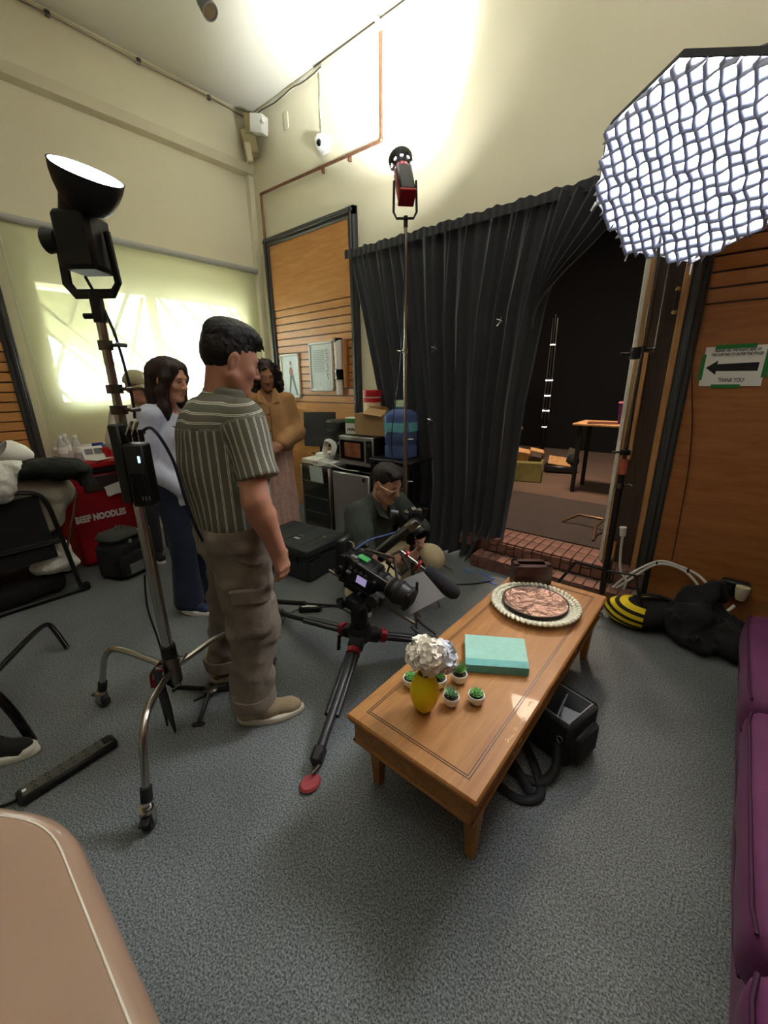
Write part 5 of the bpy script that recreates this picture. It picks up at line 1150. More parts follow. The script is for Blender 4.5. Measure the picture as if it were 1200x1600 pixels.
# ================================================================== clutter by the window wall
def blob(lo,hi,step,prims,noise=(),cutz=None):
    S=sdf_box(lo,hi,step)
    for p in prims:
        getattr(S,p[0])(*p[1:])
    for n in noise: S.noise(*n)
    if cutz is not None: S.cut(lambda X,Y,Z:cutz-Z+0*X+0*Y)
    return S.mb()
plast=pm('white_plastic_film',srgb(222,222,216),.3,noise=(9,.08),bump=(16,.8,.03))
greyc=cloth('grey_canvas',172,166,150,noise=(8,.15)); 
# red insulated noodle crate
rc=thing('red_cooler_tote','tall red insulated tote printed with noodles lettering, cluttered top','tote',(-4.2,1.08,0))
redc=pm('red_nylon',srgb(170,18,34),.5,noise=(5,.15),bump=(12,.4,.02))
MB().box((-4.20,1.06,.40),(.50,.62,.78),None,.03).build('body',redc,rc)
lid_=MB().box((-4.20,1.06,.855),(.52,.64,.07),None,.02).build('lid',M['red'],rc)
MB().box((-4.20,1.06,.803),(.515,.635,.03),None,.006).build('zip_band',M['black_cloth'],rc)
MB().box((-3.947,1.10,.70),(.008,.44,.13),None,.003).build('clear_window',pm('smoky_vinyl',srgb(70,56,60),.2),rc)
text_mb('BEEF NOODLES',.075,(-3.945,.955,.425),(0,1,0),(0,0,1),bold=.0045,width=.37).build('lettering',pm('white_print',srgb(240,236,234),.6),rc,smooth=0)
prp=pm('purple_satin',srgb(96,22,66),.4); bw=MB()
for a in range(7):
    t_=2*PI*a/7; bw.ball((-3.925+.01*math.cos(3*t_),1.30+.035*math.cos(t_),.79+.03*math.sin(t_)),(.014,.028,.020),8,R3(t_,0,0))
bw.build('purple_bow',prp,rc); MB().box((-3.935,1.28,.66),(.02,.10,.20),None,.008).build('purple_pocket',prp,rc)
single('paper_note',MB().box((-3.925,1.12,.645),(.004,.20,.09),R3(.22,0,0)).box((-3.921,1.10,.625),(.004,.16,.06),R3(.05,0,0)),M['paper'],'folded white paper stuck on the red tote','paper')
zt=.89
def bottle(x,y,k):
    t=thing('water_bottle',['clear water bottle with white cap at the outer end of the red lid','clear water bottle standing between two others on the red lid','clear water bottle next to the printed cards on the red lid'][k],'bottle',(x,y,zt),0,'water bottles on the red tote')
    MB().lathe([(.0,0),(.030,0),(.033,.01),(.033,.06),(.030,.07),(.033,.08),(.033,.12),(.022,.155),(.014,.17),(.014,.185)],(x,y,zt),20).build('bottle_body',pm('bottle_plastic',srgb(214,216,214),.2,alpha=.75) if k==0 else bpy.data.materials['bottle_plastic'],t)
    MB().lathe([(.034,.065),(.0345,.065),(.0345,.115),(.034,.115)],(x,y,zt),20).build('wrapper',M['white'],t)
    MB().lathe([(0,.205),(.017,.205),(.018,.185),(.014,.18)],(x,y,zt),16).build('cap',M['white'],t)
bottle(-4.12,.84,0); bottle(-4.26,.90,1); bottle(-4.08,.93,2)
cdz=thing('photo_card','white printed card leaning on the red tote lid','card',(-4.03,1.02,zt))
MB().box((-4.03,1.02,zt+.055),(.004,.15,.11),R3(0,-.5,0)).build('card',M['paper'],cdz)
for i in range(2): MB().box((-4.026,.99+.065*i,zt+.068),(.004,.055,.045),R3(0,-.5,0)).build('printed_photo',M['grey'],cdz)
MB().box((-4.0,1.05,zt+.003),(.12,.16,.004),Matrix.Rotation(.4,3,'Z')).build('flat_card',M['paper'],cdz)
single('blue_cup',MB().lathe([(0,0),(.038,0),(.045,.11),(.041,.11),(.035,.008),(0,.008)],(-4.20,1.11,zt),20),pm('blue_plastic',srgb(60,84,170),.4),'blue plastic cup on the red tote lid','cup')
single('red_cup',MB().lathe([(0,0),(.040,0),(.047,.085),(.043,.085),(.037,.008),(0,.008)],(-4.05,1.12,zt),20),M['red'],'squat red plastic cup on the red tote lid','cup')
# black folding chair heaped with bags
fc=thing('folding_chair','black folding camp chair buried under bags by the window wall','chair',(-3.72,.35,0))
def tb_(pts,r,name,par=fc,mat=M['black']): return MB().tube(catmull(pts,5),r,8).build(name,mat,par)
for x_ in(-3.52,-3.98):
    tb_([(x_,.06,.02),(x_,.10,.40),(x_,.18,.74),(x_,.30,.80),(x_,.46,.80),(x_,.545,.74),(x_,.575,.55),(x_,.62,.03)],.015,'leg_frame')
    MB().cyl((x_,-.02,.022),(x_,.66,.022),.017,n=10).build('floor_rail',M['black'],fc); MB().box((x_,.64,.035),(.05,.07,.06),None,.012).build('rubber_foot',M['black_matte'],fc)
    MB().tube([(x_,.14,.42),(x_,.60,.42)],.012,8).build('seat_rail',M['black'],fc)
    MB().tube([(x_,.74,.74),(x_,.585,.32)],.008,8).build('brace',M['chrome'],fc)
MB().box((-3.75,.36,.43),(.48,.46,.03),None,.01).build('seat',M['black_cloth'],fc); MB().box((-3.53,.30,.53),(.012,.46,.46),R3(.05,0,0),.004).build('side_panel',M['black_cloth'],fc); MB().box((-3.75,.13,.72),(.46,.02,.42),R3(-.15,0,0),.006).build('backrest',M['black_cloth'],fc)
single('canvas_bag',blob((-4.05,.12,.43),(-3.42,.86,1.02),.014,[('box',(-3.76,.42,.68),(.19,.24,.20),.07),('ell',(-3.70,.60,.76),(.17,.16,.12),.05)],[(.03,6,3),(.012,16,5)],.455),greyc,'grey canvas bag slumped on the folding chair','bag')
single('dark_jacket',blob((-4.0,.3,.78),(-3.3,.95,1.15),.012,[('ell',(-3.62,.62,.94),(.17,.22,.055),.05),('ell',(-3.58,.74,.90),(.13,.12,.06),.04),('cone',(-3.55,.80,.86),(-3.48,.84,.70),.05,.035,.04)],[(.022,8,9),(.01,20,4)]),cloth('dark_green_black',15,19,16,noise=(4,.5),sheen=0),'black and dark green jacket thrown over the bags','jacket')
single('plastic_bag',blob((-4.0,.05,.75),(-3.3,.60,1.15),.012,[('ell',(-3.60,.40,.93),(.13,.13,.08),.04),('ell',(-3.52,.32,.86),(.10,.11,.10),.05)],[(.03,11,2),(.016,26,6)]),plast,'crumpled translucent plastic bag heaped at the chair top','plastic bag')
single('paper_bag',MB().lathe([(.0,0),(.07,0),(.085,.05),(.08,.13),(.06,.16),(.055,.155),(.074,.12),(.07,.02),(0,.02)],(-3.80,.56,.98),18,R3(.9,.3,0),wob=lambda a,z:1+.06*math.sin(3*a+9*z)),M['white'],'white paper sack on its side among the bags','paper bag')
single('silver_wrap',blob((-4.1,.05,.85),(-3.75,.45,1.2),.012,[('ell',(-3.92,.27,1.0),(.10,.11,.09),.03)],[(.03,16,8),(.015,34,3)]),pm('silver_foil',srgb(170,168,160),.35,.6),'crumpled silver and grey wrapping beside the plastic bag','wrapping')
single('plastic_sack',blob((-3.95,.28,0),(-3.35,.78,.45),.012,[('ell',(-3.66,.56,.30),(.12,.10,.11),.05),('ell',(-3.66,.52,.22),(.14,.13,.07),.05)],[(.025,10,12),(.012,24,7)],.16),plast,'white plastic sack on the duffel under the folding chair','plastic bag')
single('flat_duffel',blob((-4.1,-.2,-.02),(-3.5,.66,.24),.014,[('box',(-3.80,.22,.08),(.22,.34,.075),.06)],[(.02,7,3),(.01,18,5)],.004),M['black_cloth'],'flat black duffel on the floor under the folding chair','bag')
# black cooler bag with silver label
cl=thing('cooler_bag','black soft cooler bag with silver label in front of the red tote','bag',(-3.60,.95,0),.35)
lb=lambda c,s,n,m,b=.01,p=cl,r=None:MB().box(c,s,r,b).build(n,m,p,local=True)
lb((0,0,.15),(.24,.30,.30),'body',M['black_cloth'],.04); tpb=lb((0,0,.335),(.23,.28,.09),'top_case',cloth('charcoal_green',58,62,56),.04); lb((.135,0,.12),(.05,.26,.19),'front_pocket',M['black_cloth'],.02)
lb((.1615,-.015,.09),(.003,.12,.085),'silver_label',pm('silver_label',srgb(190,190,192),.25,.7,bump=(30,.5,.02)),0); lb((.118,0,.30),(.012,.03,.03),'buckle',M['grey'],.004); MB().tube([(.02,-.02,.385),(.02,-.02,.42),(.02,.02,.42),(.02,.02,.385)],.006,8).build('carry_ring',M['chrome'],cl,local=True)
# black trolley bags behind the blue-shirt woman
tb2=thing('equipment_bag','black wheeled equipment bag behind the woman in blue','bag',(-3.25,1.45,0),.5)
MB().box((0,0,.22),(.30,.34,.40),None,.05).build('body',M['black_cloth'],tb2,local=True); MB().box((.16,0,.16),(.04,.28,.22),None,.02).build('pocket',M['black_cloth'],tb2,local=True)
for s in(-1,1): MB().cyl((.1,s*.13,.03),(.1,s*.17,.03),.03,n=14).build('wheel',M['black'],tb2,local=True)
MB().tube(catmull([(.18,-.12,.30),(.20,0,.22),(.18,.12,.30)],6),.004,6).build('zip_pull',M['chrome'],tb2,local=True)
single('plastic_box',MB().box((-3.55,1.22,.51),(.2,.2,.14),None,.02),pm('clear_box',srgb(190,196,196),.2,alpha=.8),'clear plastic tub on top of the black bags','box') if False else None
# ---- lower left: tube chair legs, power strip, canvas sneaker, vinyl bench
ch=thing('tube_chair','bent black steel tube chair legs at the picture edge','chair',(-2.4,.05,0))
MB().tube(catmull([(-2.74,.345,.012),(-2.80,.325,.10),(-2.82,.30,.16),(-2.70,.23,.20),(-2.45,.10,.24),(-2.30,.02,.26)],6),.014,10).build('rear_leg',M['black_gloss'],ch)
MB().tube(catmull([(-2.065,.06,.012),(-2.10,.035,.16),(-2.16,.00,.26),(-2.25,-.05,.32),(-2.50,-.25,.36)],6),.018,10).build('front_leg',M['black_gloss'],ch)
MB().box((-2.62,-.28,.44),(.5,.45,.04),R3(0,0,.6),.015).build('seat',M['black_cloth'],ch)
ps=thing('power_strip','long black power strip lying on the carpet','power strip',(-1.775,.12,0))
p0,p1=V3(-1.765,-.02,.02),V3(-1.785,.275,.02); dps=(p1-p0).normalized(); rps=Matrix.Rotation(math.atan2(dps.y,dps.x),3,'Z')
MB().box((p0+p1)/2,(.33,.07,.038),rps,.010).build('case',M['black'],ps); top_=MB().box((p0+p1)/2+V3(0,0,.020),(.30,.055,.006),rps,.003).build('face_plate',pm('dark_olive_plastic',srgb(78,78,70),.5),ps)
for i in range(6):
    for j in(-1,1):
        c=(p0+p1)/2+rps@V3(-.11+.042*i,.014*j,.0235)
        sk_=MB()
        for (a,b) in((-.005,-.004),(.005,-.004),(0,.006)): sk_.box(c+rps@V3(a,b,0),(.004,.006,.001),rps)
        sk_.build('socket',M['black_matte'],top_)
MB().box((p0+p1)/2+rps@V3(.135,0,.024),(.03,.04,.006),rps,.002).build('switch',M['black'],ps); MB().box((p0+p1)/2+rps@V3(-.14,.0,.0235),(.012,.012,.001),rps).build('badge',M['paper'],ps)
MB().tube(catmull([p0+V3(0,-.01,0),p0+V3(-.02,-.06,-.005),p0+V3(-.10,-.12,-.012)],6),.006,6).build('lead',M['black'],ps)
sn=thing('canvas_sneaker','black and white canvas sneaker poking in beside the power strip','shoe',(-2.075,.012,0))
shoe(sn,(-.115,-.165,0),(.55,.60),.30,M['black_cloth'],pm('rubber_white',srgb(222,220,208),.5),w=.052,name='upper',laces=M['white'],toe=bpy.data.materials['rubber_white'])
bn=thing('vinyl_bench','taupe vinyl covered bench corner with worn glossy edge','bench',(-.75,-.25,0))
vin=pm('taupe_vinyl',srgb(164,136,116),.22,noise=(3,.06),bump=(7,.2,.02),coat=.3)
pol0=[(-.10,.036),(-.785,.036),(-1.15,-.19),(-1.15,-.75),(-.10,-.75)]
pol=[]
for i_,p_ in enumerate(pol0):
    a_=Vector(pol0[i_-1]); b_=Vector(p_); c_=Vector(pol0[(i_+1)%5]); q0=b_+(a_-b_).normalized()*.075; q1=b_+(c_-b_).normalized()*.075
    for k_ in range(7): t_=k_/6; pol.append(tuple(q0*(1-t_)**2+b_*2*t_*(1-t_)+q1*t_*t_))
def inset(k): 
    cx_=sum(p[0] for p in pol)/len(pol); cy_=sum(p[1] for p in pol)/len(pol)
    out=[]
    for i,(x,y) in enumerate(pol):
        a=Vector(pol[i-1]); b=Vector((x,y)); c=Vector(pol[(i+1)%len(pol)]); e1=(b-a).normalized(); e2=(c-b).normalized(); n1=Vector((-e1.y,e1.x)); n2=Vector((-e2.y,e2.x)); n_=(n1+n2).normalized(); kk=k/max(.4,n_.dot(n1)); out.append((x+n_.x*kk,y+n_.y*kk))
    return out
bt=MB(); rings=[(0,.66),(0,.715),(.006,.735),(.018,.747),(.034,.75)]
sg=1 if inset(.01)[0][1]<pol[0][1] else -1
V=[(x,y,z) for k,z in rings for x,y in inset(sg*k)]; n_=len(pol)
bt._add(V,[(j*n_+i,j*n_+(i+1)%n_,(j+1)*n_+(i+1)%n_,(j+1)*n_+i) for j in range(4) for i in range(n_)]+[tuple(range(n_)),tuple(4*n_+i for i in range(n_))])
o_=bt.build('padded_top',vin,bn,smooth=50)
rim=[V3(x,y,.7485) for x,y in inset(sg*.026)]
MB().tube(rim[3:24],.0016,6).build('worn_highlight',pm('worn_highlight',srgb(232,224,210),.35,bump=(40,.4,.01)),bn)  # pale line: worn edge with its glossy highlight painted in
for (x,y) in((-.2,-.1),(-1.0,-.3),(-.2,-.65),(-1.0,-.65)): MB().box((x,y,.33),(.05,.05,.66),None,.006).build('leg',M['dark_timber'],bn)
# ================================================================== fridge counter along the back wall
gf_=thing('glass_door_fridge','small black fridge with a glass door left of the silver one','fridge',(-3.12,2.87,0))
lbx=lambda c,s,n,m,p,b=.006,r=None:MB().box(c,s,r,b).build(n,m,p)
lbx((-3.12,2.87,.35),(.45,.48,.68),'cabinet',M['black'],gf_)
dr=lbx((-3.12,2.625,.36),(.44,.02,.64),'door_frame',M['steel_dark'],gf_); lbx((-3.12,2.613,.36),(.37,.006,.57),'door_glass',pm('smoked_glass',srgb(26,28,30),.06,coat=.5),dr,0)
for z_ in(.20,.36,.52): lbx((-3.12,2.609,z_),(.36,.004,.008),'shelf_edge',M['chrome'],dr,0)
for x_ in(-3.325,-2.915): lbx((x_,2.61,.36),(.018,.012,.63),'door_stile',M['chrome'],dr,.003)
for x_ in(-3.3,-2.94): MB().cyl((x_,2.7,0),(x_,2.7,.02),.015).build('foot',M['black'],gf_)
single('taped_notice',MB().box((-3.09,2.600,.605),(.19,.003,.16),R3(.08,0,0)),pm('bluish_paper',srgb(206,222,224),.7),'pale notice sheet taped on the glass fridge door','paper')
sf_=thing('silver_fridge','silver compact fridge with a black top next to the glass door fridge','fridge',(-2.63,2.87,0))
silv=pm('silver_door',srgb(166,168,168),.35,.6,bump=(200,.05))
lbx((-2.63,2.88,.34),(.48,.46,.66),'cabinet',M['grey'],sf_); lbx((-2.63,2.63,.35),(.48,.04,.64),'door',silv,sf_,.01); lbx((-2.63,2.87,.685),(.49,.50,.03),'top_panel',M['black_gloss'],sf_); lbx((-2.45,2.607,.63),(.035,.004,.035),'badge',M['black'],sf_,0)
for x_ in(-2.8,-2.46): MB().cyl((x_,2.7,0),(x_,2.7,.02),.015).build('foot',M['black'],sf_)
wt=thing('white_tray_machine','white flat appliance on top of the glass door fridge','appliance',(-3.12,2.80,.69))
lbx((-3.11,2.83,.715),(.45,.42,.05),'tray',M['white'],wt,.01); lbx((-3.11,2.615,.72),(.05,.006,.012),'tray_slot',M['black'],wt,0); lbx((-3.20,2.86,.76),(.14,.2,.04),'paper_stack',M['paper'],wt,.004); lbx((-3.0,2.82,.765),(.18,.14,.05),'black_tray',M['black'],wt,.006)
mo=thing('flat_monitor','dark flat monitor between the tan jacket woman and coffee maker','monitor',(-3.36,2.92,.74))
rmo=Matrix.Rotation(.45,3,'Z'); lbx((-3.36,2.92,1.0),(.36,.03,.36),'screen',pm('dark_screen',srgb(56,60,66),.25),mo,.006,rmo@R3(-.08,0,0)); lbx((-3.36,2.94,.79),(.05,.04,.12),'stand_neck',M['black'],mo,.004); lbx((-3.36,2.93,.745),(.2,.14,.012),'stand_foot',M['black'],mo,.004)
mw=thing('microwave','silver fronted microwave oven on the silver fridge','microwave',(-2.57,2.83,.70))
lbx((-2.575,2.84,.875),(.42,.36,.27),'case',M['black'],mw,.008); fr_=lbx((-2.575,2.655,.875),(.42,.02,.26),'front_frame',silv,mw,.004); lbx((-2.62,2.643,.88),(.30,.006,.18),'door_glass',M['black_gloss'],mw,.002); lbx((-2.61,2.639,.885),(.20,.002,.13),'painted_reflection',pm('window_reflection',srgb(150,96,70),.3,noise=(14,.4)),mw,0)  # brown patch paints a reflection onto the door glass
lbx((-2.41,2.643,.88),(.07,.006,.20),'control_panel',M['black'],mw,.002); lbx((-2.405,2.639,.94),(.04,.003,.02),'display',pm('display_green',srgb(60,90,70),.3),mw,0)
for x_ in(-2.74,-2.41):
    for y_ in(2.70,2.97): MB().cyl((x_,y_,.70),(x_,y_,.742),.014).build('foot',M['black'],mw)
cb_=thing('cardboard_box','open tan cardboard carton on top of the microwave','box',(-2.48,2.84,1.01))
card=pm('cardboard',srgb(176,142,98),.8,noise=(7,.08)); rcb=Matrix.Rotation(.08,3,'Z')
lbx((-2.48,2.84,1.11),(.34,.22,.19),'carton',card,cb_,.004,rcb); 
MB().lathe([(.055,-.002),(.075,-.002),(.075,.002),(.055,.002)],(-2.57,2.726,1.09),24,R3(PI/2,0,.08)).build('printed_ring',pm('print_brown',srgb(130,104,76),.8),cb_); MB().lathe([(.04,-.002),(.07,-.002),(.07,.002),(.04,.002)],(-2.40,2.739,1.06),24,R3(PI/2,0,.08)).build('printed_ring',bpy.data.materials['print_brown'],cb_)
MB().box((-2.42,2.74,1.22),(.20,.10,.004),R3(.5,.1,.1)).build('flap',card,cb_); MB().box((-2.52,2.93,1.23),(.20,.09,.004),R3(-.7,0,.05)).build('flap',card,cb_)
jr_=thing('snack_jar','tall snack canister with red lid behind the carton','jar',(-2.66,2.98,1.01))
MB().lathe([(0,0),(.08,0),(.085,.01),(.085,.33),(0,.33)],(-2.66,2.985,1.01),24).build('canister',pm('snack_print',srgb(224,206,176),.5,noise=(16,.25)),jr_); MB().lathe([(0,.39),(.086,.39),(.09,.38),(.09,.335),(0,.335)],(-2.66,2.985,1.01),24).build('lid',M['red'],jr_); MB().lathe([(.086,.28),(.0865,.28),(.0865,.32),(.086,.32)],(-2.66,2.985,1.01),24).build('red_label',M['red'],jr_)
sb_=thing('snack_box','small green and white snack box beside the carton','box',(-2.74,2.80,1.01)); lbx((-2.735,2.80,1.085),(.13,.10,.15),'box',M['paper'],sb_,.003,Matrix.Rotation(.2,3,'Z')); lbx((-2.735,2.796,1.13),(.132,.102,.04),'green_band',pm('green_print',srgb(60,130,70),.6),sb_,.002,Matrix.Rotation(.2,3,'Z')); 
for i in range(5): MB().box((-2.76+.02*i,2.745,1.05+.006*(i%2)),(.012,.004,.018),R3(.0,.3,.2)).build('printed_mark',M['black'],sb_)
cf=thing('coffee_maker','black coffee maker beside the monitor','coffee maker',(-2.98,2.92,.74)); lbx((-2.98,2.95,.93),(.19,.16,.38),'tower',M['black'],cf,.015); lbx((-2.98,2.84,1.07),(.20,.20,.11),'brew_head',M['black'],cf,.02); MB().lathe([(0,0),(.055,0),(.065,.06),(.05,.11),(.04,.12)],(-2.98,2.83,.80),18).build('jug',M['black_gloss'],cf); lbx((-2.98,2.84,.755),(.2,.2,.03),'base',M['black'],cf,.008); lbx((-2.85,2.90,.90),(.09,.1,.30),'side_tank',M['black'],cf,.012)
co=thing('cable_coil','coil of white cable hung on the fridge top','cable',(-2.98,2.66,.74)); ck=MB()
for k in range(7): ck.tube([V3(-2.95+.062*math.cos(a)+.004*k,2.64+.012*math.sin(3*a)+.006*k,.86+(.085+.006*(k%3))*math.sin(a)) for a in np.linspace(0,2*PI,22)[:-1]],.005,6,closed=True)
ck.build('coil',M['white'],co); MB().tube(catmull([(-2.95,2.65,.78),(-3.05,2.62,.75),(-3.12,2.60,.70),(-3.0,2.60,.70),(-2.9,2.61,.73),(-2.7,2.60,.705),(-2.5,2.60,.708)],8),.004,6).build('loose_end',M['white'],co)
# black cart with the water jug
kc=thing('black_cart','black utility cart in front of the curtain carrying the water jug','cart',(-2.14,2.75,0))
lbx((-2.14,2.75,.835),(.44,.34,.03),'top_shelf',M['black'],kc,.008); lbx((-2.14,2.75,.42),(.42,.32,.02),'middle_shelf',M['black'],kc,.005); lbx((-2.14,2.75,.10),(.42,.32,.02),'bottom_shelf',M['black'],kc,.005)
for x_ in(-2.34,-1.94):
    for y_ in(2.60,2.90): MB().cyl((x_,y_,.0),(x_,y_,.83),.013).build('post',M['black'],kc)
lbx((-2.2,2.76,.6),(.22,.26,.3),'stored_black_bag',M['black_cloth'],kc,.05)
wj=thing('water_jug','large blue water cooler jug standing on the black cart','jug',(-2.14,2.755,.85))
blw=pm('blue_polycarbonate',srgb(120,142,205),.12,trans=.6,ior=1.15); gj=MB(); sq=lambda a,z:1/max(abs(math.cos(a))**4+abs(math.sin(a))**4,1e-6)**.25*.93
gj.lathe([(0,0),(.115,0),(.128,.012),(.128,.10),(.121,.11),(.121,.12),(.128,.13),(.128,.21),(.121,.22),(.121,.23),(.128,.24),(.128,.34),(.115,.375),(.075,.40),(.045,.41),(.045,.43)],(-2.14,2.755,.85),36,wob=sq); gj.build('bottle',blw,wj)
MB().lathe([(.1225,.225),(.129,.225),(.129,.30),(.1225,.30)],(-2.14,2.755,.85),36,wob=sq).build('label_band',pm('aqua_label',srgb(110,190,205),.5,noise=(30,.2)),wj); MB().lathe([(0,.475),(.05,.475),(.053,.46),(.053,.425),(.045,.42)],(-2.14,2.755,.85),24).build('cap',pm('pale_green_cap',srgb(190,214,180),.5),wj)
MB().tube(catmull([(-2.02,2.67,.95),(-1.98,2.64,1.10),(-2.0,2.66,1.16)],6),.006,6).build('handle',blw,wj)
# framed prints and rolled posters on the slat wall
def framed(x0,x1,z0,z1,lab,art):
    t=thing('framed_print',lab,'picture',((x0+x1)/2,YB-.04,z0)); y_=YB-.045
    for (a,b,c,d) in((x0,x1,z0,z0+.022),(x0,x1,z1-.022,z1),(x0,x0+.022,z0,z1),(x1-.022,x1,z0,z1)): MB().box(((a+b)/2,y_,(c+d)/2),(b-a,.024,d-c),None,.004).build('frame_rail',M['white'],t)
    MB().box(((x0+x1)/2,y_+.005,(z0+z1)/2),(x1-x0-.03,.008,z1-z0-.03)).build('print',art[0],t)
    for mk,mt in art[1:]: mk.build('printed_figure',mt,t,smooth=0)
pgr=pm('pale_grey_print',srgb(188,200,200),.3,noise=(5,.08)); pbl=pm('pale_blue_print',srgb(196,208,214),.3,noise=(3,.15))
ink=pm('faded_ink',srgb(120,128,128),.6); pinkk=pm('dusty_pink_ink',srgb(176,130,128),.6); y_=YB-.0455
ln_=MB()
for i in range(13): ln_.box((-3.53,y_,1.80-.018*i),(.17,.002,.005))
lt_=MB(); zz=MB()
for i in range(9): lt_.box((-3.40+.004*(i%2),y_,1.80-.034*i),(.034,.002,.007)).box((-3.415+.012*(i%3),y_,1.787-.034*i),(.008,.002,.022))
for i in range(5): zz.box((-3.50+.04*i,y_,1.44),(.006,.002,.09),R3(0,(-.7+.35*i),0))
framed(-3.68,-3.315,1.385,1.88,'white framed text print hung beside the poster tubes',[pgr,(ln_,ink),(lt_,pinkk),(zz,M['paper'])])
fg=MB(); fg.ball((-4.02,y_,1.60),(.035,.002,.05),12); fg.ball((-4.02,y_,1.69),(.02,.002,.025),10); fgl=MB(); fgl.prism([(-4.04,y_,1.57),(-4.08,y_,1.36),(-4.06,y_,1.36),(-4.01,y_,1.55)],(0,.002,0)).prism([(-4.02,y_,1.57),(-3.95,y_,1.34),(-3.92,y_,1.34),(-3.99,y_,1.58)],(0,.002,0))
framed(-4.20,-3.87,1.31,1.79,'white framed figure print hung behind the tan jacket woman',[pbl,(fg,pinkk),(fgl,ink)])
rt1=thing('rolled_poster','rolled white poster with black bands hanging upright on the slats','poster tube',(-3.20,YB-.07,1.35)); MB().cyl((-3.20,YB-.07,1.35),(-3.195,YB-.07,1.89),.035,.047,n=20).build('roll',M['paper'],rt1)
for z0,z1 in((1.50,1.60),(1.85,1.895)): MB().cyl((-3.197,YB-.07,z0),(-3.196,YB-.07,z1),.046,.049,n=20).build('band',M['black_gloss'],rt1)
single('brown_tube',MB().cyl((-3.11,YB-.06,1.42),(-3.105,YB-.06,1.88),.028,n=16),pm('kraft_tube',srgb(176,116,64),.7),'brown cardboard poster tube next to the rolled white poster','poster tube')
# corner speaker boxes, dome camera, conduits, copper pipe, ceiling spot
sp=thing('corner_speaker','beige speaker pair mounted in the ceiling corner','speaker',(-4.32,3.0,3.70))
MB().prism([(-4.42,3.12,4.02),(-4.28,2.98,4.03),(-4.14,3.12,4.02)],(0,0,-.16)).build('bracket_box',pm('dull_beige',srgb(176,164,122),.6),sp,smooth=0); MB().box((-4.33,3.06,3.82),(.15,.13,.20),R3(.2,0,-.6),.012).build('speaker_cabinet',bpy.data.materials['dull_beige'],sp); MB().box((-4.27,2.99,3.70),(.07,.06,.16),R3(.1,0,-.5),.008).build('lower_cover',M['beige'],sp)
wbx=thing('white_sensor_box','small white box angled out beside the corner speaker','sensor',(-4.05,3.0,3.80)); MB().box((-4.07,3.0,3.87),(.13,.13,.14),R3(.2,.2,.5),.006).build('housing',M['white'],wbx); MB().cyl((-4.0,2.98,3.86),(-3.94,2.96,3.85),.018,n=12).build('lens_stub',M['white'],wbx); MB().tube([(-4.1,3.05,3.87),(-4.15,3.14,3.88)],.02,8).build('arm',M['beige'],wbx)
dc=thing('dome_camera','white dome security camera on the cream wall below the ceiling','security camera',(-3.30,YB-.05,3.50)); MB().lathe([(0,0),(.075,0),(.08,.02),(.07,.04),(0,.045)],(-3.32,YB,3.53),24,R3(PI/2,0,0)).build('base',M['white'],dc); MB().ball((-3.31,YB-.06,3.53),(.06,.06,.065),18).build('dome',M['white'],dc); MB().ball((-3.29,YB-.105,3.51),(.025,.02,.028),12).build('lens',M['black_gloss'],dc)
MB().tube(catmull([(-3.33,YB-.02,3.60),(-3.35,YB-.01,3.80),(-3.33,YB-.015,3.95),(-3.34,YB-.01,4.09)],6),.006,6).build('cable',M['white'],dc)
single('wall_plate',MB().box((-3.84,YB-.006,3.88),(.06,.012,.13),None,.004),M['cream'],'small cream blank plate on the wall beside the white sensor','plate')
cpp=thing('copper_pipe','bent copper water pipe running across the cream wall','pipe',(-3.4,YB-.03,2.6))
yp=YB-.03; MB().tube([(-4.315,yp,2.35),(-4.315,yp,3.38)],.013,10).build('pipe_run',M['copper'],cpp); MB().tube([(-4.315,yp,3.40),(-2.64,yp,3.345)],.013,10).build('pipe_run',M['copper'],cpp); MB().tube([(-2.625,yp,3.36),(-2.62,yp,4.02)],.013,10).build('pipe_run',M['copper'],cpp)
for p in((-4.315,yp,3.39),(-2.63,yp,3.35),(-2.62,yp,4.02)): MB().ball(p,.018,10).build('elbow',M['copper'],cpp)
for x_,z_ in((-3.35,3.365),(-3.0,3.355)): MB().box((x_,YB-.015,z_-.015),(.02,.03,.05),None,.003).build('pipe_clip',M['copper'],cpp)
MB().tube([(-2.62,yp,4.02),(-2.63,yp-.02,4.08),(-2.66,yp-.06,4.115)],.02,8).build('ceiling_elbow',M['white'],cpp)
cdx=thing('ceiling_conduit','bundle of thin cream cables clipped along the ceiling edges','cable',(XL+.1,1.5,4.0))
rs=random.Random(2)
for k in range(3):
    P_=[(XL+.115+.012*k,YF+.3+ (YB-.35-YF)*i/14,4.095-.010*k-.016*abs(math.sin(i*1.3+k))*(k>0)) for i in range(15)]; MB().tube(catmull(P_,4),.008 if k==0 else .004,6).build('cable',M['beige'] if k<2 else M['steel_dark'],cdx)
    P_=[(-4.35+1.05*i/8,YB-.012-.008*k,4.10-.012*k-.02*abs(math.sin(i*.9+k))) for i in range(9)]; MB().tube(catmull(P_,4),.005,6).build('cable',M['white'] if k<2 else M['steel_dark'],cdx)
for i in range(6): MB().box((XL+.125,-.4+.62*i,4.08),(.03,.035,.04),None,.006).build('cable_clip',M['steel_dark'],cdx)
single('ceiling_cable',MB().tube([(-3.4,YB-.02,4.11),(-2.6,YB-.02,4.11),(-1.2,YB-.02,4.11),(1.2,YB-.02,4.11)],.006,6),M['steel_dark'],'long straight dark cable along the ceiling line above the curtain','cable')
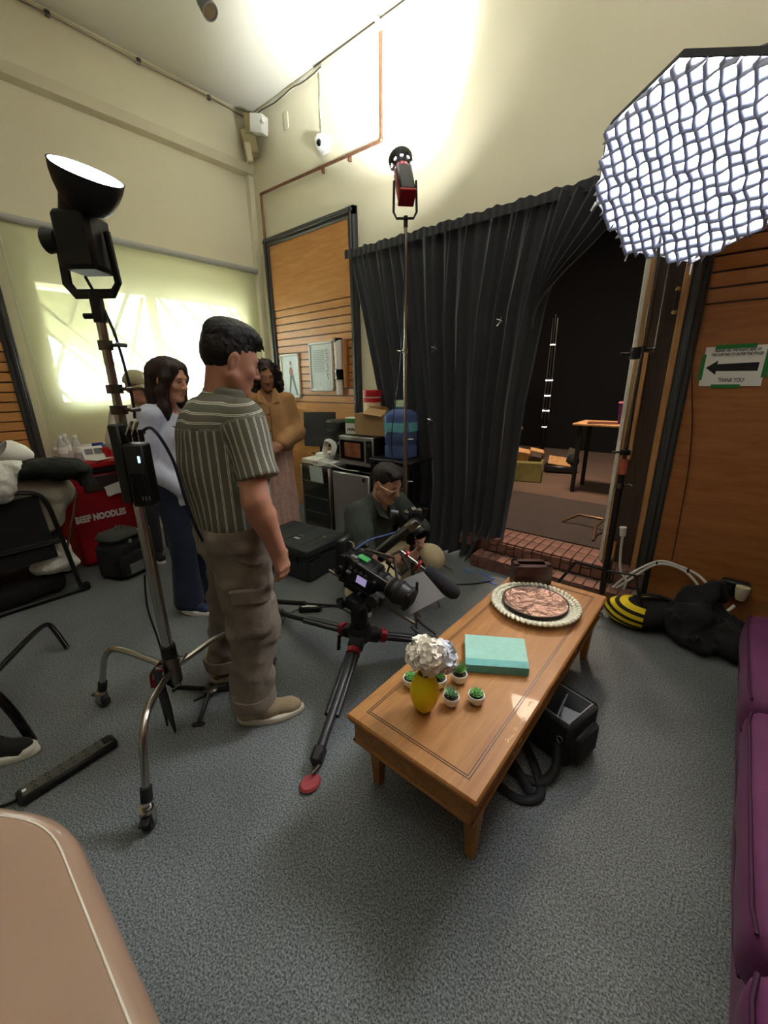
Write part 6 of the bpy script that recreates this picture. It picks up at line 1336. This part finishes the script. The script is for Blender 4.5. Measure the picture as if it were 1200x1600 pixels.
cs=thing('ceiling_spotlight','small unlit grey spotlight hanging from the ceiling','spotlight',(-3.3,2.15,3.92)); MB().lathe([(.03,0),(.05,.03),(.055,.13),(.05,.13),(.045,.04)],(-3.38,2.10,4.04),18,frame_z((.55,.1,-.83))).build('housing',M['grey'],cs); MB().lathe([(0,.118),(.05,.122)],(-3.38,2.10,4.04),18,frame_z((.55,.1,-.83))).build('lens',M['chrome'],cs); MB().cyl((-3.38,2.10,4.03),(-3.38,2.10,4.125),.02).build('stem',M['white'],cs); MB().tube(catmull([(-3.36,2.12,4.10),(-3.2,2.2,4.09),(-3.05,2.3,4.12)],6),.005,6).build('cable',M['white'],cs)
# ================================================================== things on the table
TT=TZ+.0012
vs_=thing('yellow_vase','yellow egg-shaped vase on the coffee table','vase',(-.648,.965,TT))
ylw=pm('yellow_ceramic',srgb(240,214,18),.45,bump=(140,.06))
MB().lathe([(0,0),(.022,0),(.036,.02),(.047,.05),(.050,.08),(.046,.11),(.036,.135),(.026,.148),(.024,.152),(.021,.148),(.030,.13),(0,.12)],(-.648,.965,TT),32).build('vase_body',ylw,vs_)
def hydrangea(c,r,lab,mat,n,seed):
    rs=random.Random(seed); t=thing('hydrangea_flower',lab,'flower',(c[0],c[1],TT+.10)); c=Vector(c)
    MB().tube([V3(-.648,.965,TT+.125),c],.004,6).build('stem',pm('stem_green',srgb(96,110,60),.6) if 'stem_green' not in bpy.data.materials else bpy.data.materials['stem_green'],t)
    m=MB()
    for i in range(n):
        a=rs.uniform(0,2*PI); z=rs.uniform(-.75,1); q=math.sqrt(max(0,1-z*z)); d=V3(q*math.cos(a),q*math.sin(a),z); p=c+Vector((d.x*r[0],d.y*r[1],d.z*r[2]))*rs.uniform(.86,1.05)
        f=frame_z(d+V3(rs.uniform(-.4,.4),rs.uniform(-.4,.4),rs.uniform(-.4,.4))); ph=rs.uniform(0,1)
        for k in range(4):
            b=ph+k*PI/2; u=f@V3(math.cos(b),math.sin(b),.18); w=f@V3(-math.sin(b),math.cos(b),0); s_=rs.uniform(.015,.022)
            m._add([p,p+u*s_*.6+w*s_*.55+f@V3(0,0,.002),p+u*s_*1.15+w*s_*.2-f@V3(0,0,.002),p+u*s_*1.1-w*s_*.3+f@V3(0,0,.001),p+u*s_*.55-w*s_*.55],[(0,1,2),(0,2,3),(0,3,4)])
    o=m.build('petals',mat,t,smooth=180); o['kind']='stuff'
    MB().ball(c,tuple(x*.84 for x in r),14).build('flower_core',mat,t)
hydrangea((-.655,.975,TT+.215),(.058,.058,.056),'cream hydrangea head standing in the yellow vase',pm('cream_petals',srgb(248,242,228),.8),150,1)
hydrangea((-.622,1.035,TT+.185),(.046,.046,.052),'bluish white hydrangea head leaning behind the yellow vase',pm('blue_white_petals',srgb(232,236,246),.8),110,2)
lf=pm('succulent_green',srgb(110,170,96),.5,noise=(30,.15)); lf2=pm('succulent_mint',srgb(134,186,142),.5,noise=(30,.12)); soil=pm('pebbles',srgb(70,62,54),.9,bump=(150,.6,.01))
def succ(x,y,kind,lab,mat,s=1.0):
    t=thing('potted_succulent',lab,'plant',(x,y,TT),0,'succulents in white pots on the table')
    MB().lathe([(0,0),(.018*s,0),(.027*s,.012*s),(.030*s,.026*s),(.029*s,.036*s),(.026*s,.036*s),(.026*s,.030*s)],(x,y,TT),24).build('pot',M['white'],t); MB().lathe([(.026*s,.031*s),(.012*s,.035*s),(0,.036*s)],(x,y,TT),16).build('soil',soil,t)
    rings={'spiky':[(10,.75,.040),(8,1.05,.042),(5,1.35,.04)],'rosette':[(8,.35,.024),(7,.65,.022),(5,1.0,.018),(3,1.35,.014)],'fan':[(8,.55,.032),(7,.85,.034),(5,1.2,.03)]}[kind]
    for ri,(n,el,ln) in enumerate(rings):
        for k in range(n):
            a=2*PI*k/n+ri*.4; d=V3(math.cos(a)*math.cos(el),math.sin(a)*math.cos(el),math.sin(el)); b=V3(x,y,TT+.034*s)+d*.004; w=.0042*s if kind!='rosette' else .0085*s
            q=[b,b+d*ln*s*.35,b+d*ln*s*.7,b+d*ln*s+V3(0,0,.002)]
            MB().tube(q,[w*.8,w,w*.75,w*.12],6,flat=.45).build('leaf',mat,t)
succ(-.588,1.045,'fan','pale green succulent pot right by the yellow vase',lf2); succ(-.522,1.108,'rosette','round rosette succulent pot standing apart on the table',lf); succ(-.625,1.165,'spiky','spiky aloe-like succulent pot beside the teal book',lf,1.05)
succ(-.672,1.095,'fan','dark succulent pot half hidden behind the yellow vase',lf,1.0); succ(-.755,1.03,'rosette','succulent pot mostly hidden beneath the cream flower head',lf,1.0)
bk=thing('teal_book','worn teal hardcover book lying on the coffee table','book',(-.58,1.38,TT)); 
teal=pm('teal_cloth',srgb(150,200,188),.75,noise=(40,.06)); teal2=pm('teal_spine',srgb(100,166,162),.7,noise=(30,.12))
a_,b_,c_,d_=V3(-.735,1.405,0),V3(-.520,1.535,0),V3(-.432,1.365,0),V3(-.635,1.232,0)
def slabq(z0,z1,k,name,mat,par):
    cc=(a_+b_+c_+d_)/4; q=[cc+(p-cc)*k+V3(0,0,z0) for p in(a_,b_,c_,d_)]; return MB().prism(q,(0,0,z1-z0)).build(name,mat,par,smooth=0)
slabq(TT,TT+.004,1,'back_cover',teal,bk); slabq(TT+.004,TT+.030,.965,'pages',pm('book_pages',srgb(214,204,178),.8,bump=(200,.3,.004)),bk); slabq(TT+.030,TT+.034,1,'front_cover',teal,bk)
sp_=MB().prism([d_+V3(0,0,TT),c_+V3(0,0,TT),c_+V3(0,0,TT+.0345),d_+V3(0,0,TT+.0345)],(c_-d_).cross(V3(0,0,1)).normalized()*.006).build('spine',teal2,bk,smooth=0)
hg=(a_-d_).normalized(); MB().prism([d_+hg*.0+V3(0,0,TT+.0343),c_+V3(0,0,TT+.0343),c_+hg*.035+V3(0,0,TT+.0343),d_+hg*.035+V3(0,0,TT+.0343)],(0,0,.0005)).build('hinge_strip',teal2,bk,smooth=0)
tr_=thing('woven_tray','pale oval tray with braided rim on the coffee table','tray',(-.600,1.875,TT)); tz=TT
braid=pm('pale_braid',srgb(234,234,216),.4,noise=(30,.08))
tc_=V3(-.600,1.870,TT); AA,BB=.198,.198; ta=math.radians(-36)
rtm=Matrix.Rotation(math.radians(-38),3,'Z')
E_=lambda a,k,z:tc_+rtm@V3(AA*k*math.cos(a),BB*k*math.sin(a),z)
MB().grid(lambda u,v:E_(2*PI*u,.10+.72*v,.004+.006*v*v),64,6,wrap=True).build('tray_base',braid,tr_,smooth=60)
src_=None
for i in range(54):
    for row,(k,z) in enumerate(((.83,.014),(.93,.024),(1.03,.032))):
        a=2*PI*(i+.5*row)/54; MB().ball(E_(a,k,z),(.0165,.010,.009),8,rtm@Matrix.Rotation(a+.7,3,'Z')).build('braid_knot',braid,tr_)
pl=thing('copper_platter','hammered brown copper platter resting in the oval tray','platter',(-.600,1.875,TT+.02))
cop=pm('hammered_copper',srgb(164,132,118),.28,.6,noise=(10,.3),bump=(26,.9,.03)); E2=lambda a,k,z:tc_+rtm@V3(.156*k*math.cos(a),.156*k*math.sin(a),z+.028)
MB().grid(lambda u,v:E2(2*PI*u,max(.001,v),.004+.010*max(0,v-.85)/.15),64,14,wrap=True).build('dish',cop,pl,smooth=80); MB().tube([E2(a,1,.012) for a in np.linspace(0,2*PI,60)[:-1]],.004,6,closed=True).build('rim',pm('dark_rim',srgb(44,32,28),.5),pl)
MB().grid(lambda u,v:E2(2*PI*u,1-.25*v,.012-.026*v),48,3,wrap=True).build('underside',bpy.data.materials['dark_rim'],pl)
wb_=thing('slotted_wood_box','dark brown wooden box with an open slot at the table end','box',(-.735,2.10,TT)); dkw=pm('dark_mahogany',srgb(66,34,28),.3,coat=.3); rwb=Matrix.Rotation(.62,3,'Z')
bc=V3(-.715,2.10,TT); bw_=lambda c,s,n:MB().box(bc+rwb@V3(*c),s,rwb,.003).build(n,dkw,wb_)
bw_((0,-.048,.066),(.20,.012,.13),'front'); bw_((0,.048,.066),(.20,.012,.13),'back'); bw_((-.094,0,.066),(.012,.09,.13),'side'); bw_((.094,0,.066),(.012,.09,.13),'side'); bw_((0,0,.012),(.19,.09,.01),'bottom'); bw_((0,-.036,.129),(.20,.03,.008),'top_rail'); bw_((0,.036,.129),(.20,.03,.008),'top_rail'); bw_((-.085,0,.129),(.03,.10,.008),'top_rail'); bw_((.085,0,.129),(.03,.10,.008),'top_rail')
# ================================================================== shoulder bag under the table
sg_=thing('camera_bag','open black shoulder bag with grey lining under the table edge','bag',(-.36,1.52,0),-.25)
lw=lambda c,s,n,m,b=.012,r=None:MB().box(c,s,r,b).build(n,m,sg_,local=True)
lw((0,-.10,.10),(.26,.02,.20),'front_panel',M['black_cloth']); lw((0,.10,.10),(.26,.02,.20),'back_panel',M['black_cloth']); lw((-.125,0,.10),(.02,.20,.20),'side_panel',M['black_cloth']); lw((.125,0,.10),(.02,.20,.20),'side_panel',M['black_cloth']); lw((0,0,.015),(.25,.20,.03),'bottom',M['black_cloth'])
lin=pm('grey_lining',srgb(128,132,138),.85); 
lw((0,-.087,.115),(.235,.006,.17),'lining',lin,.002); lw((0,.087,.115),(.235,.006,.17),'lining',lin,.002); lw((-.112,0,.115),(.006,.175,.17),'lining',lin,.002); lw((.112,0,.115),(.006,.175,.17),'lining',lin,.002)
lw((.02,-.01,.12),(.006,.17,.13),'divider',lin,.002,R3(0,.25,.3)); lw((.06,.02,.09),(.09,.09,.10),'padded_insert',pm('grey_insert',srgb(150,152,158),.8),.01,R3(.2,.2,.5))
lw((-.15,.02,.215),(.10,.20,.014),'open_flap',pm('blue_grey_lining',srgb(120,138,146),.8),.005,R3(0,.9,.0))
lw((.15,-.01,.09),(.03,.15,.13),'outer_pocket',M['black_cloth'],.012)
MB().tube([(.10+.012*math.cos(a),-.115,.13+.014*math.sin(a)) for a in np.linspace(0,2*PI,14)[:-1]],.0025,6,closed=True).build('strap_ring',M['chrome'],sg_,local=True)
strap=pm('black_webbing',srgb(20,20,22),.7,bump=(200,.2,.002))
def ribbon(pts,w,name,par,mat,up=V3(0,0,1),local=True,t=.003):
    P=catmull(pts,8); m=MB(); V=[]
    for i,p in enumerate(P):
        d=(P[min(i+1,len(P)-1)]-P[max(i-1,0)]).normalized(); s_=d.cross(up); s_=s_.normalized() if s_.length>1e-4 else V3(1,0,0); V+= [p-s_*w/2,p+s_*w/2]
    m._add(V,[(2*i,2*i+1,2*i+3,2*i+2) for i in range(len(P)-1)]); o=m.build(name,mat,par,local=local); o.modifiers.new('thickness','SOLIDIFY').thickness=t; return o
ribbon([(.10,-.12,.115),(.13,-.18,.05),(.10,-.25,.012),(-.05,-.30,.010),(-.14,-.24,.012),(-.10,-.16,.014)],.036,'strap',sg_,strap)
ribbon([(-.05,-.13,.02),(.06,-.20,.014),(.14,-.28,.012),(.10,-.36,.010),(-.04,-.37,.010),(-.16,-.30,.016),(-.13,-.22,.02),(.02,-.27,.024),(.12,-.31,.02)],.036,'strap',sg_,strap)
# ================================================================== right-hand corner: sandbag, black cloth, cables, sign
sd_=thing('striped_sandbag','black sandbag with yellow hazard stripes at the stand foot','sandbag',(-.24,2.70,0))
S=sdf_box((-.48,2.42,-.02),(.12,2.95,.30),.010); S.ell((-.26,2.68,.09),(.16,.12,.085),.03); S.ell((-.10,2.78,.10),(.17,.11,.085),.06); S.noise(.012,10,3); S.cut(lambda X,Y,Z:.004-Z+0*X+0*Y); mb=S.mb()
hz=pm('hazard_cloth',srgb(20,20,22),.8); N,L,b_=nodes_of(hz); tc=N.new('ShaderNodeTexCoord'); sx_=N.new('ShaderNodeSeparateXYZ'); L.new(tc.outputs['Object'],sx_.inputs[0])
ad_=N.new('ShaderNodeMath'); ad_.operation='MULTIPLY_ADD'; L.new(sx_.outputs[2],ad_.inputs[0]); ad_.inputs[1].default_value=24; 
mu=N.new('ShaderNodeMath'); mu.operation='MULTIPLY'; L.new(sx_.outputs[0],mu.inputs[0]); mu.inputs[1].default_value=5; L.new(mu.outputs[0],ad_.inputs[2]); fr2=N.new('ShaderNodeMath'); fr2.operation='FRACT'; L.new(ad_.outputs[0],fr2.inputs[0])
gt=N.new('ShaderNodeMath'); gt.operation='GREATER_THAN'; gt.inputs[1].default_value=.45; L.new(fr2.outputs[0],gt.inputs[0]); lt2=N.new('ShaderNodeMath'); lt2.operation='LESS_THAN'; lt2.inputs[1].default_value=.045; L.new(sx_.outputs[0],lt2.inputs[0]); an=N.new('ShaderNodeMath'); an.operation='MULTIPLY'; L.new(gt.outputs[0],an.inputs[0]); L.new(lt2.outputs[0],an.inputs[1])
mx=N.new('ShaderNodeMix'); mx.data_type='RGBA'; mx.inputs[6].default_value=srgb(20,20,22); mx.inputs[7].default_value=srgb(226,200,24); L.new(an.outputs[0],mx.inputs[0]); L.new(mx.outputs[2],b_.inputs['Base Color'])
mb.build('bag',hz,sd_,smooth=180); MB().tube(catmull([(-.30,2.72,.16),(-.18,2.74,.21),(-.04,2.80,.17)],6),.016,8,flat=.4).build('handle',M['black_cloth'],sd_); MB().tube([(-.05,2.67,.13),(-.02,2.65,.16),(.0,2.67,.13)],.005,6).build('carabiner',M['chrome'],sd_)
bp_=blob((-.20,2.38,-.02),(.42,3.05,.42),.011,[('ell',(.06,2.72,.10),(.16,.17,.10),.05),('ell',(.20,2.70,.08),(.17,.14,.07),.05),('ell',(.04,2.80,.22),(.10,.10,.10),.05),('cone',(.0,2.62,.16),(.10,2.58,.05),.06,.05,.05),('cone',(.10,2.84,.28),(-.02,2.78,.30),.05,.03,.05)],[(.035,9,5),(.028,17,8),(.010,40,2)],.004)
single('black_cloth_heap',bp_,M['black_cloth'],'crumpled heap of black cloth against the wood wall','cloth')
# white cables and outlet
wc=thing('white_extension_cable','bundled white extension cables looped along the wood wall base','cable',(-.1,3.0,0)); 
for k,P_ in enumerate(([(-.425,2.93,.50),(-.42,2.93,.36),(-.40,2.92,.24),(-.36,2.93,.17),(-.38,2.94,.06),(-.42,2.93,.10)],[(-.44,2.92,.08),(-.36,2.95,.20),(-.22,3.05,.31),(-.10,3.08,.30),(.0,3.08,.27),(.07,3.07,.22),(.13,3.07,.20)],[(-.45,2.92,.05),(-.35,2.95,.17),(-.22,3.05,.29),(-.08,3.08,.28),(.02,3.07,.20),(.10,3.04,.10),(.17,3.03,.09),(.21,3.05,.14)])):
    MB().tube(catmull(P_,8),.008,8).build('cable',M['white'],wc)
MB().cyl((-.425,2.93,.48),(-.43,2.93,.54),.018,.022,n=12).build('socket_end',M['white'],wc); MB().cyl((.12,3.07,.20),(.15,3.08,.205),.018,n=12).build('socket_end',M['white'],wc)
for p in((-.22,3.05,.30),(-.05,3.08,.285)): MB().box(p,(.012,.02,.03),R3(.3,0,0),.003).build('cable_tie',M['black'],wc)
ou=thing('wall_outlet','black outlet box with pale plug adapter on the wood wall','outlet',(.2,3.08,.15)); MB().box((.19,3.10,.23),(.14,.06,.10),None,.01).build('outlet_box',M['black'],ou); MB().lathe([(0,0),(.022,0),(.028,.02),(.034,.06),(.034,.085),(0,.09)],(.225,3.05,.185),20).build('plug_adapter',M['beige'],ou)
for i in range(2): MB().box((.165+.05*i,3.068,.235),(.025,.004,.035),None,.002).build('socket',M['black_matte'],ou)
single('brown_wall_cord',MB().tube(catmull([(-.33,3.09,2.5),(-.29,3.088,2.0),(-.26,3.085,1.6),(-.19,3.085,1.2),(-.16,3.088,.9),(-.15,3.085,.6),(-.145,3.088,.33)],8),.004,6),pm('brown_cord',srgb(70,34,22),.6),'thin brown cord hanging down the wood panel under the sign','cord')
sn_=thing('arrow_sign','white paper sign with a black arrow and green tape on the wood wall','sign',(-.066,3.11,1.42)); ys=YB-.036
MB().box((-.064,ys,1.527),(.275,.002,.213),R3(0,.0,0)).build('sheet',M['paper'],sn_); grt=pm('green_tape',srgb(38,128,62),.6)
for c,s in(((-.07,ys-.0015,1.632),(.18,.002,.022)),((-.08,ys-.0015,1.420),(.13,.002,.020)),((-.203,ys-.0015,1.525),(.020,.002,.14)),((.075,ys-.0015,1.540),(.022,.002,.15))): MB().box(c,s).build('tape',grt,sn_)
ai=MB().prism([(-.185,ys-.002,1.522),(-.135,ys-.002,1.560),(-.135,ys-.002,1.540),(.045,ys-.002,1.545),(.045,ys-.002,1.500),(-.135,ys-.002,1.503),(-.135,ys-.002,1.482)],(0,.0008,0)); ai.build('arrow',M['black'],sn_,smooth=0)
inkb=pm('black_ink',srgb(30,30,34),.6)
for txt,z_,s_,w_ in(('PLEASE USE THE RIGHT SIDE OF',1.612,.020,.20),('THE CURTAIN TO ENTER THE STAGE!',1.590,.020,.225),('THANK YOU!',1.452,.030,.115)): text_mb(txt,s_,(-.06,ys-.002,z_),(1,0,0),(0,0,1),.0003,shear=.15,bold=.0006,width=w_).build('lettering',inkb,sn_,smooth=0)
# ropes, handles, tape by the jamb
single('jamb_rope',MB().tube([(-.455,3.08,2.6),(-.452,3.085,2.2),(-.452,3.085,1.62)],.005,6),M['steel_dark'],'taut grey rope running up the doorway jamb','rope')
pu=thing('door_pull','brass ended pull handle on the dark jamb board','handle',(-.385,3.10,1.84)); MB().tube([(-.388,3.10,1.84),(-.388,3.08,1.85),(-.388,3.08,1.94),(-.388,3.10,1.95)],.006,8).build('bar',M['black'],pu)
for z_ in(1.835,1.955): MB().ball((-.388,3.095,z_),.014,10).build('brass_knob',pm('brass',srgb(190,160,96),.3,.8) if z_<1.9 else bpy.data.materials['brass'],pu)
for i,(x,y,rz_,l_) in enumerate(((-1.42,2.72,-.25,.10),(-1.27,2.735,-.40,.15),(-1.20,2.65,-.15,.12))): single('blue_tape',MB().box((x,y,.003),(l_,.022,.003),Matrix.Rotation(rz_,3,'Z')),pm('blue_tape',srgb(74,112,190),.6) if i==0 else bpy.data.materials['blue_tape'],['short blue tape strip nearest the curtain hem','wide blue tape strip at the brick step','thin blue tape strip closest to the coffee table'][i],'tape',group='blue tape on the carpet')
single('black_floor_cable',MB().tube(catmull([(-1.55,2.35,.006),(-1.45,2.40,.006),(-1.30,2.52,.006),(-1.20,2.66,.006)],8),.006,6),M['black'],'black cable running to the blue tape by the step','cable')
single('white_adapter',MB().box((-1.62,2.52,.03),(.06,.07,.05),R3(0,0,.5),.01),M['white'],'small white charger on the carpet by the curtain hem','charger')
# ================================================================== dark stage beyond the doorway
sc_=thing('stage_tower','tall dark stand with small lit rings on the stage','light stand',(-2.22,6.45,.2)); 
MB().cyl((-2.22,6.45,.2),(-2.22,6.45,2.35),.03,n=12).build('column',M['black_gloss'],sc_)
for s in(-1,1): MB().cyl((-2.22+.05*s,6.45,.9),(-2.22+.03*s,6.45,2.3),.008,n=8).build('side_tube',M['steel_dark'],sc_)
glow=pm('ring_glow',(1,1,1),.4,emit=(.95,1,1,6))
for z_,r_ in((.78,.035),(1.02,.05),(1.24,.045),(1.46,.05),(1.80,.02),(1.95,.035),(2.22,.025)): MB().lathe([(r_-.006,-.004),(r_,-.004),(r_,.004),(r_-.006,.004)],(-2.22,6.45,z_),18).build('lit_ring',glow,sc_)
st_t=thing('stage_table','narrow wooden table on the stage carrying the purple tumbler','table',(-1.15,5.2,.2)); MB().box((-1.02,5.2,.985),(.75,.5,.025),None,.006).build('table_top',M['timber'],st_t)
for x_ in(-1.32,-.75):
    for y_ in(5.0,5.4): MB().box((x_,y_,.59),(.04,.04,.77),None,.004).build('leg',M['black_matte'],st_t)
tm=thing('purple_tumbler','purple drink tumbler with straw on the stage table','tumbler',(-.93,5.1,1.0)); MB().lathe([(0,0),(.04,0),(.06,.22),(.055,.22),(0,.21)],(-.93,5.1,.998),20).build('cup',pm('purple_metal',srgb(88,28,84),.35,.3),tm); MB().lathe([(0,.235),(.06,.235),(.062,.22),(0,.22)],(-.93,5.1,.998),20).build('lid',pm('pink_lid',srgb(190,120,120),.4),tm); MB().cyl((-.93,5.1,1.22),(-.92,5.1,1.33),.005).build('straw',M['black'],tm)
single('papers_on_table',MB().box((-1.12,5.1,1.003),(.3,.2,.008),R3(0,0,.2),.002),pm('maroon_folder',srgb(90,40,34),.6),'maroon folder lying on the stage table','folder')
cr_=thing('olive_crate','olive green crate of props on the stage carpet','crate',(-1.98,5.25,.2)); MB().box((-2.02,5.3,.33),(.44,.36,.26),R3(0,0,.3),.012).build('crate_box',pm('olive_cloth',srgb(112,104,58),.8,noise=(6,.3)),cr_)
for c,s,m_ in(((-2.05,5.25,.53),(.16,.12,.14),M['timber']),((-1.9,5.3,.50),(.14,.12,.10),M['dark_timber']),((-1.93,5.42,.56),(.18,.10,.06),M['timber']),((-2.16,5.2,.52),(.10,.1,.16),pm('orange_toy',srgb(170,90,50),.6))): MB().box(c,s,R3(.3,.2,.5),.01).build('prop_block',m_,cr_)
MB().box((-2.09,5.09,.33),(.05,.012,.24),R3(0,0,.3),.004).build('green_strap',pm('green_strap',srgb(70,140,60),.7),cr_)
kt=thing('kit_heap','open black kit case with boards on the stage carpet','case',(-1.80,6.05,.2)); MB().box((-1.80,6.05,.26),(.42,.30,.12),R3(0,0,.3),.03).build('case_base',M['black'],kt); MB().box((-1.80,6.0,.36),(.30,.20,.02),R3(.45,.1,.3),.003).build('board',M['timber'],kt); MB().box((-1.68,6.15,.45),(.16,.03,.16),R3(-.3,.3,.2),.006).build('panel',M['steel_dark'],kt); MB().ball((-1.64,6.05,.38),(.09,.08,.09),12).build('dark_roll',M['black_matte'],kt)
single('stage_shelf_ledge',MB().box((-2.25,4.9,.90),(.5,.3,.04),None,.006).box((-2.2,4.88,.98),(.3,.22,.12),None,.01),M['timber'],'wooden ledge with a small box glimpsed behind the curtain edge','ledge')
lg_=thing('stage_stand_leg','bronze folding stand with bent legs on the dark mat','light stand',(-.74,3.75,.21)); brz=pm('bronze_tube',srgb(120,92,66),.35,.7)
MB().tube([(-1.05,3.78,.215),(-.93,3.84,.29),(-.72,3.80,.30)],.012,8).build('leg',brz,lg_); MB().tube([(-.70,3.45,.215),(-.73,3.62,.28),(-.70,3.80,.32)],.012,8).build('leg',brz,lg_); MB().cyl((-.68,3.80,.22),(-.68,3.80,1.1),.014,n=10).build('column',M['black'],lg_)
lamp('stage_fill','AREA',(-1.4,4.6,3.5),34,(1,.80,.62),aim=(-1.5,5.0,.2),size=.5)  # added fill with no known source, lifts the dark stage carpet
